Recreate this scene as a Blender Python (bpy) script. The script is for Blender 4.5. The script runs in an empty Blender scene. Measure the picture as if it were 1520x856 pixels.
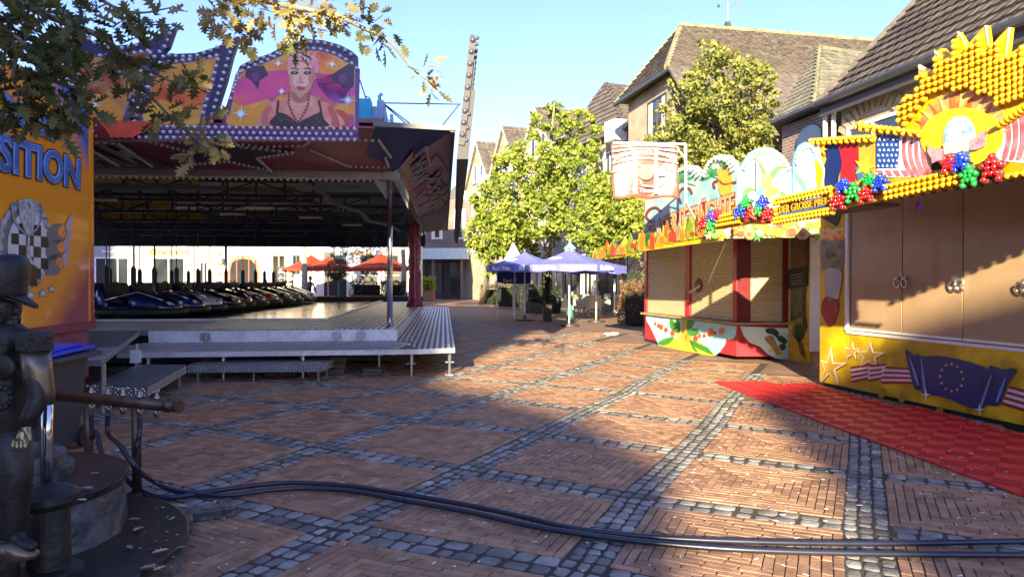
import bpy, math, random
import numpy as np
from mathutils import Vector, Matrix
R = math.radians
random.seed(7)
SC = bpy.context.scene
COL = SC.collection
# ------------------------------------------------------------ camera
F = 1029.0; CAMH = 1.6; PITCH = 0.01240
cam_data = bpy.data.cameras.new('camera'); cam = bpy.data.objects.new('camera', cam_data)
COL.objects.link(cam); SC.camera = cam
cam.location = (0, 0, CAMH); cam.rotation_euler = (R(90) - PITCH, 0, 0)
cam_data.sensor_width = 36; cam_data.lens = 36 * F / 1520
cam_data.clip_start = 0.05; cam_data.clip_end = 2000
# ------------------------------------------------------------ light
SUN_AZ = R(10.0); SUN_EL = R(17.0)       # light travels forward and 10 degrees to the right
w = bpy.data.worlds.new('World'); SC.world = w; w.use_nodes = True
nt = w.node_tree; nt.nodes.clear()
sky = nt.nodes.new('ShaderNodeTexSky'); sky.sky_type = 'NISHITA'; sky.sun_disc = False
sky.sun_elevation = SUN_EL; sky.sun_rotation = math.pi + SUN_AZ
sky.air_density = 1.0; sky.dust_density = 0.6; sky.ozone_density = 2.2
bg = nt.nodes.new('ShaderNodeBackground'); bg.inputs[1].default_value = 0.118
ow = nt.nodes.new('ShaderNodeOutputWorld')
tint = nt.nodes.new('ShaderNodeMix'); tint.data_type = 'RGBA'; tint.blend_type = 'MULTIPLY'; tint.inputs[0].default_value = 1; tint.inputs[7].default_value = (.70, .68, .97, 1)
nt.links.new(sky.outputs[0], tint.inputs[6]); nt.links.new(tint.outputs[2], bg.inputs[0]); nt.links.new(bg.outputs[0], ow.inputs[0])
sd = bpy.data.lights.new('sun', 'SUN'); sd.energy = 4.8; sd.angle = R(0.53); sd.color = (1.0, 0.85, 0.55)
so = bpy.data.objects.new('sun', sd); COL.objects.link(so)
ldir = Vector((math.sin(SUN_AZ) * math.cos(SUN_EL), math.cos(SUN_AZ) * math.cos(SUN_EL), -math.sin(SUN_EL)))
so.rotation_euler = ldir.to_track_quat('-Z', 'Y').to_euler(); so.location = (-10, -40, 20)
SC.view_settings.view_transform = 'Standard'; SC.view_settings.look = 'None'
SC.view_settings.exposure = 2.0; SC.view_settings.gamma = 1.0
SC.render.engine = 'CYCLES'

# ------------------------------------------------------------ placing helpers
def ray(px, py):
    x = (px - 760) / F; v = (428 - py) / F
    c, s = math.cos(PITCH), math.sin(PITCH)
    return x, c + v * s, v * c - s          # direction, y forward
def at(px, py, Y):                          # point of a photo pixel at depth Y
    d = ray(px, py); t = Y / d[1]
    return Vector((d[0] * t, Y, CAMH + d[2] * t))
def gp(px, py, h=0.0):                      # point of a photo pixel on the level h
    d = ray(px, py); t = (h - CAMH) / d[2]
    return Vector((d[0] * t, d[1] * t, h))
class Plane:                                # an upright plane through two ground points
    def __init__(s, a, b):
        s.o = Vector((a[0], a[1], 0)); s.u = (Vector((b[0], b[1], 0)) - s.o).normalized()
        s.len = (Vector((b[0], b[1], 0)) - s.o).length
        s.n = Vector((s.u.y, -s.u.x, 0))
        if s.n.dot(Vector((0, 0, 0)) - s.o) < 0: s.n = -s.n
    def px(s, px, py):                      # (along, height) of a photo pixel
        d = Vector(ray(px, py)); c = Vector((0, 0, CAMH))
        t = (s.o - c).dot(s.n) / d.dot(s.n); p = c + d * t
        return ((p - s.o).dot(s.u), p.z)
    def pt(s, a, h, lift=0.0):
        p = s.o + s.u * a + s.n * lift; return Vector((p.x, p.y, h))
    def P(s, px, py, lift=0.0): return s.pt(*s.px(px, py), lift)

# ------------------------------------------------------------ materials
def lin(h):
    h = h.lstrip('#'); o = []
    for k in (0, 2, 4):
        v = int(h[k:k + 2], 16) / 255; o.append(v / 12.92 if v <= .04045 else ((v + .055) / 1.055) ** 2.4)
    return tuple(o)
MATS = {}
def mat(name, col, rough=.6, metal=0., vary=.18, scale=6., bump=.0, bscale=40., spec=.5, dirt=0., attr=False, coat=0., trans=0.):
    if name in MATS: return MATS[name]
    if isinstance(col, str): col = lin(col)
    m = bpy.data.materials.new(name); m.use_nodes = True; MATS[name] = m
    N = m.node_tree.nodes; L = m.node_tree.links; b = N['Principled BSDF']
    tc = N.new('ShaderNodeTexCoord')
    nz = N.new('ShaderNodeTexNoise'); nz.inputs['Scale'].default_value = scale; nz.inputs['Detail'].default_value = 6
    L.new(tc.outputs['Object'], nz.inputs['Vector'])
    mp = N.new('ShaderNodeMapRange'); mp.inputs[1].default_value = .3; mp.inputs[2].default_value = .7
    mp.inputs[3].default_value = 1 - vary; mp.inputs[4].default_value = 1 + vary
    L.new(nz.outputs[0], mp.inputs[0])
    src = mp.outputs[0]
    if attr:
        at_ = N.new('ShaderNodeAttribute'); at_.attribute_name = 'var'
        mu = N.new('ShaderNodeMath'); mu.operation = 'MULTIPLY'
        L.new(src, mu.inputs[0]); L.new(at_.outputs['Fac'], mu.inputs[1]); src = mu.outputs[0]
    hs = N.new('ShaderNodeMix'); hs.data_type = 'RGBA'; hs.blend_type = 'MULTIPLY'; hs.inputs[0].default_value = 1
    hs.inputs[6].default_value = (*col, 1); L.new(src, hs.inputs[7])
    out = hs.outputs[2]
    if dirt > 0:
        n2 = N.new('ShaderNodeTexNoise'); n2.inputs['Scale'].default_value = 1.7; n2.inputs['Detail'].default_value = 9
        n2.inputs['Roughness'].default_value = .7
        L.new(tc.outputs['Object'], n2.inputs['Vector'])
        m2 = N.new('ShaderNodeMapRange'); m2.inputs[1].default_value = .5; m2.inputs[2].default_value = .72
        m2.inputs[3].default_value = 0; m2.inputs[4].default_value = dirt; L.new(n2.outputs[0], m2.inputs[0])
        h2 = N.new('ShaderNodeMix'); h2.data_type = 'RGBA'; L.new(m2.outputs[0], h2.inputs[0]); L.new(out, h2.inputs[6])
        h2.inputs[7].default_value = (.05, .04, .03, 1); out = h2.outputs[2]
    L.new(out, b.inputs['Base Color'])
    b.inputs['Metallic'].default_value = metal
    b.inputs['Specular IOR Level'].default_value = spec; b.inputs['Coat Weight'].default_value = coat
    r2 = N.new('ShaderNodeMapRange'); r2.inputs[3].default_value = max(0, rough - .08); r2.inputs[4].default_value = min(1, rough + .1)
    L.new(nz.outputs[0], r2.inputs[0]); L.new(r2.outputs[0], b.inputs['Roughness'])
    if bump:
        n3 = N.new('ShaderNodeTexNoise'); n3.inputs['Scale'].default_value = bscale; n3.inputs['Detail'].default_value = 5
        L.new(tc.outputs['Object'], n3.inputs['Vector'])
        bp = N.new('ShaderNodeBump'); bp.inputs['Strength'].default_value = bump; bp.inputs['Distance'].default_value = .02
        L.new(n3.outputs[0], bp.inputs['Height']); L.new(bp.outputs[0], b.inputs['Normal'])
    if trans:
        b.inputs['Subsurface Weight'].default_value = 0
        t = N.new('ShaderNodeBsdfTranslucent'); L.new(out, t.inputs[0])
        mx = N.new('ShaderNodeMixShader'); mx.inputs[0].default_value = trans
        L.new(b.outputs[0], mx.inputs[1]); L.new(t.outputs[0], mx.inputs[2])
        L.new(mx.outputs[0], N['Material Output'].inputs[0])
    return m
def brickmat(name, c1, c2, mortar, sx=.22, sy=.075, rough=.85, axis='wall', vec=None, bump=.5, msize=.012):
    if name in MATS: return MATS[name]
    m = bpy.data.materials.new(name); m.use_nodes = True; MATS[name] = m
    N = m.node_tree.nodes; L = m.node_tree.links; b = N['Principled BSDF']
    tc = N.new('ShaderNodeTexCoord'); sp = N.new('ShaderNodeSeparateXYZ'); L.new(tc.outputs['Object'], sp.inputs[0])
    cb = N.new('ShaderNodeCombineXYZ')
    if axis == 'wall':                       # run the courses along the wall whichever way it faces
        ux, uy = vec
        a = N.new('ShaderNodeMath'); a.operation = 'MULTIPLY'; a.inputs[1].default_value = ux; L.new(sp.outputs[0], a.inputs[0])
        c = N.new('ShaderNodeMath'); c.operation = 'MULTIPLY'; c.inputs[1].default_value = uy; L.new(sp.outputs[1], c.inputs[0])
        d = N.new('ShaderNodeMath'); d.operation = 'ADD'; L.new(a.outputs[0], d.inputs[0]); L.new(c.outputs[0], d.inputs[1])
        L.new(d.outputs[0], cb.inputs[0]); L.new(sp.outputs[2], cb.inputs[1])
    else:
        L.new(sp.outputs[0], cb.inputs[0]); L.new(sp.outputs[1], cb.inputs[1])
    bt = N.new('ShaderNodeTexBrick'); bt.inputs['Scale'].default_value = 1
    bt.inputs['Brick Width'].default_value = sx; bt.inputs['Row Height'].default_value = sy
    bt.inputs['Mortar Size'].default_value = msize; bt.inputs['Color1'].default_value = (*c1, 1); bt.inputs['Color2'].default_value = (*c2, 1)
    bt.inputs['Mortar'].default_value = (*mortar, 1); bt.inputs['Bias'].default_value = 0
    L.new(cb.outputs[0], bt.inputs['Vector'])
    nz = N.new('ShaderNodeTexNoise'); nz.inputs['Scale'].default_value = 1.3; nz.inputs['Detail'].default_value = 8; L.new(tc.outputs['Object'], nz.inputs['Vector'])
    mp = N.new('ShaderNodeMapRange'); mp.inputs[1].default_value = .3; mp.inputs[2].default_value = .7; mp.inputs[3].default_value = .78; mp.inputs[4].default_value = 1.2
    L.new(nz.outputs[0], mp.inputs[0])
    mx = N.new('ShaderNodeMix'); mx.data_type = 'RGBA'; mx.blend_type = 'MULTIPLY'; mx.inputs[0].default_value = 1
    L.new(bt.outputs[0], mx.inputs[6]); L.new(mp.outputs[0], mx.inputs[7]); L.new(mx.outputs[2], b.inputs['Base Color'])
    b.inputs['Roughness'].default_value = rough
    bp = N.new('ShaderNodeBump'); bp.inputs['Strength'].default_value = bump; bp.inputs['Distance'].default_value = .01; bp.invert = True
    L.new(bt.outputs['Fac'], bp.inputs['Height']); L.new(bp.outputs[0], b.inputs['Normal'])
    return m
def mixmat(name, cols, scale=3., rough=.5, axis=None, rng=(0, 1), bump=0., noise=.0, metal=0.):
    """printed or sprayed paint fading between colours along an axis or in cloudy patches"""
    if name in MATS: return MATS[name]
    m = bpy.data.materials.new(name); m.use_nodes = True; MATS[name] = m
    N = m.node_tree.nodes; L = m.node_tree.links; b = N['Principled BSDF']
    tc = N.new('ShaderNodeTexCoord'); nz = N.new('ShaderNodeTexNoise'); nz.inputs['Scale'].default_value = scale
    nz.inputs['Detail'].default_value = 5; L.new(tc.outputs['Object'], nz.inputs['Vector'])
    rp = N.new('ShaderNodeValToRGB'); E = rp.color_ramp.elements
    while len(E) < len(cols): E.new(.5)
    for k, c in enumerate(cols):
        E[k].position = k / (len(cols) - 1) if axis is not None else .3 + .4 * k / (len(cols) - 1)
        E[k].color = (*(lin(c) if isinstance(c, str) else c), 1)
    if axis is None: L.new(nz.outputs[0], rp.inputs[0])
    else:
        dp = N.new('ShaderNodeVectorMath'); dp.operation = 'DOT_PRODUCT'; dp.inputs[1].default_value = axis
        L.new(tc.outputs['Object'], dp.inputs[0])
        ad = N.new('ShaderNodeMath'); ad.operation = 'MULTIPLY_ADD'; ad.inputs[1].default_value = noise; L.new(nz.outputs[0], ad.inputs[0]); L.new(dp.outputs['Value'], ad.inputs[2])
        mp = N.new('ShaderNodeMapRange'); mp.inputs[1].default_value = rng[0] + noise * .5; mp.inputs[2].default_value = rng[1] + noise * .5
        L.new(ad.outputs[0], mp.inputs[0]); L.new(mp.outputs[0], rp.inputs[0])
    L.new(rp.outputs[0], b.inputs['Base Color']); b.inputs['Roughness'].default_value = rough; b.inputs['Metallic'].default_value = metal
    return m
def glassmat(name, col=(.03, .035, .04), rough=.06):
    if name in MATS: return MATS[name]
    m = mat(name, col, rough=rough, vary=.3, scale=1.5, spec=.9); return m

# ------------------------------------------------------------ mesh builder
class MB:
    def __init__(s): s.v = []; s.f = []; s.m = []; s.a = []
    def add(s, vs, fs, m=0, var=1.0):
        o = len(s.v); s.v += [tuple(v) for v in vs]
        for f in fs: s.f.append(tuple(i + o for i in f)); s.m.append(m); s.a.append(var)
        return s
    def box(s, c, d, rz=0., m=0, var=1., tilt=None):
        x, y, z = d[0] / 2, d[1] / 2, d[2] / 2; cs, sn = math.cos(rz), math.sin(rz); P = []
        for k in range(8):
            p = Vector(((x if k & 1 else -x), (y if k & 2 else -y), (z if k & 4 else -z)))
            if tilt: p = tilt @ p
            P.append((c[0] + p.x * cs - p.y * sn, c[1] + p.x * sn + p.y * cs, c[2] + p.z))
        return s.add(P, [(0, 2, 3, 1), (4, 5, 7, 6), (0, 1, 5, 4), (2, 6, 7, 3), (0, 4, 6, 2), (1, 3, 7, 5)], m, var)
    def bar(s, a, b, wd, ht, m=0, up=(0, 0, 1)):
        a, b = Vector(a), Vector(b); d = (b - a).normalized(); u = Vector(up)
        if abs(d.dot(u)) > .98: u = Vector((0, 1, 0))
        r = d.cross(u).normalized() * wd / 2; t = r.cross(d).normalized() * ht / 2
        P = [a - r - t, a + r - t, a + r + t, a - r + t, b - r - t, b + r - t, b + r + t, b - r + t]
        return s.add(P, [(0, 3, 2, 1), (4, 5, 6, 7), (0, 1, 5, 4), (1, 2, 6, 5), (2, 3, 7, 6), (3, 0, 4, 7)], m)
    def prism(s, pts, vec, m=0, ms=None, var=1.):
        n = len(pts); pts = [Vector(p) for p in pts]; vec = Vector(vec); Q = [p + vec for p in pts]
        nrm = Vector((0, 0, 0))
        for k in range(n): nrm += pts[k].cross(pts[(k + 1) % n])
        if nrm.dot(vec) > 0: pts, Q = Q, pts; 
        s.add(pts + Q, [tuple(range(n)), tuple(range(2 * n - 1, n - 1, -1))], m, var)
        o = len(s.v) - 2 * n
        for k in range(n):
            j = (k + 1) % n; s.f.append((o + k, o + n + k, o + n + j, o + j)); s.m.append(m if ms is None else ms); s.a.append(var)
        return s
    def tube(s, pts, r, n=8, m=0, caps=True):
        pts = [Vector(p) for p in pts]; k = len(pts)
        rs = r if isinstance(r, (list, tuple)) else [r] * k
        V = []; ref = None
        for i in range(k):
            d = (pts[min(i + 1, k - 1)] - pts[max(i - 1, 0)]).normalized()
            if ref is None:
                ref = Vector((0, 0, 1)) if abs(d.z) < .9 else Vector((1, 0, 0))
            a = (ref - d * ref.dot(d)).normalized(); b = d.cross(a); ref = a
            for j in range(n):
                t = 2 * math.pi * j / n; V.append(pts[i] + (a * math.cos(t) + b * math.sin(t)) * rs[i])
        Fc = [(i * n + j, i * n + (j + 1) % n, (i + 1) * n + (j + 1) % n, (i + 1) * n + j) for i in range(k - 1) for j in range(n)]
        if caps: Fc += [tuple(range(n - 1, -1, -1)), tuple((k - 1) * n + j for j in range(n))]
        return s.add(V, Fc, m)
    def lathe(s, c, prof, n=16, m=0, sx=1., sy=1.):
        V = [(c[0] + r * sx * math.cos(2 * math.pi * j / n), c[1] + r * sy * math.sin(2 * math.pi * j / n), c[2] + z) for r, z in prof for j in range(n)]
        k = len(prof)
        Fc = [(i * n + j, i * n + (j + 1) % n, (i + 1) * n + (j + 1) % n, (i + 1) * n + j) for i in range(k - 1) for j in range(n)]
        Fc += [tuple(range(n - 1, -1, -1)), tuple((k - 1) * n + j for j in range(n))]
        return s.add(V, Fc, m)
    def ball(s, c, r, nu=8, nv=5, sc=(1, 1, 1), m=0):
        V = [(c[0], c[1], c[2] - r * sc[2])]
        for i in range(1, nv):
            t = math.pi * i / nv
            for j in range(nu):
                p = 2 * math.pi * j / nu
                V.append((c[0] + r * sc[0] * math.sin(t) * math.cos(p), c[1] + r * sc[1] * math.sin(t) * math.sin(p), c[2] - r * sc[2] * math.cos(t)))
        V.append((c[0], c[1], c[2] + r * sc[2])); e = len(V) - 1
        Fc = [(0, 1 + (j + 1) % nu, 1 + j) for j in range(nu)]
        for i in range(nv - 2):
            for j in range(nu):
                a = 1 + i * nu; Fc.append((a + j, a + (j + 1) % nu, a + nu + (j + 1) % nu, a + nu + j))
        a = 1 + (nv - 2) * nu; Fc += [(a + j, a + (j + 1) % nu, e) for j in range(nu)]
        return s.add(V, Fc, m)
    def loft(s, rings, m=0, closed=True):
        n = len(rings[0]); V = [p for r in rings for p in r]; k = len(rings)
        Fc = [(i * n + j, i * n + (j + 1) % n, (i + 1) * n + (j + 1) % n, (i + 1) * n + j) for i in range(k - 1) for j in range(n)]
        if closed: Fc += [tuple(range(n - 1, -1, -1)), tuple((k - 1) * n + j for j in range(n))]
        return s.add(V, Fc, m)
    def mesh(s, name, mats, off=(0, 0, 0), smooth=False):
        me = bpy.data.meshes.new(name)
        V = [(v[0] - off[0], v[1] - off[1], v[2] - off[2]) for v in s.v]
        me.from_pydata(V, [], s.f)
        if not isinstance(mats, (list, tuple)): mats = [mats]
        for m_ in mats: me.materials.append(m_)
        if len(mats) > 1: me.polygons.foreach_set('material_index', s.m)
        at_ = me.attributes.new('var', 'FLOAT', 'FACE'); at_.data.foreach_set('value', s.a)
        if smooth: me.polygons.foreach_set('use_smooth', [True] * len(s.f))
        me.update(); return me
def rootloc(o):
    v = Vector((0, 0, 0))
    while o is not None: v = v + o.location; o = o.parent
    return v
def tag(o, label=None, cat=None, group=None, kind=None):
    if label: o['label'] = label
    if cat: o['category'] = cat
    if group: o['group'] = group
    if kind: o['kind'] = kind
    return o
def thing(name, label, cat, loc=(0, 0, 0), group=None):
    o = bpy.data.objects.new(name, None); COL.objects.link(o); o.location = loc; o.empty_display_size = .1
    return tag(o, label, cat, group)
def link(name, me, parent=None, loc=None):
    o = bpy.data.objects.new(name, me); COL.objects.link(o)
    if parent is not None: o.parent = parent
    if loc is not None: o.location = loc
    return o
def part(name, mb, mats, parent=None, smooth=False, bevel=0., label=None, kind=None):
    off = rootloc(parent) if parent is not None else (0, 0, 0)
    me = mb.mesh(name, mats, off, smooth); o = link(name, me, parent)
    if bevel:
        b = o.modifiers.new('bevel', 'BEVEL'); b.width = bevel; b.segments = 2; b.limit_method = 'ANGLE'; b.angle_limit = R(40)
    if label: o['label'] = label
    if kind: o['kind'] = kind
    return o
def whole(name, mb, mats, label, cat, loc=(0, 0, 0), group=None, smooth=False, bevel=0.):
    me = mb.mesh(name, mats, loc, smooth); o = link(name, me, None, loc); tag(o, label, cat, group)
    if bevel:
        b = o.modifiers.new('bevel', 'BEVEL'); b.width = bevel; b.segments = 2; b.limit_method = 'ANGLE'; b.angle_limit = R(40)
    return o
def copy_tree(o, parent=None):
    c = o.copy(); COL.objects.link(c); c.parent = parent
    for ch in [x for x in KIDS(o)]: copy_tree(ch, c)
    return c
def KIDS(o): return [x for x in o.children]
# flat artwork on an upright plane, px coordinates of the photograph
def art(pl, pts, m, name, parent, lift=.004, th=.004, px=True, back=False, label=None):
    P = [pl.P(x, y, lift) if px else pl.pt(x, y, lift) for x, y in pts]
    return part(name, MB().prism(P, -pl.n * th), m, parent, label=label)
def artm(mb, pl, pts, mi=0, lift=.004, th=.004, px=True):
    P = [pl.P(x, y, lift) if px else pl.pt(x, y, lift) for x, y in pts]
    mb.prism(P, -pl.n * th, mi); return mb
def ell(cx, cy, rx, ry, n=24, rot=0.):
    o = []
    for k in range(n):
        t = 2 * math.pi * k / n; x, y = rx * math.cos(t), ry * math.sin(t)
        o.append((cx + x * math.cos(rot) - y * math.sin(rot), cy + x * math.sin(rot) + y * math.cos(rot)))
    return o
def star(cx, cy, ro, ri, n=5, rot=-math.pi / 2, sx=1., sy=1.):
    return [(cx + sx * (ro if k % 2 == 0 else ri) * math.cos(rot + math.pi * k / n), cy + sy * (ro if k % 2 == 0 else ri) * math.sin(rot + math.pi * k / n)) for k in range(2 * n)]
def ribbon(pts, wd):                         # outline of a stroke
    A = []; B = []; n = len(pts)
    for i, p in enumerate(pts):
        a = pts[max(i - 1, 0)]; b = pts[min(i + 1, n - 1)]; dx, dy = b[0] - a[0], b[1] - a[1]; l = math.hypot(dx, dy) or 1
        w_ = (wd[i] if isinstance(wd, (list, tuple)) else wd) / 2
        A.append((p[0] - dy / l * w_, p[1] + dx / l * w_)); B.append((p[0] + dy / l * w_, p[1] - dx / l * w_))
    return A + B[::-1]
def smoothp(pts, k=4, closed=False):
    out = []; n = len(pts)
    for i in range(n if closed else n - 1):
        p0 = pts[(i - 1) % n] if closed or i > 0 else pts[i]; p1 = pts[i]; p2 = pts[(i + 1) % n]
        p3 = pts[(i + 2) % n] if closed or i + 2 < n else p2
        for j in range(k):
            t = j / k
            out.append(tuple(.5 * ((2 * b) + (c - a) * t + (2 * a - 5 * b + 4 * c - d) * t * t + (3 * b - a - 3 * c + d) * t ** 3) for a, b, c, d in zip(p0, p1, p2, p3)))
    if not closed: out.append(tuple(pts[-1]))
    return out
_txt = {}
def textmesh(body, ext=.05, bold=0., bend=None, shear=0., space=1.):
    cu = bpy.data.curves.new('lettering', 'FONT'); cu.body = body; cu.size = 1; cu.extrude = ext; cu.offset = bold
    cu.resolution_u = 3; cu.shear = shear; cu.space_character = space; cu.align_x = 'LEFT'
    ob = bpy.data.objects.new('lettering', cu); COL.objects.link(ob)
    bpy.context.view_layer.update()
    me = bpy.data.meshes.new_from_object(ob.evaluated_get(bpy.context.evaluated_depsgraph_get()))
    bpy.data.objects.remove(ob); bpy.data.curves.remove(cu)
    n = len(me.vertices); co = np.zeros(n * 3, 'f'); me.vertices.foreach_get('co', co); co = co.reshape(-1, 3)
    F_ = [tuple(p.vertices) for p in me.polygons]; bpy.data.meshes.remove(me)
    mn, mx = co.min(0), co.max(0)
    co[:, 0] = (co[:, 0] - mn[0]) / (mx[0] - mn[0]); co[:, 1] = (co[:, 1] - mn[1]) / (mx[1] - mn[1])
    co[:, 2] = (co[:, 2] - mn[2]) / max(1e-6, mx[2] - mn[2])
    return co, F_
def text_quad(body, fn, m, name, parent, bold=0., shear=0., space=1., label=None, depth=.006):
    """fn(u, v, d) -> 3D point; u along the writing, v up, d outwards 0..1"""
    co, F_ = textmesh(body, bold=bold, shear=shear, space=space)
    mb = MB(); mb.add([fn(c[0], c[1], c[2]) for c in co], F_)
    return part(name, mb, m, parent, label=label)
def text_px(body, pl, q, m, name, parent, lift=.006, depth=.008, arc=0., **k):
    """q = px corners bottom-left, bottom-right, top-right, top-left on plane pl"""
    Q = [Vector(pl.px(*p)) for p in q]
    def fn(u, v, d):
        p = Q[0] * (1 - u) * (1 - v) + Q[1] * u * (1 - v) + Q[2] * u * v + Q[3] * (1 - u) * v
        return pl.pt(p.x, p.y + arc * 4 * u * (1 - u), lift + d * depth)
    return text_quad(body, fn, m, name, parent, **k)
# lamps bulbs: the nearest ones are parts, the others one joined part
def bulbs(root, pos, r, m_glass, m_base, name='bulb', cap=300, limit=None, n=None, sq=.7):
    if n is None: n = Vector((0, -1, 0))
    q = n.to_track_quat('Z', 'Y').to_matrix()
    mb = MB(); mb.lathe((0, 0, 0), [(r * 1.15, -r * .25), (r * 1.15, 0), (r * .95, r * .1)], 8, 1)
    mb.ball((0, 0, r * .55), r * .92, 8, 5, (1, 1, 1), 0)
    mb.v = [tuple(q @ Vector(v)) for v in mb.v]
    me = mb.mesh(name, [m_glass, m_base], (0, 0, 0), True)
    pos = sorted(pos, key=lambda p: (p - Vector((0, 0, 1.6))).length); off = rootloc(root)
    for p in pos[:cap]:
        o = link(name, me, root, p - off)
    rest = pos[cap:]
    if rest:
        big = MB()
        for p in rest: big.add([(v[0] + p.x, v[1] + p.y, v[2] + p.z) for v in mb.v], mb.f)
        big.m = mb.m * len(rest)
        part(name + '_rows', big, [m_glass, m_base], root, smooth=True, kind='stuff')
def along(pts, step, closed=False):          # evenly spaced points on a 2D/3D polyline
    pts = [Vector(p) for p in pts]; 
    if closed: pts.append(pts[0])
    out = []; carry = 0.
    for a, b in zip(pts[:-1], pts[1:]):
        L_ = (b - a).length
        if L_ < 1e-9: continue
        t = carry
        while t < L_: out.append(a + (b - a) * (t / L_)); t += step
        carry = t - L_
    return out
def inpoly(p, poly):
    c = False; n = len(poly); x, y = p
    for i in range(n):
        x1, y1 = poly[i]; x2, y2 = poly[i - 1]
        if (y1 > y) != (y2 > y) and x < (x2 - x1) * (y - y1) / (y2 - y1) + x1: c = not c
    return c
# ============================================================ PAVING
NODES = {(-1,0):(501,785),(0,0):(864,845),(-3,1):(311,634),(-2,1):(477,664),(-1,1):(697,697),(0,1):(943,739.5),(1,1):(1284,781),
 (-3,2):(453,601),(-2,2):(612,620.5),(-1,2):(807.5,642.5),(0,2):(1017,671),(1,2):(1284,705),(-2,3):(732,588),(-1,3):(870,609),
 (0,3):(1059,629),(1,3):(1284,657),(-2,4):(789,569),(-1,4):(933,581.6),(0,4):(1080,598),(-2,5):(853,551),(-1,5):(960,562),(-2,6):(889,536),(-1,6):(991,548)}
TH = .4533; PITCHM = 1.52
def lat0(i, j):
    return Vector((.2988 + i * PITCHM * math.cos(TH) + j * PITCHM * math.sin(TH), 3.771 - i * PITCHM * math.sin(TH) + j * PITCHM * math.cos(TH)))
RES = {k: gp(*v).to_2d() - lat0(*k) for k, v in NODES.items()}
def latn(i, j):                              # the paving bends a little; measured crossings pull their neighbours
    if (i, j) in RES: return lat0(i, j) + RES[(i, j)] * .9
    p = lat0(i, j); W_ = .25; acc = Vector((0, 0))
    for k, r in RES.items():
        d2 = (i - k[0]) ** 2 + (j - k[1]) ** 2; w_ = 1 / (d2 ** 1.5 + .01) * 1.0
        W_ += w_; acc += r * w_
    return p + acc / W_ * .8
_lc = {}
def lat(i, j):
    if (i, j) not in _lc: _lc[(i, j)] = latn(i, j)
    return _lc[(i, j)]
m_brick = mat('paving_brick_clay', (.36, .20, .115), rough=.66, vary=.3, scale=7, bump=.35, bscale=60, attr=True, spec=.3, dirt=.3)
m_cob = mat('paving_cobble_basalt', (.215, .205, .18), rough=.58, vary=.4, scale=6, bump=.5, bscale=35, attr=True, spec=.45, dirt=.5)
m_joint = mat('paving_joint_sand', (.05, .04, .034), rough=.9, vary=.4, scale=30)
m_far = brickmat('paving_far', (.30, .175, .125), (.24, .145, .105), (.12, .10, .08), .42, .12, axis='floor', bump=.3, rough=.7)
g = MB(); g.add([(-260, -200, -.016), (260, -200, -.016), (260, 600, -.016), (-260, 600, -.016)], [(0, 1, 2, 3)])
ground = part('ground', g, m_far); tag(ground, kind='structure')
pav = bpy.data.objects.new('brick_paving', None); COL.objects.link(pav); tag(pav, kind='structure')
bed = MB()
bricks = []; cobbles = []
rb = random.Random(3)
def visible(x, y):
    if y < 2.2 or y > 21: return False
    if x > 3.5 and y > 10.7 and x > 4.66 - .24 * (y - 10.5) + .2: return False
    if x > 5.9 - .237 * (y - 5.2): return False
    if x < -2.9 and y > 13.5: return False
    if x < -6.8: return False
    return abs(x) < .80 * y + 1.3
def piece(i, j, a0, b0, a1, b1, gap, kind):
    c = [lat(i, j), lat(i + 1, j), lat(i + 1, j + 1), lat(i, j + 1)]
    ga = gap / PITCHM / 2
    q = []
    for a, b in ((a0 + ga, b0 + ga), (a1 - ga, b0 + ga), (a1 - ga, b1 - ga), (a0 + ga, b1 - ga)):
        p = c[0] * (1 - a) * (1 - b) + c[1] * a * (1 - b) + c[2] * a * b + c[3] * (1 - a) * b
        jt = .0022 if kind == 'b' else .009
        q.append(p + Vector((rb.uniform(-jt, jt), rb.uniform(-jt, jt))))
    m_ = (q[0] + q[1] + q[2] + q[3]) / 4
    (bricks if kind == 'b' else cobbles).append((m_.length, q, m_))
def cell(i, j):
    lo, hi = .09, .91; w_ = .041; n = 10
    for k in range(n):
        x0, x1 = lo + k * w_, hi - k * w_
        if x1 - x0 < w_ * 1.2:
            break
        L_ = x1 - x0 - w_; nb = max(1, round(L_ / .134)); st = L_ / nb
        ph = rb.uniform(-.02, .02) if nb > 1 else 0
        for t in range(nb):
            s0 = x0 + st * t + (ph if t else 0); s1 = x0 + st * (t + 1) + (ph if t < nb - 1 else 0)
            piece(i, j, s0, x0, s1, x0 + w_, .007, 'b')
            piece(i, j, s0 + w_, x1 - w_, s1 + w_, x1, .007, 'b')
            piece(i, j, x1 - w_, s0, x1, s1, .007, 'b')
            piece(i, j, x0, s0 + w_, x0 + w_, s1 + w_, .007, 'b')
    # cobble bands: i = const band right of the cell is made by the neighbour; each cell makes its left and lower bands
    hw = .09
    for r_ in range(3):                      # band along A (three rows), straddling i
        u0 = -hw + r_ * 2 * hw / 3; u1 = u0 + 2 * hw / 3; nb = 12; sh = rb.random() / nb
        cuts = sorted([0] + [min(.99, max(.01, (t + sh) / nb + rb.uniform(-.014, .014))) for t in range(nb)] + [1])
        for t in range(len(cuts) - 1):
            if cuts[t + 1] - cuts[t] > .025: piece(i, j, u0, cuts[t], u1, cuts[t + 1], .013, 'c')
    for r_ in range(2):
        u0 = -hw + r_ * hw; u1 = u0 + hw; nb = 9; sh = rb.random() / nb
        cuts = sorted([hw] + [hw + (1 - 2 * hw) * min(.99, max(.01, (t + sh) / nb + rb.uniform(-.015, .015))) for t in range(nb)] + [1 - hw])
        for t in range(len(cuts) - 1):
            if cuts[t + 1] - cuts[t] > .03: piece(i, j, cuts[t], u0, cuts[t + 1], u1, .013, 'c')
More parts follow.
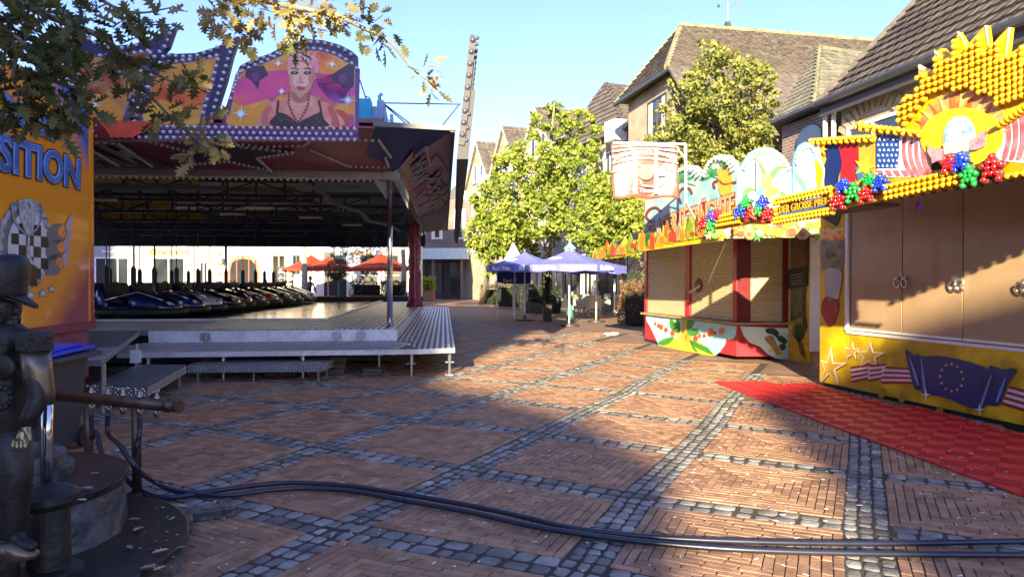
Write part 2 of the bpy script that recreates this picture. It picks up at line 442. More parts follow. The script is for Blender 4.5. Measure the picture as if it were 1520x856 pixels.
for i in range(-12, 10):
    for j in range(-6, 16):
        m_ = lat0(i, j) + Vector((.6, .6))
        if visible(m_.x, m_.y):
            cell(i, j); q_ = [lat(i, j), lat(i + 1, j), lat(i + 1, j + 1), lat(i, j + 1)]
            bed.add([(p.x, p.y, -.008) for p in q_], [(0, 1, 2, 3)])
part('joint_bed', bed, m_joint, pav, kind='structure')
bricks.sort(key=lambda t: t[0]); cobbles.sort(key=lambda t: t[0])
def inview(m_): return abs(m_.x) < .745 * m_.y and 3.72 < m_.y
def brick_geo(mb, q, dist):
    z = rb.uniform(-.0015, .0015); var = rb.uniform(.78, 1.2)
    c = (q[0] + q[1] + q[2] + q[3]) / 4; tx, ty = rb.uniform(-.005, .005), rb.uniform(-.005, .005)
    def Z(p, d): return z + d + (p.x - c.x) * tx + (p.y - c.y) * ty
    V = [(p.x, p.y, -.03) for p in q] + [(p.x, p.y, Z(p, -.004)) for p in q]
    if dist < 15:
        I = [p + (c - p).normalized() * .005 for p in q]
        V += [(p.x, p.y, Z(p, 0)) for p in I]
        Fc = [(0, 1, 5, 4), (1, 2, 6, 5), (2, 3, 7, 6), (3, 0, 4, 7), (4, 5, 9, 8), (5, 6, 10, 9), (6, 7, 11, 10), (7, 4, 8, 11), (8, 9, 10, 11)]
    else: Fc = [(0, 1, 5, 4), (1, 2, 6, 5), (2, 3, 7, 6), (3, 0, 4, 7), (4, 5, 6, 7)]
    mb.add(V, Fc, 0, var)
def cob_geo(mb, q, dist):
    z = rb.uniform(-.006, .003); var = rb.uniform(.6, 1.45)
    c = (q[0] + q[1] + q[2] + q[3]) / 4
    tx, ty = rb.uniform(-.025, .025), rb.uniform(-.025, .025)
    O = []
    for k in range(4):
        p, n_ = q[k], q[(k + 1) % 4]; f = .16 + rb.uniform(-.05, .06)
        O += [p.lerp(n_, f), p.lerp(n_, 1 - f)]
    def Z(p, d): return z + d + (p.x - c.x) * tx + (p.y - c.y) * ty
    if dist < 12:
        A = [p.lerp(c, .02) for p in O]; B = [p.lerp(c, .16) for p in O]; C_ = [p.lerp(c, .45) for p in O]
        V = [(p.x, p.y, -.04) for p in A] + [(p.x, p.y, Z(p, -.008)) for p in A] + [(p.x, p.y, Z(p, -.002)) for p in B] + [(p.x, p.y, Z(p, .001)) for p in C_]
        Fc = [(r_ * 8 + k, r_ * 8 + (k + 1) % 8, r_ * 8 + 8 + (k + 1) % 8, r_ * 8 + 8 + k) for r_ in range(3) for k in range(8)] + [tuple(range(24, 32))]
    else:
        V = [(p.x, p.y, -.03) for p in q] + [(p.x, p.y, Z(p, -.002)) for p in q]
        Fc = [(0, 1, 5, 4), (1, 2, 6, 5), (2, 3, 7, 6), (3, 0, 4, 7), (4, 5, 6, 7)]
    mb.add(V, Fc, 0, var)
for lst, geo, nm, mm in ((bricks, brick_geo, 'brick', m_brick), (cobbles, cob_geo, 'cobble', m_cob)):
    near = [t for t in lst if inview(t[2])][:298]; ids = {id(t) for t in near}
    for d, q, c in near:
        mb = MB(); geo(mb, q, d)
        if nm == 'cobble': me = mb.mesh(nm, mm, (0, 0, 0)); me.polygons.foreach_set('use_smooth', [True] * len(me.polygons))
        else: me = mb.mesh(nm, mm)
        link(nm, me, pav)
    mb = MB()
    for t in lst:
        if id(t) not in ids: geo(mb, t[1], t[0])
    o = part(nm + '_field', mb, mm, pav, smooth=(nm == 'cobble'), kind='stuff')
# fallen leaves and paper bits
m_leafd = mat('fallen_leaf', (.34, .27, .15), rough=.7, vary=.35, scale=3, attr=True)
m_conf = mat('paper_scrap', (.75, .74, .70), rough=.7, vary=.1)
def leaf_outline(sz, n=3, rr=random):
    base = [(0, -.5), (.06, -.3), (.22, -.3), (.12, -.12), (.3, -.04), (.16, .1), (.3, .24), (.13, .3), (.1, .48), (0, .5)]
    p = [(x * sz, y * sz) for x, y in base]; return p + [(-x, y) for x, y in p[-2:0:-1]]
mb = MB(); rl = random.Random(11)
def ground_leaf(mb, x, y, z, sz, m=0):
    o = leaf_outline(sz); t = rl.uniform(0, 6.28); c, s = math.cos(t), math.sin(t); cu = rl.uniform(.1, .5)
    V = [(x + a * c - b * s, y + a * s + b * c, z + .004 + abs(a) * cu + .02 * rl.random() * sz) for a, b in o]
    n = len(V); V.append((x, y, z + .006)); mb.add(V, [(k, (k + 1) % n, n) for k in range(n)], m, rl.uniform(.6, 1.5))
for px, py in ((705,512+0),(423,745),(375,712),(880,797),(860,742),(1305,708),(1240,815),(1260,798),(1430,830),(270,752),(305,760),(320,745),(560,730),(655,757),(600,830),(1030,725),(1045,690),(330,770),(1240,700),(1190,815),(1255,640),(1340,700),(1450,660),(760,730),(980,790),(1010,716)):
    p = gp(px, py); ground_leaf(mb, p.x, p.y, 0, rl.uniform(.07, .11))
for k in range(150):
    px, py = rl.uniform(200, 1500), 560 + 290 * rl.random() ** .8; p = gp(px, py)
    if p.x < 3.1: ground_leaf(mb, p.x, p.y, 0, rl.uniform(.02, .05))
o = part('fallen_leaves', mb, m_leafd); tag(o, kind='stuff')
mb = MB()
for k in range(470):
    if k < 300: px, py = rl.uniform(280, 1500), 545 + 310 * rl.random()
    else: px, py = rl.uniform(1060, 1520), rl.uniform(560, 760)
    p = gp(px, py); z = .004
    if p.x > 3.15 + .11 * (10.7 - p.y) and p.y < 10.7: z = .022
    if p.x > 5.35 - .237 * (p.y - 7.3) or p.x < -5: continue
    t = rl.uniform(0, 6.28); l, w_ = rl.uniform(.008, .02), rl.uniform(.002, .0035); c, s = math.cos(t), math.sin(t)
    mb.add([(p.x + l * c - w_ * s, p.y + l * s + w_ * c, z), (p.x + l * c + w_ * s, p.y + l * s - w_ * c, z + .002), (p.x - l * c + w_ * s, p.y - l * s - w_ * c, z + .004), (p.x - l * c - w_ * s, p.y - l * s + w_ * c, z + .001)], [(0, 1, 2, 3)])
o = part('paper_scraps', mb, m_conf); tag(o, kind='stuff')
# ============================================================ TOWN BUILDINGS
m_tile = mat('roof_tile_brown', (.105, .085, .07), rough=.8, vary=.45, scale=5, attr=True)
m_tiled = mat('roof_tile_grey', (.15, .14, .10), rough=.85, vary=.35, scale=4, attr=True)
m_ridge = mat('roof_ridge_lichen', (.20, .19, .11), rough=.9, vary=.4, scale=3)
m_gut = mat('gutter_zinc', (.10, .10, .10), rough=.45, metal=.6)
m_wht = mat('white_frame_paint', (.78, .78, .76), rough=.5, vary=.06)
m_dkfr = mat('dark_window_frame', (.06, .05, .045), rough=.5)
m_glass = glassmat('window_glass')
m_curt = mat('pale_curtain', (.55, .53, .48), rough=.9)
m_conc = mat('concrete_sill', (.38, .36, .32), rough=.85)
BR1, BR2, BRM = (.44, .33, .21), (.36, .26, .17), (.45, .40, .32)
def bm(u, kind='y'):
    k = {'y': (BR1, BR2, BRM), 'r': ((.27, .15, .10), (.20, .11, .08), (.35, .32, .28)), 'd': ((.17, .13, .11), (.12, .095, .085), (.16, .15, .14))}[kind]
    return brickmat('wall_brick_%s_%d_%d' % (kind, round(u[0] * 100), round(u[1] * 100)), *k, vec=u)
def roof_tiles(root, a, b, d, c, nu, nv, m, name='roof_tile', cap=300, lift=.05, rr=random.Random(2), skip=None):
    """a,b = eave left,right; c,d = ridge right,left ; overlapping bent tiles on the slope"""
    a, b, c, d = map(Vector, (a, b, c, d)); nrm = (b - a).cross(d - a)
    if nrm.length < 1e-6: nrm = (b - a).cross(c - a)
    nrm.normalize()
    if nrm.z < 0: nrm = -nrm
    Q = []
    ue = (b - a); L_ = ue.length; ue.normalize()
    sl = L_ / nu
    for r in range(nv):
        v0, v1 = r / nv, (r + 1.18) / nv
        le, ri = a.lerp(d, v0), b.lerp(c, v0); le1, ri1 = a.lerp(d, min(1, v1)), b.lerp(c, min(1, v1))
        # keep the columns straight up the slope
        x0 = (le - a).dot(ue); x1 = (ri - a).dot(ue)
        off = (r % 2) * .5 * sl if name == 'roof_slate' else 0
        k = math.floor((x0 - off) / sl)
        while k * sl + off < x1 - .02:
            s0, s1 = max(x0, k * sl + off), min(x1, (k + 1) * sl + off); k += 1
            if s1 - s0 < sl * .25: continue
            f0, f1 = (s0 - x0) / max(1e-6, x1 - x0), (s1 - x0) / max(1e-6, x1 - x0)
            up = le.lerp(ri, (f0 + f1) / 2); 
            dv = (d - a) if (le1 - le).length else (c - b)
            # straight up direction on the slope
            sv = nrm.cross(ue); sv = sv if sv.z > 0 else -sv
            hgt = (le1.z - le.z) / max(1e-6, sv.z)
            p0 = le.lerp(ri, f0); p1 = le.lerp(ri, f1); q0 = p0 + sv * hgt; q1 = p1 + sv * hgt
            Q.append((p0, p1, q0, q1))
    Q.sort(key=lambda t: t[0].length)
    def geo(mb, t, off=Vector((0, 0, 0))):
        p0, p1, q0, q1 = t; up = nrm; lf = lift * (1 + rr.uniform(-.12, .12)); m0 = (p0 + p1) / 2; m1 = (q0 + q1) / 2
        w1 = .35 if name == 'roof_tile' else 1.
        V = [p0, p0 + up * lf * w1, (p0 * .6 + p1 * .4) + up * lf, p1 + up * lf * (1 if name != 'roof_tile' else .95), p1, q0, q1, (q0 * .6 + q1 * .4) + up * .012]
        mb.add([v - off for v in V], [(1, 2, 7, 5), (2, 3, 6, 7), (0, 4, 3, 2, 1)], 0, rr.uniform(.75, 1.25))
    off = rootloc(root)
    for t in Q[:cap]:
        mb = MB(); geo(mb, t, t[0]); link(name, mb.mesh(name, m), root, t[0] - off)
    if Q[cap:]:
        mb = MB()
        for t in Q[cap:]: geo(mb, t)
        part(name + '_rows', mb, m, root, kind='stuff')
def window(root, pl, s0, s1, h0, h1, fr=m_wht, panes=2, inset=.0, bars=True, lintel=None, sill=True, name='window', curtain=False, label=None):
    t = .07
    fm = MB()
    def bx(a0, a1, b0, b1, l0, l1, mb, mi=0):
        mb.prism([pl.pt(a0, b0, l0), pl.pt(a1, b0, l0), pl.pt(a1, b1, l0), pl.pt(a0, b1, l0)], pl.n * (l1 - l0), mi)
    bx(s0, s0 + t, h0, h1, -.02, .045, fm); bx(s1 - t, s1, h0, h1, -.02, .045, fm)
    bx(s0 + t, s1 - t, h1 - t, h1, -.02, .044, fm); bx(s0 + t, s1 - t, h0, h0 + t, -.02, .044, fm)
    for k in range(1, panes):
        x = s0 + (s1 - s0) * k / panes; bx(x - .03, x + .03, h0 + t, h1 - t, -.02, .038, fm)
    w_ = part(name, fm, fr, root, label=label)
    for k in range(panes):
        a, b = s0 + (s1 - s0) * k / panes + .03, s0 + (s1 - s0) * (k + 1) / panes - .03
        p = MB(); bx(a, b, h0 + t * .5, h1 - t * .5, -.005, .008, p); part('pane', p, m_glass, w_)
    if curtain:
        p = MB(); bx(s0 + t, s0 + t + (s1 - s0) * .22, h0 + t, h1 - t, .009, .014, p); bx(s1 - t - (s1 - s0) * .22, s1 - t, h0 + t, h1 - t, .009, .014, p); part('curtain', p, m_curt, w_)
    if sill:
        p = MB(); bx(s0 - .05, s1 + .05, h0 - .09, h0 - .002, -.01, .1, p); part('sill', p, m_conc, w_)
    return w_
def reveal(mb, pl, poly_sh, depth, mi=0, px=False):
    P = [pl.pt(x, y) for x, y in poly_sh]; mb.prism(P, -pl.n * depth, mi)
# ---- row of gabled brick houses on the far side of the street (facades look left, down the street)
lineA = lambda z: Vector((5.27 - .395 * (z - 35.2), z))
plA = Plane(lineA(64), lineA(34)); uA = (plA.u.x, plA.u.y); mA = bm(uA)
def S(z): return (Vector((*lineA(z), 0)) - plA.o).dot(plA.u)
def gable_house(z0, z1, eave, apex, label, apx=None, depth=9.):
    r = thing('gabled_house', label, 'house', (*lineA((z0 + z1) / 2), 0), 'gabled brick houses along the street')
    s0, s1 = S(z0), S(z1); sm = (s0 + s1) / 2
    mb = MB(); reveal(mb, plA, [(s0, 0), (s1, 0), (s1, eave), (sm, apex), (s0, eave)], depth); part('wall', mb, mA, r)
    rf = MB()
    for sa in (s0, s1):
        e = plA.pt(sa + (.06 if sa == s0 else -.0) - (.12 if sa == s0 else -.02), eave - .15, .22); t_ = plA.pt(sm, apex + .02, .22)
        rf.prism([e, t_, t_ + Vector((0, 0, .12)), e + Vector((0, 0, .12))], -plA.n * (depth + .3))
    ro = part('roof', rf, m_tile, r)
    a, b = plA.pt(s1 + .05, eave - .12, .2), plA.pt(s1 + .05, eave - .12, -depth)
    c, d = plA.pt(sm, apex + .06, -depth), plA.pt(sm, apex + .06, .2)
    roof_tiles(ro, a + Vector((0,0,.12)), b + Vector((0,0,.12)), d + Vector((0,0,.08)), c + Vector((0,0,.08)), 24, 16, m_tile, cap=0)
    ed = MB(); e0 = plA.pt(s0 - .08, eave - .2, .24); e1 = plA.pt(sm, apex + .05, .24); e2 = plA.pt(s1 + .05, eave - .15, .24)
    ed.tube([e0, e1, e2], .07, 6); part('verge_board', ed, m_conc, r)
    return r, s0, s1
for z0, z1, lab, wins in (
    (58.2, 52.6, 'narrow gabled tan brick house farthest along the street, left of the lime trees', 1),
    (52.6, 47.2, 'middle gabled tan brick house whose lower half is hidden by the lime trees', 1),
    (47.2, 41.6, 'gabled tan brick house with the tallest gable just behind the lime tree tops', 1)):
    r, s0, s1 = gable_house(z0, z1, 9.1, 12.5, lab)
    wd = s1 - s0
    for h0, h1 in ((3.9, 5.6), (6.8, 8.5)):
        for f in (.08, .38, .70): window(r, plA, s0 + wd * f, s0 + wd * (f + .2), h0, h1, panes=1, curtain=True, name='window')
    for f in (.3, .56): window(r, plA, s0 + wd * f, s0 + wd * (f + .17), 9.4, 10.8, panes=1, curtain=True)
    p = MB(); q = plA.pt(s1 - .25, 9.15, .3); p.box(q, (.9, .7, .75), math.atan2(uA[1], uA[0])); part('gutter_box', p, m_wht, r)
    p = MB(); p.tube([plA.pt(s1 - .25, 0, .15), plA.pt(s1 - .25, 8.8, .15)], .08, 6); part('downpipe', p, m_gut, r)
# last bit of wall beyond (left of the row)
r = thing('brick_house', 'sliver of tan brick house with grey roof, last of the row beside the ride', 'house', (*lineA(61), 0))
mb = MB(); reveal(mb, plA, [(S(67), 0), (S(58.3), 0), (S(58.3), 8.6), (S(67), 8.6)], 8); part('wall', mb, mA, r)
mb = MB(); mb.prism([plA.pt(S(67), 8.6, .3), plA.pt(S(58.3), 8.6, .3), plA.pt(S(58.3), 11.6, -3.), plA.pt(S(67), 11.6, -3.)], (0, 0, .15)); part('roof', mb, m_tiled, r)
for f in (59.5, 61.8, 64): 
    for h in (3.9, 6.4): window(r, plA, S(f), S(f) + 1.0, h, h + 1.6, panes=1, curtain=True)
p = MB(); p.box(plA.pt(S(58.6), 8.7, .3), (.9, .7, .75), math.atan2(uA[1], uA[0])); part('gutter_box', p, m_wht, r)
# ---- street end building, in shade, with a pale canopy strip
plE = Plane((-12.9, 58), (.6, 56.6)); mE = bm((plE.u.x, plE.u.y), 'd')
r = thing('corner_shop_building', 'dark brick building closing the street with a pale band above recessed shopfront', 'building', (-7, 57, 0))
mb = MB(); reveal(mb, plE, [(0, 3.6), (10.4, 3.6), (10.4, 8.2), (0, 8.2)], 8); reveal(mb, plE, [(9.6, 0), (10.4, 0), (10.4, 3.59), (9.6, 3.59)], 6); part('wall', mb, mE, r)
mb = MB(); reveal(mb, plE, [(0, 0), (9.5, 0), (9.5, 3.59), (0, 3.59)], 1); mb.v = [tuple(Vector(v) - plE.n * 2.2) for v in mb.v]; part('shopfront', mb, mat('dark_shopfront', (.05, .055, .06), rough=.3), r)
mb = MB(); mb.prism([plE.pt(-.3, 3.3, .5), plE.pt(9.4, 3.3, .5), plE.pt(9.4, 4.2, .5), plE.pt(-.3, 4.2, .5)], -plE.n * .7); part('fascia_band', mb, mat('pale_blue_fascia', '#b9cdd4', rough=.6), r)
for k in range(5): window(r, plE, .6 + k * 1.9, 1.5 + k * 1.9, 5.0, 7.4, panes=1, curtain=True)
for k in range(4):
    mb = MB(); mb.tube([plE.pt(1.6 + k * 2.4, 0, 0), plE.pt(1.6 + k * 2.4, 3.4, 0)], .12, 8); part('pillar', mb, m_wht if k == 0 else mE, r)
for k in range(5): window(r, Plane((-12.9, 60.1), (.6, 58.7)), .4 + k * 1.8, 1.9 + k * 1.8, .3, 3.1, panes=2, sill=False, fr=m_dkfr, name='shop_window')
# ---- hipped house D and big house E, both behind the trees
def slab(root, pts, m, name, th=.12): part(name, MB().prism(pts, Vector((0, 0, -th))), m, root)
Dz = 37.; 
r = thing('hipped_house', 'house with brown hipped slate roof between the lime trees and the large house', 'house', (*lineA(37.5), 0))
s0, s1 = S(41.5), S(34.0); mb = MB(); reveal(mb, plA, [(s0, 0), (s1, 0), (s1, 8.9), (s0, 8.9)], 9); part('wall', mb, mA, r)
ap = at(899, 122.5, 38.5); ap2 = ap - plA.n * 5
ev = [plA.pt(s0 - .3, 8.9, .35), plA.pt(s1 + .3, 8.9, .35), plA.pt(s1 + .3, 8.9, -9), plA.pt(s0 - .3, 8.9, -9)]
mb = MB(); mb.add(ev + [ap, ap2], [(0, 1, 4), (1, 2, 5, 4), (3, 0, 4, 5), (2, 3, 5), (0, 3, 2, 1)]); ro = part('roof', mb, m_tile, r)
roof_tiles(ro, ev[0], ev[1], ap, ap, 20, 13, m_tile, name='roof_slate', cap=90, lift=.06)
roof_tiles(ro, ev[1], ev[2], ap, ap2, 22, 13, m_tile, name='roof_slate', cap=60, lift=.06)
p = MB(); p.box(at(914, 195, 34.3), (1.0, .7, 1.0), math.atan2(uA[1], uA[0])); part('gutter_box', p, m_wht, r)
window(r, plA, S(34.9) - 1.6, S(34.9) - .2, 5.9, 8.2, panes=2, curtain=True, fr=m_wht)
window(r, plA, S(37.9) - 1.3, S(37.9) - .2, 5.9, 8.2, panes=2, curtain=True, fr=m_wht)
p = MB(); 
for k in range(9): p.tube([plA.pt(S(34.9) - 1.7 + k * .2, 5.8, .4), plA.pt(S(34.9) - 1.7 + k * .2, 6.7, .4)], .02, 5)
p.tube([plA.pt(S(34.9) - 1.8, 6.7, .4), plA.pt(S(34.9) + .0, 6.7, .4)], .03, 5); part('balcony_rail', p, m_gut, r)
# E
uE = Vector((-.38, 1)).normalized(); eP = Plane(at(933, 139, 31).to_2d(), at(998, 139, 26.6).to_2d())
uE2 = (eP.u.x, eP.u.y); mEw = bm(uE2)
r = thing('large_hipped_house', 'large tan brick house with long moss-edged brown roof and weathervane behind the fruit stall', 'house', (6, 28, 0))
h_e = eP.px(998, 107)[1]
pe = Plane(eP.pt(eP.len, 0).to_2d(), (eP.pt(eP.len, 0) - eP.n * 16).to_2d())    # side wall towards the camera
mb = MB(); P0 = [eP.pt(0, 0), eP.pt(eP.len, 0), eP.pt(eP.len, 0) - eP.n * 16, eP.pt(0, 0) - eP.n * 16]
mb.prism(P0, (0, 0, h_e - .05)); part('wall', mb, mEw, r)
rl_ = at(1011, 38, 30.2); rr_ = rl_ - eP.n * 13; rr_.z = rl_.z
e0, e1 = eP.pt(-.5, h_e, .45), eP.pt(eP.len + .5, h_e, .45); e2, e3 = e1 - eP.n * 17, e0 - eP.n * 17
mb = MB(); mb.add([e0, e1, e2, e3, rl_, rr_], [(0, 1, 4), (1, 2, 5, 4), (3, 0, 4, 5), (2, 3, 5), (0, 3, 2, 1)]); ro = part('roof', mb, m_tile, r)
roof_tiles(ro, e0, e1, rl_, rl_, 16, 15, m_tile, name='roof_slate', cap=100, lift=.07)
roof_tiles(ro, e1, e2, rl_, rr_, 56, 19, m_tile, cap=200, lift=.09)
mb = MB(); mb.tube([e1, rl_], .13, 6); mb.tube([rl_, rr_], .15, 6); mb.tube([e0, rl_], .1, 6); part('ridge_tiles', mb, m_ridge, ro)
mb = MB(); mb.tube([e0 + Vector((0, 0, -.05)), e1 + Vector((0, 0, -.05)), e2 + Vector((0, 0, -.05))], .11, 6); part('gutter', mb, m_gut, r)
sv_ = (e1 - rl_.lerp(rr_, .0)); dn = (pe.n * 1.0 + Vector((0, 0, -1.02))).normalized()
f0, f1 = e1 + Vector((0, 0, .1)) - eP.n * .0, e2 + Vector((0, 0, .1)); g0_, g1_ = f0 + dn * 4.2, f1 + dn * 4.2
ext = part('lower_roof', MB().prism([f0, f1, g1_, g0_], (0, 0, -.12)), m_tile, r)
roof_tiles(ext, g0_, g1_, f1 + Vector((0, 0, .01)), f0 + Vector((0, 0, .01)), 56, 14, m_tile, cap=0, lift=.09)
a0, h1 = eP.px(962, 150); a1, h0 = eP.px(990, 200)
window(r, eP, a0, a1, h0 - .3, h1 - .1, panes=2, fr=m_dkfr, curtain=True)
wv = rl_.lerp(rr_, .17) 
mb = MB(); mb.tube([wv, wv + Vector((0, 0, 1.2))], .03, 5); mb.bar(wv + Vector((-.4, 0, 1.0)), wv + Vector((.5, 0, 1.0)), .02, .03)
mb.box(wv + Vector((.35, 0, 1.15)), (.05, .02, .28)); mb.box(wv + Vector((.48, 0, 1.13)), (.05, .02, .24)); mb.ball(wv + Vector((-.4, 0, 1.02)), .07, 6, 4); mb.ball(wv + Vector((0, 0, .2)), .16, 6, 4)
part('weathervane', mb, m_gut, r)
# F: lower grey hipped wing
r = thing('low_hipped_wing', 'low house wing with weathered grey slate hip roof and brick wall under a black gutter', 'house', (7.5, 18, 0))
c0 = at(1146, 182, 17.3); c1 = at(1209, 157, 15.5); c1.z = c0.z = 5.5; c2 = Vector((7.7, 15.2, 5.5)); pk = at(1217, 70, 18.2); rg = at(1310, 85, 19.5)
bk = Vector((10.5, 22, 5.5)); bk2 = Vector((8.9, 22, 5.5)); g0 = Vector((10.8, 15.6, 5.5))
mb = MB(); mb.add([c0, c1, g0, bk, bk2, pk, rg], [(0, 1, 5), (1, 2, 6, 5), (4, 0, 5), (2, 3, 6), (3, 4, 5, 6), (0, 4, 3, 2, 1)]); ro = part('roof', mb, m_tiled, r)
roof_tiles(ro, c0, c1, pk, pk, 9, 16, m_tiled, name='roof_slate', cap=130, lift=.025)
roof_tiles(ro, c1, g0, pk, rg, 26, 16, m_tiled, name='roof_slate', cap=165, lift=.025)
mb = MB(); mb.tube([c1, pk, rg], .05, 6); part('ridge_tiles', mb, m_ridge, ro)
fP = Plane(c0.to_2d(), c1.to_2d()); mF = bm((fP.u.x, fP.u.y), 'r')
inn = Vector((.3, .12, 0))
mb = MB(); mb.prism([Vector((c0.x, c0.y, 0)) + inn, Vector((c1.x, c1.y, 0)) + inn, Vector((c1.x + 3.4, c1.y + .9, 0)), Vector((c0.x + 3, c0.y + 3, 0))], (0, 0, 5.42)); part('wall', mb, mF, r)
mb = MB(); mb.tube([c0, c1], .07, 6); part('gutter', mb, m_gut, r)
mb = MB(); dp = at(1225, 160, 15.55); mb.tube([Vector((dp.x, dp.y, 0)), Vector((dp.x, dp.y, 5.45))], .05, 8); part('downpipe', mb, m_wht, r)
# small arched window niche in the wing
ca, ch = fP.px(1185, 205)
mb = MB(); artm(mb, fP, [(ca - .5, ch - 1.), (ca + .5, ch - 1.)] + [(ca + .5 * math.cos(t), ch + .3 * math.sin(t)) for t in [math.pi * k / 8 for k in range(9)]], 0, -.25, .02, px=False); part('arched_window', mb, m_glass, r)
# G: near house
gP = Plane((7.17, 15.6), (8.44, 8.4)); uG = (gP.u.x, gP.u.y); mG = bm(uG)
H_E = 5.5
r = thing('near_tiled_house', 'nearest tan brick house with big brown tiled roof above the sun-shaped sign', 'house', (8.5, 12, 0))
s0, s1 = 0, 8.2
mb = MB(); reveal(mb, gP, [(s0 + .35, 0), (s1, 0), (s1, H_E - .05), (s0 + .35, H_E - .05)], 9); part('wall', mb, mG, r)
rt = 7.; e0, e1 = gP.pt(s0, H_E, .35), gP.pt(s1, H_E, .35); k0, k1 = gP.pt(s0, H_E + rt * .99, .35 - rt), gP.pt(s1, H_E + rt * .99, .35 - rt)
mb = MB(); mb.prism([e0, e1, k1, k0], (0, 0, -.1)); ro = part('roof', mb, m_tile, r)
roof_tiles(ro, e0 + Vector((0, 0, .01)), e1 + Vector((0, 0, .01)), k0, k1, 33, 29, m_tile, cap=300, lift=.06)
mb = MB(); mb.tube([e0 + Vector((0, 0, .03)), k0 + Vector((0, 0, .06))], .08, 6); part('verge_tiles', mb, m_tile, ro)
mb = MB(); mb.tube([e0 - gP.n * -.06, e1 - gP.n * -.06], .085, 8); part('gutter', mb, m_gut, r)
mb = MB(); mb.prism([gP.pt(0, H_E - .28, .3), gP.pt(s1, H_E - .28, .3), gP.pt(s1, H_E - .06, .3), gP.pt(0, H_E - .06, .3)], -gP.n * .04); part('fascia_board', mb, m_dkfr, r)
for pa, pb, hh in (((1352, 1395), (60, 84), 0),):
    # skylight
    t0 = 2.1; sa, sb = 4.55, 5.25
    def sl(a, t, l=.1): return gP.pt(a, H_E + t * .99, .35 - t) + (gP.n + Vector((0, 0, 1))).normalized() * l
    mb = MB(); mb.prism([sl(sa, t0 - .6, 0.05), sl(sb, t0 - .6, .05), sl(sb, t0 + .3, .05), sl(sa, t0 + .3, .05)], (gP.n + Vector((0, 0, 1))).normalized() * .12); w_ = part('skylight', mb, m_gut, ro)
    mb = MB(); mb.prism([sl(sa + .08, t0 - .52, .17), sl(sb - .08, t0 - .52, .17), sl(sb - .08, t0 + .22, .17), sl(sa + .08, t0 + .22, .17)], (gP.n + Vector((0, 0, 1))).normalized() * .01); part('pane', mb, m_glass, ro)
# segmental window arch and white frame in the near wall
a_, h_ = gP.px(1297, 190)
mb = MB(); 
for k in range(13):
    t = math.pi * (.18 + .64 * k / 12); c_, s_ = math.cos(t), math.sin(t)
    mb.bar(gP.pt(a_ + .95 * c_, h_ - .35 + .75 * s_, .012), gP.pt(a_ + 1.28 * c_, h_ - .35 + 1.05 * s_, .012), .11, .05, up=tuple(gP.n))
part('window_arch', mb, mat('arch_brick', BR1, rough=.85, vary=.3), r)
window(r, gP, a_ - .8, a_ + .8, h_ - 1.3, h_ + .18, panes=2)
mb = MB(); mb.tube([gP.pt(.25, 0, .12), gP.pt(.25, 5.4, .12)], .05, 8); part('downpipe', mb, m_wht, r)
# ---- unseen houses added behind the viewer, outlines shaped to throw the square's shade
sx_, sy_ = math.sin(SUN_AZ), math.cos(SUN_AZ)
def pq(p, q, z=0): return Vector((p * sy_ + q * sx_, -p * sx_ + q * sy_, z))
mB = bm((sy_, -sx_), 'r')
def rear(name, label, poly, q0, q1, cat='house'):
    r = thing(name, label, cat, pq((poly[0][0] + poly[-1][0]) / 2, q0))
    mb = MB(); mb.prism([pq(p, q0, z) for p, z in poly], pq(0, q1) - pq(0, q0)); part('wall', mb, mB, r)
    P_ = Plane(pq(min(p for p, z in poly), q0).to_2d(), pq(max(p for p, z in poly), q0).to_2d())
    n_ = max(1, int(P_.len / 3))
    for k in range(n_):
        for h in (1., 4.2):
            window(r, P_, (k + .3) * P_.len / n_, (k + .3) * P_.len / n_ + 1.1, h, h + 1.7, panes=2)
    return r
TE = math.tan(SUN_EL); QB = -40.
def hh(q): return TE * (q - QB)
rear('left_shade_house', 'unseen brick house added behind the viewer at left, shaped to shade trailer and ride', [(-30, 0), (-3.1, 0), (-3.1, hh(28)), (-6, hh(33)), (-30, hh(33))], QB, QB - 8)
rear('far_left_shade_house', 'unseen tall brick house added at the far left behind the viewer to shade the shops', [(-62, 0), (-30.1, 0), (-30.1, hh(52)), (-62, hh(52))], QB, QB - 8)
rear('sloped_shade_house', 'unseen brick house added behind the viewer, its sloping roof edge shaped for the paving shadow', [(-3.09, 0), (.32, 0), (.32, hh(6.0)), (.1, hh(6.6)), (-.5, hh(8.0)), (-1.2, hh(8.75)), (-3.09, hh(10.6))], QB, QB - 8)
rear('right_shade_house', 'unseen brick house added behind the viewer right of the gap, shaped to shade the mat', [(1.5, 0), (14, 0), (14, hh(13.2)), (3.4, hh(13.0)), (2.9, hh(11.7)), (1.5, hh(10.0))], QB, QB - 8)
# ============================================================ BUMPER CAR HALL
HO = Vector((-2.27, 13, 0)); HA = .0978
hc, hs_ = math.cos(HA), math.sin(HA)
def H(x, y, z=0.): return Vector((HO.x + x * hc - y * hs_, HO.y + x * hs_ + y * hc, z))
m_alu = mat('ribbed_aluminium', (.66, .68, .71), rough=.38, metal=.55, vary=.12, scale=5, dirt=.25)
m_aludk = mat('worn_deck_metal', (.26, .27, .29), rough=.42, metal=.5, vary=.2, scale=3, dirt=.35)
m_chrome = mat('polished_steel', (.72, .72, .72), rough=.12, metal=1., vary=.05)
m_steel = mat('galvanised_steel', (.42, .43, .44), rough=.4, metal=.8, vary=.15)
m_floor = mat('worn_steel_floor', (.33, .30, .25), rough=.16, metal=.85, vary=.22, scale=1.2, dirt=.2)
m_black = mat('black_rubber', (.02, .02, .022), rough=.5)
m_dkteal = mixmat('painted_teal_night', ['#16394a', '#2a5664', '#122a44', '#38626e'], scale=.8, rough=.5)
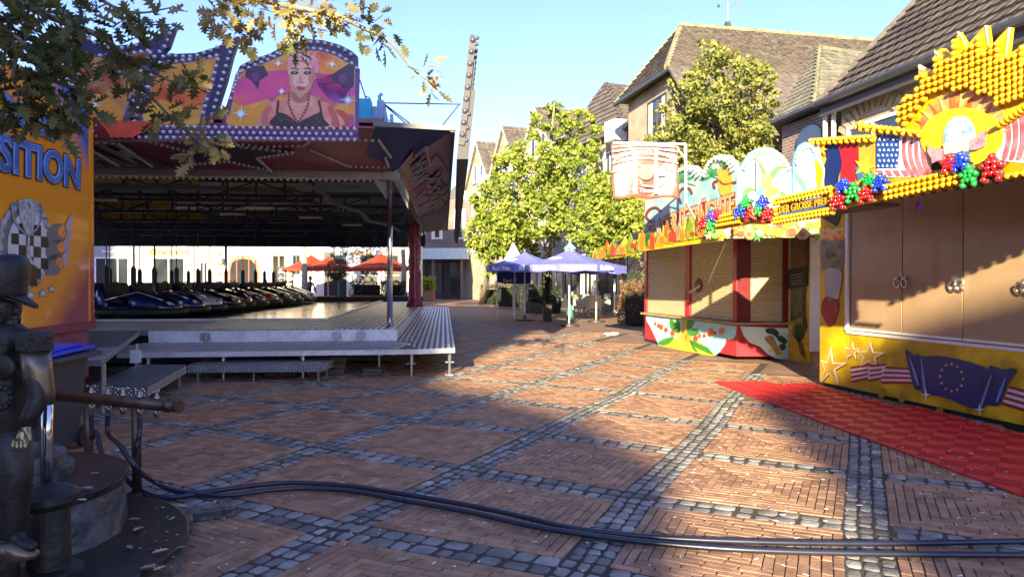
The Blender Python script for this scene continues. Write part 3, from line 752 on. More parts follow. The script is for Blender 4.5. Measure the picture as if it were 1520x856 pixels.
m_maroon = mixmat('painted_maroon', ['#6a2236', '#8e3348', '#7a2c3c', '#98503f'], scale=.9, rough=.45)
m_navy = mixmat('painted_night_sky', ['#141a52', '#202c74', '#10164a'], scale=1.2, rough=.5)
m_rust = mixmat('painted_brown_pink', ['#8a6252', '#a87a66', '#8e6076', '#b48c70'], scale=.7, rough=.4)
m_yel = mixmat('yellow_ceiling_board', ['#7d6d10', '#a08c14', '#8f7a12'], scale=1., rough=.6)
m_wrap = mat('wine_red_foil', '#8a2444', rough=.28, vary=.25, scale=7, bump=.9, bscale=6)
m_bulb = mat('clear_bulb', (.62, .64, .68), rough=.12, vary=.1, spec=.9)
m_bulbbase = mat('bulb_socket', (.35, .33, .4), rough=.4)
m_purp = mat('purple_paint', '#6a3a78', rough=.4); m_nav2 = mat('blue_black_paint', '#1c2258', rough=.4)
m_prtrim = mat('pale_trim_paint', '#9fb2b8', rough=.4)
def diamond(name):
    if name in MATS: return MATS[name]
    m = mat(name, (.68, .70, .74), rough=.4, metal=.4, vary=.15); N = m.node_tree.nodes; L = m.node_tree.links; b = N['Principled BSDF']
    tc = N.new('ShaderNodeTexCoord'); mp = N.new('ShaderNodeMapping'); mp.inputs['Scale'].default_value = (38, 38, 38); mp.inputs['Rotation'].default_value = (R(45), R(0), R(45))
    L.new(tc.outputs['Object'], mp.inputs[0]); vo = N.new('ShaderNodeTexVoronoi'); vo.inputs['Randomness'].default_value = 0; vo.inputs['Scale'].default_value = 1
    L.new(mp.outputs[0], vo.inputs[0]); bp = N.new('ShaderNodeBump'); bp.invert = True; bp.inputs['Strength'].default_value = 1; bp.inputs['Distance'].default_value = .01
    L.new(vo.outputs['Distance'], bp.inputs['Height']); L.new(bp.outputs[0], b.inputs['Normal']); return m
m_dia = diamond('chequer_plate')
def studs(root, a, b, v, nu, nv, sz=.017):
    u = (b - a); un = u.normalized(); vn = v.normalized(); n_ = un.cross(vn)
    if n_.dot(Vector((0, 0, 1.6)) - a) < 0: n_ = -n_
    mb = MB()
    for j in range(nv):
        for i in range(nu):
            c = a + u * ((i + (.5 if j % 2 else .15)) / nu) + v * ((j + .5) / nv); d1 = (un + vn * (1 if (i + j) % 2 else -1)).normalized(); d2 = n_.cross(d1)
            mb.add([c - d1 * sz, c + d2 * sz * .4, c + d1 * sz, c - d2 * sz * .4, c + n_ * .006], [(0, 1, 4), (1, 2, 4), (2, 3, 4), (3, 0, 4)])
    part('tread_stud', mb, mat('worn_stud_metal', (.75, .77, .8), rough=.3, metal=.7), root, kind='stuff')
hall = thing('bumper_car_hall', 'open-sided bumper car ride with metal deck, painted roof sign and chrome corner post', 'fairground ride', HO)
DH = .68; TH_ = .45; XL = -16.; YB = 16.7
# main deck (walkway) and driving floor
def hquad(mb, x0, x1, y0, y1, z0, z1, m=0):
    mb.prism([H(x0, y0, z1), H(x1, y0, z1), H(x1, y1, z1), H(x0, y1, z1)], (0, 0, z0 - z1), m)
fx = -1.62; fy = 2.9
mb = MB(); hquad(mb, XL, .1, 0, fy, DH - .09, DH); hquad(mb, fx, .1, fy, YB, DH - .09, DH); hquad(mb, XL, -15, fy, YB, DH - .09, DH)
deck = part('walkway_deck', mb, m_aludk, hall)
mb = MB()
for k in range(150): 
    x = XL + .1 + k * .107
    if x < .08: mb.bar(H(x, .03, DH + .006), H(x, fy - .03, DH + .006), .045, .014)
for k in range(17):
    x = fx + .06 + k * .1; mb.bar(H(x, fy + .05, DH + .006), H(x, YB - .05, DH + .006), .04, .014)
part('deck_rib', mb, m_alu, deck, kind='stuff')
mb = MB()
for i in range(9):
    for j in range(8):
        hquad(mb, -15 + i * 1.486 + .006, -15 + (i + 1) * 1.486 - .006, fy + .02 + j * 1.72, fy + .02 + (j + 1) * 1.72 - .012, DH - .03, DH + .012)
part('driving_floor', mb, m_floor, hall)
mb = MB(); mb.bar(H(fx, fy, DH + .03), H(fx, YB, DH + .03), .07, .06); mb.bar(H(-15, fy, DH + .03), H(fx, fy, DH + .03), .07, .05); part('floor_edge_rail', mb, m_alu, hall)
mb = MB(); mb.bar(H(XL, YB, DH + .1), H(.1, YB, DH + .1), .1, .22); mb.bar(H(XL, YB + .3, DH - .3), H(.1, YB + .3, DH - .3), .1, .7); part('rear_kerb', mb, m_black, hall)
# white riser with latches, then lower treads
mb = MB(); mb.prism([H(-4.35, -.012, TH_ + .01), H(.1, -.012, TH_ + .01), H(.1, -.012, DH - .012), H(-4.35, -.012, DH - .012)], H(0, .04) - H(0, 0)); riser = part('riser_plate', mb, m_dia, hall, bevel=.003); studs(riser, H(-4.33, -.012, TH_ + .02), H(.08, -.012, TH_ + .02), Vector((0, 0, DH - TH_ - .05)), 84, 4)
mb = MB(); mb.prism([H(.112, 0, TH_ + .01), H(.112, YB, TH_ + .01), H(.112, YB, DH - .012), H(.112, 0, DH - .012)], H(-.04, 0) - H(0, 0)); part('side_riser', mb, m_alu, hall)
for x in (-3.35, -1.0, -.55):
    mb = MB(); mb.box(H(x, -.03, .56), (.18, .03, .13), HA); mb.box(H(x, -.05, .56), (.06, .04, .17), HA); part('riser_latch', mb, m_steel, riser, bevel=.004)
def tread(name, poly, ribs, lab=None):
    mb = MB(); mb.prism([H(x, y, TH_) for x, y in poly], (0, 0, -.06)); o = part(name, mb, mat('tread_shaded_base', (.11, .115, .13), rough=.5, metal=.4), hall)  # base darkened between the ribs, groove shade put into the colour
    mb = MB()
    for a, b in ribs: mb.bar(H(*a, TH_ + .006), H(*b, TH_ + .006), .05, .016)
    part('tread_rib', mb, m_alu, o, kind='stuff'); return o
def clipx(x): return -1.62 if x > -4.35 else -1.62
rb_ = []
for k in range(48):
    x = -4.4 + k * .112
    if x < .42: rb_.append(((x - .25, -1.72), (x, -.03)))
tread('front_tread', [(-4.0 - .1, -1.75), (.55, -1.65), (.12, -.02), (-4.35, -.02)], rb_)
rb_ = []
for k in range(10):
    x = .17 + k * .1; y0 = -.1 - (x - .12) * 3.1 if x < .58 else -1.6
    rb_.append(((x, y0), (x, YB)))
tread('side_tread', [(.125, -.02), (.56, -1.65), (1.14, -1.5), (1.14, YB), (.125, YB)], rb_)
mb = MB()
mb.bar(H(-4.1, -1.78, TH_ - .03), H(.55, -1.68, TH_ - .03), .03, .08); mb.bar(H(.55, -1.68, TH_ - .03), H(1.14, -1.52, TH_ - .03), .03, .08); mb.bar(H(1.155, -1.52, TH_ - .03), H(1.155, YB, TH_ - .03), .03, .08)
part('tread_edge', mb, m_alu, hall)
# left platform next to the pay booth
p4 = [gp(249, 486, DH), gp(152, 534, DH), gp(90, 540, DH), Vector((-6.5, 9.3, DH)), H(-7.5, .2, DH), H(-4.35, .02, DH)]
p4 = [Vector((-6.75, 12.6, DH - .002)), Vector((-4.72, 7.95, DH - .002)), Vector((-4.9, 7.97, DH - .002)), Vector((-5.53, 9.22, DH - .002)), Vector((-8.6, 9.3, DH - .002)), Vector((-8.6, 12.3, DH - .002))]
mb = MB(); mb.prism(p4, (0, 0, -.07)); side = part('side_platform', mb, m_aludk, hall)
mb = MB()
for k in range(46):
    t = k / 46; a = Vector((-6.7, 12.5, DH + .004)).lerp(Vector((-4.75, 8.05, DH + .004)), t); b_ = a + Vector((-1.9, -.15, 0))
    if b_.y < 9.3: b_.x = max(b_.x, -4.9 - (b_.y - 7.97) * .5)
    mb.bar(a, b_, .05, .012)
part('deck_rib', mb, m_aludk, side, kind='stuff')
mb = MB(); mb.box((-5.9, 10.85, .4), (.16, .04, .2)); part('white_bracket', mb, m_wht, hall)
# support legs with feet
def legs(pts, name='support_leg'):
    for x, y, z in pts:
        mb = MB(); mb.tube([(x, y, .012), (x, y, z)], .022, 8); mb.tube([(x, y, .2), (x, y, z)], .03, 8); mb.box((x, y, .008), (.14, .14, .012)); mb.bar((x - .07, y, z * .55), (x + .07, y, z * .55), .015, .015)
        part(name, mb, m_steel, hall)
L3 = [H(x, -1.6) for x in (-3.7, -2.55, -1.3, .45)] + [H(1.08, -1.42)] + [H(1.08, y) for y in (2, 5.5, 9, 12.5)] + [H(x, -.3) for x in (-3.4, -1.6, -.2)]
legs([(p.x, p.y, TH_ - .06) for p in L3]); legs([(-4.9, 8.3, DH - .08), (-5.9, 10.9, DH - .08)])
for x, y, s in ((-1.75, -1.1, (.5, .4, .26)), (-.2, -1.55, (.3, .25, .14)), (-1.0, -1.0, (.6, .5, .3)), (-3.0, -.8, (.5, .5, .35))):
    mb = MB()
    for q in range(3): mb.box(H(x, y, s[2] * (q + .5) / 3), (s[0], s[1], s[2] / 3 - .012), HA + .1 * q)
    part('packing_timber', mb, mat('old_timber', (.10, .07, .045), rough=.9, vary=.35), hall)
mb = MB(); hquad(mb, XL, .0, .35, YB, .05, DH - .12); part('floor_frame', mb, m_black, hall)
# posts and beams
PH = 3.52
mb = MB(); mb.tube([H(-.03, .12, DH), H(-.03, .12, PH)], .055, 16); mb.lathe(H(-.03, .12, DH), [(.1, 0), (.1, .015), (.06, .03)], 16); part('corner_post', mb, m_chrome, hall, smooth=True)
mb = MB(); mb.prism([H(-.35, .15, PH - .02), H(-.06, .15, PH - .02), H(-.06, .15, PH - .45)], H(0, .06) - H(0, 0)); part('corner_bracket', mb, m_prtrim, hall)
pts = []; rw = random.Random(5)
mb = MB(); rings = []
for k in range(26):
    z = DH + (PH - DH) * k / 25; rr = .17 + .03 * rw.random() + (.10 if k < 2 else 0) + (.03 if k > 23 else 0); c_ = H(-.03, 10.9, z)
    rings.append([(c_.x + (rr + .022 * math.sin(3 * t + k * .8) + .012 * rw.random()) * math.cos(t), c_.y + rr * math.sin(t), z) for t in [2 * math.pi * j / 16 for j in range(16)]])
mb.loft(rings); part('wrapped_post', mb, m_wrap, hall, smooth=True)
for x, y in ((-15.6, .12), (-.03, YB - .1), (-15.6, YB - .1), (-8, YB - .1)):
    mb = MB(); mb.tube([H(x, y, DH), H(x, y, PH)], .055, 12); part('post', mb, m_chrome, hall, smooth=True)
mb = MB(); mb.bar(H(-15.8, .05, PH + .06), H(.1, .05, PH + .06), .14, .2); part('front_beam', mb, m_steel, hall)
mb = MB(); mb.box(H(.02, .05, PH + .06), (.34, .22, .24), HA); part('beam_joint', mb, m_steel, hall, bevel=.01)
mb = MB()
for dx in (0, .13): mb.bar(H(.05 + dx, .2, PH + .06 - dx * .4), H(.05 + dx, YB, PH + .06 - dx * .4), .07, .09)
part('side_beam', mb, m_chrome, hall)
# ceiling in painted strips and lattice girders with yellow boards
mcs = [m_yel, m_maroon, m_dkteal, mat('ceiling_black', (.02, .02, .022), rough=.7), mixmat('ceiling_red', ['#3a1014', '#5a1a1c'], rough=.5)]
seq = [1, 0, 0, 3, 4, 3, 2, 3, 3, 2, 4, 3, 2, 3, 2, 3]
for i in range(16):
    for j, xs in enumerate(((XL, -9.5), (-9.5, -5.5), (-5.5, -2.9), (-2.9, .05))):
        mi = seq[i]
        if j == 3: mi = 2 if i % 3 else 3
        if j == 0 and i > 5: mi = 3
        mb = MB(); y0 = .1 + i * YB / 16; hquad(mb, xs[0], xs[1] - .01, y0, y0 + YB / 16 - .03, 4.0, 4.05); part('ceiling_board', mb, mcs[mi], hall)
def girder(y, x0, x1, zb, zt, boards=None):
    mb = MB(); mb.bar(H(x0, y, zb), H(x1, y, zb), .07, .07); mb.bar(H(x0, y, zt), H(x1, y, zt), .07, .07)
    n = int((x1 - x0) / .62); st = (x1 - x0) / n
    for k in range(n + 1):
        x = x0 + k * st; mb.bar(H(x, y, zb), H(x, y, zt), .045, .045)
        if k < n:
            a, b_ = (zb, zt) if (k // 2) % 2 else (zt, zb)
            if k % 2 == 0: mb.bar(H(x, y, a), H(x + 2 * st if k + 2 <= n else x + st, y, b_), .035, .035)
    g_ = part('lattice_girder', mb, mat('girder_paint', (.03, .026, .024), rough=.5), hall)
    if boards:
        mb = MB()
        for (a, b_, c, d) in boards: mb.prism([H(a, y + .08, c), H(b_, y + .08, c), H(b_, y + .08, d), H(a, y + .08, d)], H(0, .03) - H(0, 0))
        part('yellow_board', mb, mat('yellow_board_paint', '#b09012', rough=.5, vary=.2), g_)
girder(1.2, XL, -3.4, 3.42, 3.85, [(-9.5, -3.9, 3.52, 3.8)])
girder(3.2, XL, -2, 3.4, 3.85)
girder(5.6, XL, -1, 3.36, 3.8, [(-10.5, -6.0, 3.44, 3.74)])
girder(8.2, XL, -.2, 3.34, 3.8, [(-9., -6.2, 3.4, 3.62)])
girder(11., XL, -.2, 3.3, 3.8); girder(14., XL, -.2, 3.3, 3.8)
for x, y in ((-3.6, 3.5), (-2.9, 6.), (-2.1, 8.5), (-6.5, 2.2), (-4.7, 5.2)):
    mb = MB(); mb.bar(H(x, y, 3.28), H(x + .55, y + .25, 3.3), .07, .05); part('ceiling_light_tube', mb, mat('tube_plastic', (.35, .33, .28), rough=.4), hall)
mb = MB(); pv = [H(-1.9, 1.2, 3.6), H(-1.7, 2.6, 3.55), H(-1.5, 3.4, 3.35), H(-1.1, 4.6, 3.3), H(-1.0, 5.4, 3.15), H(-.5, 6.6, 3.12), H(-.3, 7.2, 3.0)]
mb.tube(pv, .05, 6); part('ceiling_cable', mb, m_gut, hall)
# rear fascia hanging down
mb = MB(); mb.prism([H(XL, YB, 2.98), H(.0, YB, 2.98), H(.0, YB, 4.06), H(XL, YB, 4.06)], H(0, .06) - H(0, 0)); rf_ = part('rear_fascia', mb, m_dkteal, hall)
mb = MB()
for k in range(14): mb.prism([H(-15 + k * 1.1, YB - .02, 3.02), H(-15 + k * 1.1 + .9, YB - .02, 3.02), H(-15 + k * 1.1 + .9, YB - .02, 3.5), H(-15 + k * 1.1, YB - .02, 3.5)], H(0, .015) - H(0, 0))
part('fascia_panel', mb, mixmat('fascia_paint', ['#0e1e24', '#2a1c24', '#14303a'], scale=1.5), rf_)
# soffit between the front beam and the sign
SB = Vector((0, 0, 0)); fz0, fz1 = 3.72, 3.55
xo = 1.12                                     # outboard edge of roof flap (local)
def soff(x, t): return H(x, -3.0 + 2.95 * t, fz0 + (fz1 - fz0) * t + .06)
sx0, sx1 = -6.0, 1.12
def swp(poly, m, name, lift=0., th=.03, parent=None):
    mb = MB(); mb.prism([soff(x, t) - Vector((0, 0, lift)) for x, t in poly], (0, 0, th)); return part(name, mb, m, parent or hall)
swp([(XL, 0), (-.0, 0), (-.32, .55), (.0, .75), (0.02, 1), (XL, 1)], m_maroon, 'front_soffit')
swp([(0.0, 0), (xo, 0), (.06, 1), (.02, 1), (0, .75), (-.32, .55)], m_navy, 'corner_soffit', lift=-.004)
nd = (H(0, -1) - H(0, 0)) * .5 + Vector((0, 0, -1))
soffb = []
for pl_ in ([(-.75, .05), (-1.2, .35), (-1.9, .4), (-3.2, .12)], [(-1.15, .45), (-.7, .85), (.0, .85), (.0, .6)], [(-.7, .2), (.0, .22), (.1, .6)]):
    for p in along([(x, t * 3, 0) for x, t in pl_], .1): soffb.append(soff(p[0], p[1] / 3) - Vector((0, 0, .01)))
# big star outlined with bulbs and relief letters on the soffit
stp = [(x, t) for x, t in star(-2.55, .5, .95, .42, 5, -math.pi / 2 + .25, 1.2, .52)]
s_ = swp(stp, mat('star_black', (.03, .03, .035), rough=.35), 'soffit_star', lift=.03, th=.025)
for p in along([(x, t * 3, 0) for x, t in stp + [stp[0]]], .1): soffb.append(soff(p[0], p[1] / 3) - Vector((0, 0, .045)))
def sfn(x0, x1, t0, t1):
    def fn(u, v, d): return soff(x0 + (x1 - x0) * u, t0 + (t1 - t0) * (1 - v)) - Vector((0, 0, .01 + .05 * d))
    return fn
tx = text_quad('STAR', sfn(-6.0, -3.75, .2, .9), mat('letter_black', (.035, .035, .04), rough=.3), 'soffit_lettering', hall, bold=.03)
for k in range(4):
    for p in along([(x, t * 3, 0) for x, t in [(-5.9 + k * .56, .3), (-5.6 + k * .56, .3), (-5.75 + k * .56, .85)]], .12): soffb.append(soff(p[0], p[1] / 3) - Vector((0, 0, .06)))
# bulb rim under the beam
rim = [H(-7.5 + k * .115, -.06, PH - .08) for k in range(64)]
# ---- front sign: three painted boards
sp = Plane((H(-7, -3)).to_2d(), (H(1, -3)).to_2d())
rowm = MB(); artm(rowm, sp, [(126, 184), (532, 190), (532, 208), (126, 208)], 0, .0, .12)
base = part('sign_base_strip', rowm, m_purp, hall)
mb = MB(); artm(mb, sp, [(126, 192), (532, 197.5), (532, 203), (126, 200)], 0, .006, .006); part('dark_strip', mb, m_nav2, base)
sb = []
for yy in (187, 195, 203):
    for k in range(39):
        px = 135 + k * 10.3 + (5 if yy == 195 else 0)
        if px < 530: sb.append(sp.P(px, yy + (px - 130) * .012, .01))
boards = [
 dict(o=[(327,187),(338,150),(350,112),(356,98),(375,88),(400,80),(422,68),(440,61),(455,58),(480,60),(505,67),(522,76),(531,84),(531,191)],
      i=[(338,187),(352,130),(359,109),(380,100),(405,91),(425,82),(445,77),(470,77),(495,83),(515,94),(526,104),(526,190)]),
 dict(o=[(196,185),(208,140),(222,108),(234,90),(240,78),(262,80),(290,79),(315,72),(335,64),(355,54),(345,84),(336,120),(320,170),(316,187)],
      i=[(212,185),(226,130),(246,98),(270,96),(300,92),(322,86),(312,120),(298,170),(294,187)]),
 dict(o=[(100,185),(104,120),(106,30),(118,48),(138,62),(165,68),(195,66),(225,58),(260,41),(250,70),(238,82),(220,105),(204,140),(192,184)],
      i=[(118,185),(122,120),(124,82),(150,88),(185,86),(222,78),(208,105),(194,140),(180,184)])]
m_pics = [mixmat('sign_sunset_print', ['#c7431f', '#e0842a', '#d8a02c', '#b03a6a', '#d05a28'], scale=2.2, rough=.35),
          mixmat('sign_dusk_print', ['#b0351c', '#d0702a', '#cf9a3a', '#8a2a1c'], scale=1.8, rough=.35),
          mixmat('sign_haze_print', ['#a8401f', '#8a3326', '#b8894a', '#c0501f'], scale=2., rough=.35)]
for bd, mp_ in zip(boards, m_pics):
    o_ = [tuple(p) for p in bd['o']]; i_ = bd['i']
    panel = art(sp, o_, m_nav2, 'sign_board', hall, lift=0, th=.1)
    # purple inner band and trim, picture in front
    def grow(poly, f, c=None):
        cx = sum(p[0] for p in poly) / len(poly); cy = sum(p[1] for p in poly) / len(poly); out = []
        for x, y in poly:
            d = math.hypot(x - cx, y - cy); out.append((x + (x - cx) / d * f, y + (y - cy) / d * f))
        return out
    art(sp, [(x, min(y, 190)) for x, y in grow(i_, 8.5)], m_purp, 'sign_border', panel, .006, .006)
    art(sp, [(x, min(y, 190)) for x, y in grow(i_, 1.3)], m_prtrim, 'picture_trim', panel, .012, .006)
    pic = art(sp, i_, mp_, 'sign_picture', panel, .018, .006)
    def line_b(poly, f, step):
        q = grow(poly, f); q = [p for p in q if p[1] < 184]
        return [sp.P(p[0], p[1], .016) for p in along([(x, y, 0) for x, y in q], step)]
    sb += line_b(i_, 5., 10.2)
    q = []
    for a, b in zip(grow(o_, -6), o_):
        if a[1] < 182: q.append(a)
    sb += [sp.P(p[0], p[1], .016) for p in along([(x, y, 0) for x, y in q], 10.6)]
    bd['pic'] = pic
bulbs(hall, sb + rim + soffb, .026, m_bulb, m_bulbbase, 'lamp_bulb', cap=300, n=-H(0, 1) + H(0, 0))
# picture content, board one: a generic pop singer with short pink hair
pic = boards[0]['pic']; k_ = .022
def A(pts, col, name, l=1, sm=True, rough=.4):
    m = col if not isinstance(col, str) else mat('print_' + col.strip('#'), col, rough=rough, vary=.06)
    return art(sp, smoothp(pts, 4, True) if sm else pts, m, name, pic, .018 + .0035 * l, .003)
A([(356,120),(420,105),(516,118),(518,148),(430,140),(354,158)], mixmat('pp', ['#c04a8a', '#d8508a', '#e07a40'], 2.), 'painted_haze')
A([(470,120),(498,110),(516,114),(518,152),(490,148)], '#8c3aa0', 'painted_haze')
A([(341,186),(350,165),(400,170),(420,186)], '#d89a2a', 'painted_glow', 1)
for q in ([(368,102),(392,98),(399,112),(386,120),(384,134),(375,122),(364,114)], [(492,112),(505,104),(518,96),(526,100),(526,128),(517,135),(507,126),(495,122)]):
    A(q, '#33204a', 'painted_spotlight', 2, False)
for c_ in ((380, 115), (509, 118)): A(ell(c_[0], c_[1], 6, 7), '#6a2a70', 'painted_lens', 3, False)
A([(389,186),(390,168),(402,153),(425,146),(436,140),(457,140),(470,148),(490,155),(500,168),(505,189)], mixmat('skin_shoulders', ['#e8a890', '#d8806a', '#e6b8a0'], 3., rough=.4), 'painted_shoulders', 2)
A([(433,132),(434,150),(444,160),(456,152),(458,134)], '#dba58c', 'painted_neck', 3)
A([(429,98),(429,115),(433,130),(441,141),(450,143),(459,135),(466,120),(468,104),(464,92),(448,87),(434,90)], mixmat('skin_face', ['#efc6ae', '#e5ab94'], 4.), 'painted_face', 4)
A([(428,108),(428,92),(432,82),(446,80),(464,83),(474,92),(474,106),(468,120),(466,108),(462,98),(452,94),(438,93),(432,99)], mixmat('pink_hair', ['#d8788a', '#eaa0a8', '#c85a74'], 9.), 'painted_hair', 5)
A([(429,92),(431,79),(436,82),(441,78),(446,82),(452,79),(457,83),(463,82),(468,87),(466,95),(448,88),(434,94)], '#e79aa6', 'painted_hair_tuft', 6, False)
for x in (438, 457):
    A([(x - 6, 109), (x - 2, 106.5), (x + 3, 107), (x + 6, 110), (x + 1, 112), (x - 4, 111.5)], '#3a1a1e', 'painted_eye', 5); A([(x - 7, 104), (x - 1, 101.5), (x + 6, 103.5), (x + 5, 105), (x - 1, 103.3)], '#6a3a34', 'painted_brow', 6)
A([(447,112),(449,121),(452,124),(447,125),(444,122)], '#cc8a74', 'painted_nose', 5); A([(440,131),(445,129),(450,130),(455,131),(450,135),(444,135)], '#b0484e', 'painted_lips', 5)
A([(405,187),(410,172),(416,168),(428,172),(442,182),(456,176),(470,170),(477,168),(482,178),(484,189)], '#221622', 'painted_top', 5)
for a, b in (((412, 170), (414, 150)), ((478, 170), (474, 150))): A(ribbon([a, b], 3), '#1c1218', 'painted_strap', 5, False)
A([(429,112),(431,128),(438,139),(448,143),(459,136),(466,122),(468,108),(463,118),(456,128),(448,134),(440,131),(434,122)], '#cf937c', 'painted_jaw_shade', 5)
A([(460,104),(467,104),(466,118),(460,126),(458,116)], '#c98a74', 'painted_cheek_shade', 5); A([(430,110),(436,114),(434,122),(431,120)], '#d49a84', 'painted_cheek_shade', 5); A([(434,134),(446,146),(458,137),(456,150),(444,154),(434,148)], '#b06a54', 'painted_neck_shade', 4)
A([(389,186),(390,170),(398,158),(404,160),(399,172),(399,187)], '#c06a5c', 'painted_arm_shade', 3); A([(505,188),(500,170),(492,157),(487,162),(492,174),(494,188)], '#b85f50', 'painted_arm_shade', 3)
for k in range(7): A(ribbon([(433 + k * 5.5, 94 - (k % 2)), (435 + k * 5.2, 86), (438 + k * 5, 80)], 1.3), '#b84a68' if k % 2 else '#f4bcc4', 'painted_hair_strand', 7, False)
for x, y in ((438, 109), (457, 109)): A(ell(x, y - .2, 2.2, 1.8, 10), '#7aa0b0', 'painted_iris', 6, False); A(ell(x, y - .2, .9, .9, 8), '#181214', 'painted_pupil', 7, False)
A([(436,88),(446,85),(456,86),(460,92),(448,91)], '#f0c2c6', 'painted_hair_light', 7); A([(441,119),(443,124),(442,126)], '#b87a66', 'painted_nose_shade', 6, False)
for a, b in (((423, 178), (436, 181)), ((452, 179), (462, 175)), ((415, 175), (420, 184)), ((470, 175), (476, 184))): A(ribbon([a, b], 1.2), '#6a4a66', 'painted_lace', 7, False)
for x, y, rx, ry, c in ((372, 150, 14, 9, '#e6a13a'), (505, 172, 13, 8, '#c8482a'), (365, 140, 9, 6, '#b8406a'), (418, 100, 12, 7, '#e08838'), (492, 98, 10, 6, '#e0a83a')): A(ell(x, y, rx, ry, 14, .4), c, 'painted_glow', .4, True)
for sgn, pts in ((0, [(430,140),(429,155),(436,172),(442,182)]), (1, [(459,140),(458,158),(450,172),(443,183)])):
    for p in along([(x, y, 0) for x, y in pts], 5): A(ell(p[0], p[1], 1.9, 1.9, 8), '#7a4a34', 'necklace_bead', 6, False)
def sparkle(pl, cx, cy, r, parent, lift):
    mm = mat('sparkle_print', '#d8f2fa', rough=.4)
    for k in range(6):
        t = math.pi * k / 6 + .1; l_ = r * (1 if k % 3 == 0 else .6); dx, dy = math.cos(t), math.sin(t)
        art(pl, [(cx - dx * l_, cy - dy * l_), (cx - dy * 1.1, cy + dx * 1.1), (cx + dx * l_, cy + dy * l_), (cx + dy * 1.1, cy - dx * 1.1)], mm, 'painted_sparkle', parent, lift + k * .0004, .002)
for c_ in ((359, 170), (517, 150), (414, 96), (494, 97), (419, 137)): sparkle(sp, *c_, 14 if c_[1] > 140 else 7, pic, .045)
sparkle(sp, 183, 107, 10, boards[2]['pic'], .03); sparkle(sp, 141, 157, 12, boards[2]['pic'], .03)
for bi, q in ((1, [(215,180),(235,150),(275,160),(296,184)]), (1, [(230,120),(280,98),(315,96),(300,130)]), (2, [(125,180),(140,140),(180,160),(178,182)])):
    art(sp, smoothp(q, 4, True), mixmat('flare_paint', ['#d8b23a', '#c87a2a'], 2.), 'painted_flare', boards[bi]['pic'], .024, .004)
# back bracing of the sign
mb = MB()
for x in (-4.5, -2.5, -.6):
    mb = MB(); mb.bar(H(x, -2.85, 3.9), H(x, -2.85, 4.75), .06, .06); mb.bar(H(x, -2.8, 4.7), H(x, -1.2, 3.9), .05, .05); part('sign_strut', mb, m_steel, hall)
# ---- roof top plate, side flap and outer parapet
mb = MB(); hquad(mb, XL, .1, -.0, YB, 4.06, 4.12); hquad(mb, XL, .1, -3.0, .0, 3.86, 3.92); part('roof_sheet', mb, mat('roof_canvas', (.25, .1, .1), rough=.8), hall)
mb = MB(); mb.prism([H(.1, .0, PH + .1), H(xo, -3.0, 3.78), H(xo, YB, 3.74), H(.1, YB, PH + .1)], (0, 0, .05)); flap = part('side_flap', mb, m_rust, hall)
mb = MB(); mb.bar(H(-.02, -3., 3.84), H(xo + .05, -3., 3.8), .06, .07); mb.bar(H(xo, -3., 3.8), H(xo, YB, 3.76), .07, .1); part('flap_edge', mb, m_gut, flap)
def fp(a, t, l=.0): return H(.1, t * YB - 3 * a * (1 - t), PH + .1).lerp(H(xo, -3 + (YB + 3) * t, 3.76), a) - Vector((0, 0, .012 + l))
def flq(poly, m, name, l=0.): part(name, MB().prism([fp(a, t, l) for a, t in poly], (0, 0, .008)), m, flap)
flq([(.05, .0), (.4, 0), (.2, .1), (.02, .12)], mat('gold_paint', '#a08a58', rough=.4), 'painted_patch')
flq([(.55, .42), (.95, .36), (.95, .43), (.7, .47)], mat('amber_paint', '#c98f3c', rough=.4), 'painted_flash')
flq([(.4, .56), (.75, .52), (.68, .58), (.4, .62)], mat('amber_paint', '#c98f3c', rough=.4), 'painted_flash')
flq([(.15, .22), (.7, .18), (.95, .3), (.5, .36)], m_maroon, 'painted_patch'); flq([(.05, .6), (.95, .5), (.95, 1), (.05, 1)], mat('flap_dark', (.06, .05, .06), rough=.4), 'painted_patch')
fb = []
for pl_ in ([(.25, .03), (.6, .02), (.62, .1), (.3, .12), (.25, .03)], [(.3, .16), (.75, .08), (.9, .16), (.6, .3), (.4, .28)], [(.2, .3), (.6, .25), (.8, .3), (.5, .4), (.2, .42)], [(.5, .5), (.8, .4), (.95, .5), (.7, .6), (.5, .5)], [(.1, .06), (.1, .5)]):
    for p in along([(a * 2.6, t * 18, 0) for a, t in pl_], .16): fb.append(fp(p[0] / 2.6, p[1] / 18, .01))
me_ = []; mb = MB()
for p in fb: mb.ball(p, .035, 6, 4)
part('bulb_outline', mb, mat('dull_bulb', (.4, .38, .36), rough=.3), flap, kind='stuff')
tl = text_quad('STAR', lambda u, v, d: fp(.28 + .3 * (1 - v), .04 + .13 * (1 - u), .01 + .03 * d), mat('relief_grey', (.16, .14, .14), rough=.35), 'flap_lettering', flap, bold=.03)
tl = text_quad('ROCK', lambda u, v, d: fp(.5 + .3 * (1 - v), .16 + .2 * (1 - u), .01 + .03 * d), mat('relief_grey', (.16, .14, .14), rough=.35), 'flap_lettering', flap, bold=.03)
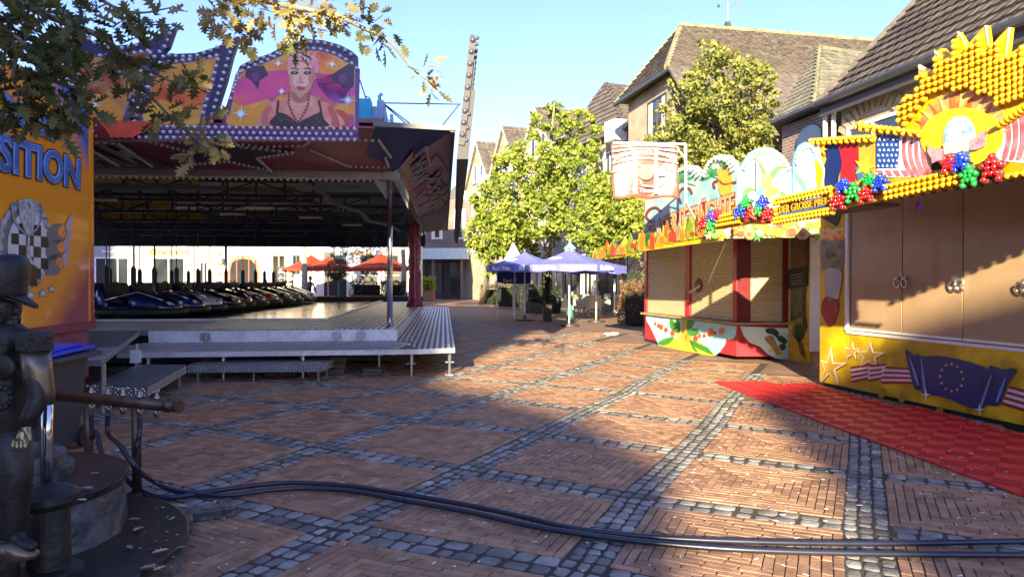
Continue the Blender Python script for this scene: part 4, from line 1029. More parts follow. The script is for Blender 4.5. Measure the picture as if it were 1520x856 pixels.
# parapet board along the outer edge
pa0, pa1 = H(xo + .08, -3.05), H(xo + .34, YB)
ln = Vector((.24, 0, 0))
prof = [(0, 3.55), (1, 3.35), (1, 4.4), (.8, 4.3), (.62, 4.7), (.5, 4.4), (.32, 4.95), (.2, 4.6), (.06, 5.0), (0, 5.15)]
def pp(t, z, o=0.): p = pa0.lerp(pa1, t); return Vector((p.x + (z - 3.6) * .11 + o, p.y, z))
mb = MB(); mb.prism([pp(t, z) for t, z in prof], (.07, .01, 0)); mb.prism([pp(0, 3.35), pp(1, 3.25), pp(1, 4.1), pp(0, 4.35)], (.17, .01, 0)); mb.prism([pp(0, 3.6), pp(.3, 3.6), pp(.2, 4.6), pp(0, 4.75)], (.12, .01, 0)); par = part('side_parapet_board', mb, mat('grey_brown_board', (.045, .042, .05), rough=.6), hall)
mb = MB()
for p in along([pp(t, z, .11) for t, z in prof[2:]] , .2): mb.ball(p, .032, 6, 4)
for p in along([pp(t, z - .2, .11) for t, z in prof[2:]] , .2): mb.ball(p, .032, 6, 4)
for z in (3.62, 3.8, 4.):
    for p in along([pp(0, z, .11), pp(1, z - .1, .11)], .2): mb.ball(p, .032, 6, 4)
for z in [3.7 + .17 * k for k in range(9)]: mb.ball(pp(0, z, .05) + Vector((0, -.03, 0)), .045, 6, 4)
part('parapet_bulb', mb, mat('grey_violet_bulb', (.09, .085, .12), rough=.3), par, smooth=True, kind='stuff')
mb = MB(); mb.bar(pp(0, 3.55, .05), pp(0, 5.1, .05), .09, .06); mb.bar(pp(0, 3.5, .1), pp(1, 3.3, .1), .12, .3); part('parapet_frame', mb, mat('grey_brown_board', (.045, .042, .05), rough=.6), par)
# machinery on the roof corner: cyan box, lifting mast and stay wires
rp = Plane(H(-5, -1.6).to_2d(), H(2, -1.6).to_2d())
mb = MB(); a = rp.P(532, 196); b_ = rp.P(552, 150); mb.box(((a.x + b_.x) / 2, a.y, (a.z + b_.z) / 2), (b_.x - a.x, .3, b_.z - a.z), HA); part('cyan_box', mb, mat('cyan_panel', '#27b4d6', rough=.45), hall, bevel=.01)
mb = MB(); mb.bar(rp.P(565, 197), rp.P(565, 150), .1, .12); mb.bar(rp.P(577, 197), rp.P(568, 152), .06, .06); mb.bar(rp.P(581, 170), rp.P(583, 197), .05, .05); mb.box(rp.P(557, 167), (.13, .15, .16)); mb.box(rp.P(557, 182), (.12, .15, .2))
mb.tube([rp.P(564, 150), rp.P(563, 143), rp.P(567, 139)], .03, 6); part('lifting_mast', mb, mat('pale_blue_steel', '#7f9fc0', rough=.4, metal=.3), hall)
mb = MB()
for a, b_ in (((567, 153), (684, 155)), ((567, 153), (620, 199)), ((567, 152), (627, 198)), ((682, 155), (649, 196)), ((577, 178), (600, 198)), ((531, 110), (543, 146))): mb.tube([rp.P(*a), rp.P(*b_)], .011, 5)
mb.tube([rp.P(543, 150), rp.P(544, 143), rp.P(549, 146)], .012, 5)
part('stay_wire', mb, m_gut, hall)
# low chequer plate steps in front
stp_ = thing('entrance_step', 'low chequer-plate entrance steps on small feet in front of the bumper car deck', 'steps', (-4.3, 10, 0))
def stepbox(poly, z=.29, th=.13):
    mb = MB(); mb.prism([(x, y, z) for x, y in poly], (0, 0, -th)); sb_ = part('step_box', mb, mat('step_plate', (.16, .165, .18), rough=.4, metal=.5), stp_, bevel=.004); q_ = [Vector((x, y, z - th + .008)) for x, y in poly]
    studs(sb_, q_[0] + Vector((0, -.002, 0)), q_[1] + Vector((0, -.002, 0)), Vector((0, 0, th - .016)), int((q_[1] - q_[0]).length / .045), 4); studs(sb_, q_[1] + Vector((.003, 0, 0)), q_[2] + Vector((.003, 0, 0)), Vector((0, 0, th - .016)), int((q_[2] - q_[1]).length / .045), 4)
    mb = MB(); c_ = Vector((sum(p[0] for p in poly) / 4, sum(p[1] for p in poly) / 4)); mb.prism([(x + (c_.x - x) * .02, y + (c_.y - y) * .02, z + .002) for x, y in poly], (0, 0, .003)); part('step_top', mb, m_aludk, stp_)
stepbox([(-5.02, 10.72), (-2.97, 10.82), (-2.97, 11.5), (-5.02, 11.4)])
stepbox([(-5.25, 8.62), (-4.48, 8.5), (-5.03, 10.7), (-5.8, 10.72)])
for x, y in ((-4.9, 10.8), (-4.05, 10.85), (-3.05, 10.9), (-3.05, 11.4), (-4.55, 8.62), (-5.15, 8.7), (-4.95, 10.3), (-5.6, 10.5)):
    mb = MB(); mb.tube([(x, y, .012), (x, y, .17)], .016, 6); mb.box((x, y, .006), (.16, .12, .01)); part('foot', mb, m_steel, stp_)
# ============================================================ BUMPER CARS
car_cols = [('#12245e', 'dark blue'), ('#1c2c7a', 'bright blue'), ('#c9ccd0', 'silver'), ('#20201f', 'black'), ('#5a2440', 'plum purple'), ('#3a1a44', 'dark violet'),
            ('#b4431f', 'orange red'), ('#39431f', 'olive green'), ('#31372a', 'dark green'), ('#45202a', 'wine red'), ('#2c2a33', 'charcoal grey')]
def make_car():
    r = thing('bumper_car', 'x', 'bumper car', (0, 0, 0), 'bumper cars parked on the driving floor')
    def ring(x, w_, z0, z1, n=16, sq=.75):
        o = []
        for k in range(n):
            t = 2 * math.pi * k / n; c_, s_ = math.cos(t), math.sin(t); e = lambda v: math.copysign(abs(v) ** sq, v)
            o.append((x, w_ * e(c_), (z0 + z1) / 2 + (z1 - z0) / 2 * e(s_)))
        return o
    mb = MB(); out = [(.98 * math.copysign(abs(math.cos(t)) ** .6, math.cos(t)), .56 * math.copysign(abs(math.sin(t)) ** .6, math.sin(t)), .17) for t in [2 * math.pi * k / 28 for k in range(28)]]
    mb.tube(out + [out[0]], .085, 8, caps=False); part('rubber_bumper', mb, m_black, r, smooth=True)
    mb = MB(); mb.loft([ring(.93, .18, .12, .3), ring(.85, .40, .1, .4), ring(.6, .49, .1, .5), ring(.25, .5, .1, .60), ring(.02, .48, .1, .66)])
    mb.loft([ring(.02, .5, .1, .36), ring(-.55, .5, .1, .38)]); mb.loft([ring(-.5, .5, .1, .45), ring(-.62, .48, .1, .82), ring(-.8, .4, .12, .8), ring(-.92, .3, .14, .4)])
    body = part('body_shell', mb, mat('car_paint', (.1, .1, .1)), r, smooth=True)
    for s in (-1, 1):
        mb = MB(); mb.tube([(.9, .12 * s, .33), (.6, .3 * s, .49), (.2, .38 * s, .63), (-.1, .47 * s, .55), (-.5, .5 * s, .44)], .022, 6); part('chrome_strip', mb, m_chrome, r, smooth=True)
        mb = MB(); mb.ball((.84, .24 * s, .36), .07, 8, 5, (1, 1, .8)); part('headlight', mb, m_bulb, r, smooth=True)
    mb = MB(); mb.box((-.36, 0, .42), (.36, .8, .12)); mb.box((-.56, 0, .62), (.12, .78, .4)); part('seat', mb, m_black, r, bevel=.03)
    mb = MB(); c_ = [(-.02 + .05 * math.sin(t), .15 * math.cos(t), .72 + .14 * math.sin(t)) for t in [2 * math.pi * k / 12 for k in range(13)]]
    mb.tube(c_, .016, 6); mb.tube([(.1, 0, .62), (-.02, 0, .72)], .02, 6); mb.bar((-.02, -.14, .72), (-.02, .14, .72), .02, .02); part('steering_wheel', mb, m_black, r)
    mb = MB(); mb.tube([(-.8, 0, .5), (-.8, 0, 1.25)], [.06, .045], 8); mb.tube([(-.8, 0, 1.25), (-.8, 0, 3.2)], .014, 6); mb.tube([(-.8, 0, .75), (-.8, 0, 1.2)], .065, 8); part('contact_pole', mb, m_black, r)
    return r
proto = make_car(); first = True; rc = random.Random(4)
spots = [(-6.15, 3.95)] + [(-6.05 + .1 * k + rc.uniform(-.1, .1), 3.95 + 1.13 * k) for k in range(1, 11)]
back = [(-8.5 + .1 * k + rc.uniform(-.15, .15), 4.1 + 1.15 * k) for k in range(11)]
def ord_(k): return ['nearest', 'second', 'third', 'fourth', 'fifth', 'sixth', 'seventh', 'eighth', 'ninth', 'tenth', 'farthest'][k]
for row, lst in (('front', spots), ('back', back)):
    for k, (x, y) in enumerate(lst):
        col, nm = car_cols[(k if row == 'front' else (k * 3 + 1)) % 11]
        o = proto if first else copy_tree(proto); first = False
        o.location = H(x, y, DH + .012); o.rotation_euler = (0, 0, HA + R(-12 + rc.uniform(-13, 13)))
        if row == 'front': o['label'] = '%s bumper car, %s of the row nearer the open floor' % (nm, ord_(k))
        else: o['label'] = '%s bumper car, %s of the rear row by the left side' % (nm, ord_(k))
        m = mat('car_paint_' + col.strip('#'), col, rough=.22, vary=.3, scale=2.5, coat=.6)
        for ch in o.children:
            if ch.name.startswith('body_shell'):
                if k or row == 'back': ch.data = ch.data.copy()
                ch.data.materials[0] = m
# ============================================================ ORANGE PAY BOOTH TRAILER
tp = Plane((-5.56 + .0978 * 5.6, 3.6), (-5.56, 9.2)); tn = tp.n
L0 = tp.len
booth = thing('pay_booth_trailer', 'orange trailer side with blue chrome lettering and a painted silver trophy at left', 'trailer', (-5.8, 7, 0))
ax_ = tuple(tp.u)
m_or = mat('orange_sprayed_paint', '#ee9610', rough=.38, vary=.14, scale=1.2, coat=.3, dirt=.1)
mb = MB(); mb.prism([tp.pt(0, 1.0), tp.pt(L0, 1.0), tp.pt(L0, 3.95), tp.pt(0, 3.95)], -tn * 2.4); wall_ = part('body_panel', mb, m_or, booth, bevel=.01)
# faded wine colour at the lower corner and blue at the upper corner
def fade(name, cols, a, b, c, d):
    m = bpy.data.materials.new(name); m.use_nodes = True; N = m.node_tree.nodes; L = m.node_tree.links; bs = N['Principled BSDF']
    tc = N.new('ShaderNodeTexCoord'); dp = N.new('ShaderNodeVectorMath'); dp.operation = 'DOT_PRODUCT'; dp.inputs[1].default_value = a
    L.new(tc.outputs['Object'], dp.inputs[0]); nz = N.new('ShaderNodeTexNoise'); nz.inputs['Scale'].default_value = 2; L.new(tc.outputs['Object'], nz.inputs['Vector'])
    ma = N.new('ShaderNodeMath'); ma.operation = 'MULTIPLY_ADD'; ma.inputs[1].default_value = .25; L.new(nz.outputs[0], ma.inputs[0]); L.new(dp.outputs['Value'], ma.inputs[2])
    mr = N.new('ShaderNodeMapRange'); mr.inputs[1].default_value = b; mr.inputs[2].default_value = c; L.new(ma.outputs[0], mr.inputs[0])
    mx = N.new('ShaderNodeMix'); mx.data_type = 'RGBA'; mx.inputs[6].default_value = (*lin(cols[0]), 1); mx.inputs[7].default_value = (*lin(cols[1]), 1)
    L.new(mr.outputs[0], mx.inputs[0]); L.new(mx.outputs[2], bs.inputs['Base Color']); bs.inputs['Roughness'].default_value = .38; bs.inputs['Coat Weight'].default_value = .3; return m
rl0 = rootloc(booth)
def shval(px, py, k=(1., -1.)):              # object-space value of (u + k h)
    p = tp.P(px, py) - rl0; return p
va = Vector((tp.u.x, tp.u.y, -1.)); vb = Vector((tp.u.x, tp.u.y, 1.))
pA, pB = va.dot(tp.P(100, 402) - rl0) + .12, va.dot(tp.P(117, 436) - rl0) + .12
m_f1 = fade('wine_fade', ('#ee9610', '#94304c'), tuple(va), min(pA, pB), max(pA, pB) + .05, 0)
pC, pD = vb.dot(tp.P(108, 215) - rl0) + .12, vb.dot(tp.P(118, 200) - rl0) + .12
m_f2 = fade('blue_fade', ('#ee9610', '#2a68c0'), tuple(vb), min(pC, pD), max(pC, pD) + .1, 0)
art(tp, [(131, 490), (30, 499), (30, 330), (131, 330)], m_f1, 'sprayed_corner', wall_, .003, .003)
art(tp, [(131, 255), (40, 226), (40, 100), (131, 140)], m_f2, 'sprayed_corner', wall_, .003, .003)
mb = MB(); mb.prism([tp.pt(L0 - .06, 1.0, .012), tp.pt(L0 + .01, 1.0, .012), tp.pt(L0 + .01, 3.95, .012), tp.pt(L0 - .06, 3.95, .012)], -tn * .03); part('corner_trim', mb, m_f1, wall_)
mb = MB(); mb.prism([tp.pt(0, .95, .03), tp.pt(L0 + .02, .95, .03), tp.pt(L0 + .02, 1.06, .03), tp.pt(0, 1.06, .03)], -tn * .05); part('lower_rail', mb, mat('wine_paint', '#7c2440', rough=.35), booth, bevel=.005)
mb = MB(); mb.prism([tp.pt(0, .32, -.05), tp.pt(L0 - .03, .32, -.05), tp.pt(L0 - .03, .96, -.05), tp.pt(0, .96, -.05)], -tn * 2.2); part('skirt', mb, mat('faded_pink_skirt', '#8f3a5c', rough=.5, vary=.3, dirt=.3), booth)
m_l1 = mat('letter_dark_blue', '#101c46', rough=.35); m_l2 = mixmat('letter_chrome_blue', ['#2a4c9c', '#7fa4e0', '#3a62b8', '#a8c4f0'], rough=.25, axis=(0, 0, 1), rng=(1.9, 3.4))
m_l2 = mat('letter_chrome_blue_b', '#5b86cf', rough=.22, vary=.35, scale=4, metal=.2); m_l3 = mat('letter_highlight', '#a6c2ee', rough=.25)
def bigtext(body, bl, br, tr, tl):
    for d, (mm, bo, l) in enumerate(((m_l1, .075, .006), (m_l3, .035, .014), (m_l2, .012, .022))):
        ex = (3.2, 1.2, 0)[d]
        q = [(bl[0] - ex, bl[1] + ex), (br[0] + ex, br[1] + ex), (tr[0] + ex, tr[1] - ex), (tl[0] - ex, tl[1] - ex)]
        text_px(body, tp, q, mm, ('letter_outline', 'letter_rim', 'letter_face')[d], wall_, lift=l, bold=bo)
bigtext('OLE', (-30, 160), (77, 210), (81, 178), (-30, 118))
bigtext('P', (-90, 138), (-38, 157), (-38, 114), (-90, 85))
bigtext('SITION', (-4, 252), (115, 281), (116, 237), (-4, 196))
bigtext('PO', (-74, 235), (-9, 251), (-9, 194), (-74, 172))
# trophy picture
def T(pts, col, name, l=1, sm=True):
    m = col if not isinstance(col, str) else mat('print_' + col.strip('#'), col, rough=.4, vary=.1)
    return art(tp, smoothp(pts, 4, True) if sm else pts, m, name, wall_, .006 + .003 * l, .003)
m_sil = mixmat('silver_print', ['#5f646e', '#c3c8d0', '#8a8f9a', '#e2e5ea'], 7., rough=.35)
T(ell(36, 364, 42, 66), '#6a7078', 'painted_wreath', 0, False)
for k in range(22):
    t = 2 * math.pi * k / 22; T(ell(36 + 37 * math.cos(t), 364 + 60 * math.sin(t), 9, 4, 8, t + 1.2), m_sil, 'painted_laurel_leaf', 1, False)
T(ell(40, 366, 30, 52), '#cfd3d8', 'painted_disc', 2, False)
for r_ in range(5):
    for c_ in range(5):
        if (r_ + c_) % 2:
            x, y = 15 + c_ * 11, 330 + r_ * 16 + c_ * 1.2
            if ((x + 5 - 40) / 30) ** 2 + ((y + 8 - 366) / 50) ** 2 < 1: T([(x, y), (x + 11, y + .8), (x + 11, y + 17), (x, y + 16)], '#15171a', 'painted_checker', 3, False)
T([(26, 297), (52, 298), (51, 320), (46, 340), (40, 350), (33, 340), (27, 320)], m_sil, 'painted_trophy_cup', 5)
for q in ([(26,303),(16,302),(17,322),(26,338),(38,349)], [(52,304),(60,305),(59,322),(53,338),(42,349)]): T(ribbon(smoothp(q, 4), 2.6), '#8f949e', 'painted_trophy_handle', 5, False)
T([(38.5,350),(41.5,350),(42,375),(46,388),(50,392),(32,392),(36,387),(38,375)], m_sil, 'painted_trophy_stem', 5)
T([(33,393),(52,395),(53,425),(34,424)], mixmat('plinth_print', ['#3a1c18', '#5a3028'], 8.), 'painted_trophy_plinth', 5, False)
for x, y, s in ((86, 350, 1.), (84, 373, .9), (82, 395, .8)):
    T([(x - 18, y - 6), (x - 4, y - 18), (x + 6, y - 14), (x + 4, y + 10), (x - 14, y + 12)], '#6e7078', 'painted_wing', 3); T(ell(x + 5, y - 6, 7 * s, 9 * s), mixmat('fire_print', ['#d8701c', '#f0a848', '#c8502c'], 9.), 'painted_fireball', 4, False)
    T([(x + 8, y - 12), (x + 20, y - 34), (x + 17, y - 12), (x + 12, y + 2)], '#b9a7b4', 'painted_flame', 4)
for x, y, s in ((44, 438, 9), (62, 435, 8), (75, 429, 6.5)):
    T(star(x, y, s, s * .45), '#7f8690', 'painted_star', 2, False); T(star(x, y, s * .6, s * .27), '#c9ced6', 'painted_star_face', 3, False)
T([(62,488),(72,487),(66,491)], '#d8d8d8', 'paint_chip', 1, False); T([(75,486),(83,485.5),(77,490)], '#d8d8d8', 'paint_chip', 1, False)
mb = MB(); 
cP = Plane((-6.5, 9.6), (-3, 9.6))
mb = MB(); artm(mb, cP, [(128,165),(145,177),(165,206),(128,206)], 0, 0, .02); artm(mb, cP, [(146,178),(246,181),(196,204),(166,204)], 1, .01, .02)  # one tarpaulin in two tones: shaded fold coloured dark, lit fold bright
whole('red_tarpaulin', mb, [mat('tarp_shaded', '#6d1a18', rough=.5, vary=.2), mat('tarp_lit', '#cf4a28', rough=.5, vary=.2, bump=.3, bscale=3)], 'folded orange-red tarpaulin hung between the orange trailer and the ride sign', 'tarpaulin', (-5.5, 9.6, 3.5))
# ============================================================ RIGHT BOOTH (cream shutters, yellow front, star bulbs)
wP = Plane((4.66, 10.49), (6.12, 4.33))                   # front wall, left end far, right end near
gb = thing('prize_booth', 'yellow fairground booth with cream shutter doors, flag panels and a bulb-studded sun sign', 'fairground booth', (5.6, 7.5, 0))
m_yp = mixmat('yellow_airbrushed_front', ['#c9a70c', '#e0bd0e', '#b9980e', '#a98c14', '#d9b410'], scale=1.6, rough=.42)
m_cream = mat('cream_shutter_paint', '#ac9070', rough=.38, vary=.07, scale=1.4, coat=.2, dirt=.22)
m_ybulb = mat('yellow_bulb', '#f0b808', rough=.12, vary=.12, spec=.9, coat=.5); m_ybase = mat('yellow_socket', '#c98a08', rough=.4)
m_rbulb = mat('red_bulb', '#d01818', rough=.12, spec=.9, coat=.5); m_gbulb = mat('green_bulb', '#18a038', rough=.12, spec=.9, coat=.5); m_bbulb = mat('blue_bulb', '#1838c0', rough=.12, spec=.9, coat=.5)
m_paintw = mat('white_paint', (.78, .76, .72), rough=.45, vary=.05)
WL = wP.len
def wq(mb, s0, s1, h0, h1, l0, l1, m=0, pl=None):
    pl = pl or wP
    mb.prism([pl.pt(s0, h0, l0), pl.pt(s1, h0, l0), pl.pt(s1, h1, l0), pl.pt(s0, h1, l0)], pl.n * (l1 - l0), m)
LED = .845; s_door = wP.px(1257, 480)[0]
mb = MB(); wq(mb, 0, WL, .06, LED, -.12, 0); fp_ = part('lower_front_panel', mb, m_yp, gb, bevel=.006)
mb = MB(); wq(mb, 0, WL, .0, .07, -.2, -.06); part('base_rail', mb, m_black, gb)
mb = MB(); wq(mb, 0, s_door, LED + .002, 2.72, -.12, -.002); cp_ = part('corner_panel', mb, m_yp, gb)
mb = MB(); wq(mb, 0, WL, .1, 2.7, -2.4, -.14); part('booth_body', mb, mat('booth_side_white', (.55, .54, .5), rough=.6, dirt=.2), gb)
mb = MB(); wq(mb, s_door, WL, LED - .01, LED + .03, -.03, .02); part('door_sill', mb, m_paintw, gb, bevel=.003)
ds = [s_door + .02, wP.px(1337.5, 480)[0], wP.px(1427.5, 480)[0], wP.px(1524, 480)[0], WL]
for k in range(4):
    a, b = ds[k] + (.0 if k else .04), ds[k + 1]
    mb = MB(); wq(mb, a + .006, b - .006, LED + .04, 2.74, -.05, -.012); d_ = part('shutter_door', mb, m_cream, gb, bevel=.004)
    mb = MB(); wq(mb, a + .01, b - .01, LED + .045, LED + .075, -.012, -.004); part('door_rail', mb, m_paintw, d_)
mb = MB(); wq(mb, s_door - .02, s_door + .03, LED + .03, 2.74, -.03, .02); part('door_post', mb, m_paintw, gb)
def handle(px, py):
    for dx in (-5, 6):
        a, h = wP.px(px + dx, py + 8); r_ = .045
        pts = [wP.pt(a + r_ * math.cos(t), h + r_ * 1.35 * math.sin(t), .02 + .01 * math.sin(t)) for t in [2 * math.pi * k / 8 for k in range(9)]]
        mb = MB(); mb.tube(pts, .009, 6); part('ring_handle', mb, m_chrome, gb, smooth=True)
        mb = MB(); mb.box(wP.pt(a, h + .06, 0.0), (.05, .02, .05), math.atan2(wP.u.y, wP.u.x)); part('handle_plate', mb, m_steel, gb)
    mb = MB(); mb.lathe((0, 0, 0), [(.0, 0), (.028, 0), (.028, .012), (.0, .014)], 10); q = wP.n.to_track_quat('Z', 'Y').to_matrix(); p0 = wP.P(px, py - 4, -.01)
    mb.v = [tuple(q @ Vector(v) + p0) for v in mb.v]; part('door_lock', mb, m_steel, gb)
for px, py in ((1337.5, 412), (1421, 417), (1521, 421)): handle(px, py)
# painted front
def B(pts, col, name, l=1, sm=True, parent=None, pl=None, rough=.4):
    m = col if not isinstance(col, str) else mat('print_' + col.strip('#'), col, rough=rough, vary=.12)
    return art(pl or wP, smoothp(pts, 4, True) if sm else pts, m, name, parent or fp_, .004 + .0035 * l, .003)
for cx, cy, ro, sx in ((1232, 545, 22, .9), (1265, 521, 13, .9), (1291, 528, 20, 1.1)):
    pt_ = star(cx, cy, ro + (8 if cx == 1232 else 1), ro * .42, 5, -math.pi / 2 + (.08), sx, 1.)
    pt_ = [(max(1219, x), y) for x, y in pt_]
    B([(x + 1.5, y + 2) for x, y in pt_], mat('airbrush_shadow', '#7a5c10', rough=.5), 'painted_star_shadow', 0, False)
    B(pt_, '#ddd6c2', 'painted_star_rim', 1, False); B([(max(1220, cx + (x - cx) * .78), cy + (y - cy) * .78) for x, y in pt_], mixmat('star_gold', ['#b08f2c', '#c9a63a'], 5.), 'painted_star', 2, False)
def stripes(tl, tr, br, bl, n=7):
    for k in range(n):
        a, b = k / n, (k + 1) / n; L_ = lambda p, q, t: (p[0] + (q[0] - p[0]) * t, p[1] + (q[1] - p[1]) * t)
        B([L_(tl, bl, a), L_(tr, br, a), L_(tr, br, b), L_(tl, bl, b)], '#8c1c22' if k % 2 == 0 else '#cfc3c4', 'painted_stripe', 2 + (k % 2) * .3, False)
stripes((1264, 544), (1294, 540), (1291, 562), (1265, 568)); stripes((1289, 542), (1317, 539), (1311, 562), (1290, 566)); stripes((1310, 543), (1356, 546), (1356, 569), (1309, 569)); stripes((1500, 572), (1560, 588), (1560, 622), (1488, 600))
m_nb = mixmat('deep_blue_banner', ['#0c1c4c', '#14296a', '#0a163c'], scale=2.4, rough=.35)
B([(1345,523),(1350,521),(1358,527),(1366,528),(1374,580),(1370,578),(1358,574)], m_nb, 'painted_banner_scroll', 3)
B([(1362,531),(1372,529),(1395,528),(1425,533),(1450,540),(1473,554),(1462,604),(1455,607),(1430,600),(1400,588),(1375,586),(1371,583)], m_nb, 'painted_banner', 4)
B([(1469,548),(1476,543),(1490,548),(1506,546),(1510,551),(1497,570),(1486,600),(1470,600),(1464,598)], m_nb, 'painted_banner_scroll', 5)
for q in ([(1370,531),(1376,590)], [(1474,556),(1458,604)], [(1495,560),(1482,596)], [(1352,528),(1366,572)]): B(ribbon(smoothp(q, 4), [1.2, 2, 3.5, 4, 2]), mat('airbrush_blue_light', '#6f86b8', rough=.4), 'painted_fold', 6, False)
for x, y in ((1377, 585), (1457, 607)): B(star(x, y, 9, 2, 4), '#d8d4cc', 'painted_sparkle', 7, False)
for k in range(12):
    t = 2 * math.pi * k / 12; B(star(1415 + 17 * math.cos(t), 560 + 20 * math.sin(t) + (math.cos(t)) * 2, 2.6, 1.1), '#b9b08c', 'painted_small_star', 6, False)
for x, y in ((1310, 583), (1395, 610), (1440, 605), (1340, 590)): B(ell(x, y, 5, 8, 10, .3), mixmat('brown_spray', ['#b08410', '#8a6410'], 6.), 'painted_smudge', 1)
# corner panel figure: long striped stocking-like shapes
B([(1221,352),(1252,354),(1250,400),(1222,398)], mixmat('grey_print', ['#4a463c', '#86806a', '#2e2b26'], 5.), 'painted_grey_patch', 2, parent=cp_)
B([(1226,400),(1249,402),(1250,420),(1243,446),(1228,440)], '#a8a3a0', 'painted_white_patch', 3, parent=cp_)
B([(1226,440),(1243,445),(1246,455),(1242,470),(1236,484),(1228,480),(1220,462)], mixmat('red_print', ['#8a1c24', '#a83038'], 8.), 'painted_red_patch', 3, parent=cp_)
B([(1217.5,338),(1258,338),(1257,356),(1218,357)], mixmat('fruit_print', ['#e0a050', '#d8502c', '#e8c070', '#c87830'], 8.), 'painted_fruit', 3, False, parent=cp_)
B([(1219,322),(1232,304),(1252,312),(1243,336)], '#15162a', 'dark_lamp_shade', 4, False, parent=cp_)
# ---- canopy
RPn = Plane((4.66 - 1.81, 10.49 - .43), (6.12 - 1.81, 4.33 - .43))
cs0, cs1 = RPn.px(1042, 330)[0], 5.75
CH = 2.76
mb = MB(); cl0 = RPn.px(1222, 300)[0]
mb.prism([RPn.pt(cl0, CH), RPn.pt(cs1, CH), wP.pt(cs1 + .05, CH), wP.pt(.0, CH)], (0, 0, .06)); mb.prism([RPn.pt(cs0 + .1, 2.43), RPn.pt(cl0, 2.43), RPn.pt(cl0, 2.43, -1.0), RPn.pt(cs0 + .1, 2.43, -1.0)], (0, 0, .04)); can = part('canopy_roof', mb, mat('canopy_underside', (.10, .075, .06), rough=.7), gb)
for s_ in (cl0 + .2, 3.4, 4.8):
    mb = MB(); mb.bar(RPn.pt(s_, CH - .04), wP.pt(s_, CH - .04), .05, .06); part('canopy_arm', mb, m_gut, gb)
def rimpx(px): return 345 + (px - 1045) * (261 - 345) / (1520 - 1045.)
m_yrim = mat('yellow_rim_board', '#c99a0a', rough=.4)
rim_o = [(1062, rimpx(1062) - 2), (1540, rimpx(1540) - 1), (1540, 232), (1420, 248), (1305, 268), (1240, 288), (1150, 308), (1100, 316), (1064, 326)]
rimb = art(RPn, rim_o, m_yrim, 'rim_board', gb, 0, .1)
lowr = MB()
# drop bulbs on the underside (scalloped bulb edge), they give the shade its toothed edge
endb = []
nl = RPn.n
for k in range(46): lowr.ball(RPn.pt(cs0 + k * .125, 2.40 if k > 10 else 2.38, -.03), .034, 8, 5)
for k in range(26):
    p = RPn.pt(cs1, CH - .02).lerp(wP.pt(cs1 + .05, CH - .02), k / 25); lowr.ball(p, .034, 8, 5)
part('underside_bulb', lowr, mat('dark_amber_bulb', (.12, .07, .03), rough=.2), gb, smooth=True, kind='stuff')
# back-lit letters sign
sg = art(RPn, [(1156, 314), (1237, 293), (1238, 300), (1238, 296), (1237, 288), (1156, 306)][:0] or [(1158, 321), (1236, 305), (1236, 290), (1158, 303)], mat('sign_black', (.02, .02, .022), rough=.4), 'name_panel', rimb, .012, .01)
text_px('DER GROSSE PREIS', RPn, [(1160, 318), (1234, 302.5), (1234, 292), (1160, 305.5)], mat('gold_letter', '#c8922a', rough=.35), 'lettering', rimb, lift=.026, bold=.01)
mb = MB(); artm(mb, RPn, [(1160, 320.5), (1234, 304.8), (1234, 302.8), (1160, 318.4)], 0, .024, .002); part('painted_blue_line', mb, mat('skyblue_print', '#3f78c8', rough=.4), rimb)
yb = []
def row(a, b, step=.062, l=.03, pl=None):
    A_, B_ = (pl or RPn).P(*a, l), (pl or RPn).P(*b, l); n = max(1, int((B_ - A_).length / step))
    for k in range(n + 1): yb.append(A_.lerp(B_, k / n))
row((1070, 322), (1100, 315)); row((1069, 328), (1101, 322)); row((1068, 335), (1101, 329))
row((1152, 303), (1238, 284)); row((1155, 296.5), (1236, 279)); row((1154, 325), (1240, 310)); row((1152, 331), (1240, 315.5)); row((1155, 311), (1156, 318)); row((1239, 291), (1240, 305))
row((1322, 277), (1424, 255)); row((1320, 286), (1426, 263)); row((1321, 294), (1425, 271)); row((1502, 262), (1540, 256)); 
row((1208, 209), (1302, 203)); row((1212, 213), (1300, 208), .09); row((1283, 187), (1372, 197)); row((1283, 192), (1370, 201), .09)
row((1275, 189), (1283, 183)); 
# ---- display boards above the rim
def D(pts, col, name, l=1, sm=False, parent=None, th=.003):
    m = col if not isinstance(col, str) else mat('print_' + col.strip('#'), col, rough=.42, vary=.08)
    return art(RPn, smoothp(pts, 4, True) if sm else pts, m, name, parent or gb, .004 + .004 * l, th)
fl1 = D([(1214, 213), (1302, 207), (1302, 283), (1240, 292), (1219, 296)], '#d8b418', 'flag_board', 0, th=.05)
D([(1218,217),(1250,212),(1252,240),(1246,262),(1244,276),(1226,280),(1222,252),(1228,235)], mixmat('flag_blue', ['#0e1f50', '#152c6c', '#0b1740'], 1.5), 'painted_flag', 1, parent=fl1)
D([(1244,211),(1274,209),(1275,235),(1272,262),(1270,276),(1247,278),(1249,262),(1251,240),(1248,225)], mixmat('flag_red', ['#c8242a', '#b01a22', '#d83a38'], 1.5), 'painted_flag', 2, parent=fl1)
D([(1276,209),(1300,207),(1300,265),(1290,270),(1284,262),(1277,238)], mixmat('flag_gold', ['#d8a83a', '#c8962c'], 2.), 'painted_flag', 3, parent=fl1)
D(star(1286, 248, 17, 7, 5, -1.3), '#e8c034', 'painted_star', 5, parent=fl1); D([(1272,250),(1280,244),(1283,262),(1276,268)], '#2f78b8', 'painted_figure', 4, parent=fl1)
D([(1216,215),(1229,214),(1226,219),(1231,222),(1226,224),(1229,230),(1222,226),(1221,234),(1216,226)], '#e8bc20', 'painted_sunburst', 6, parent=fl1)
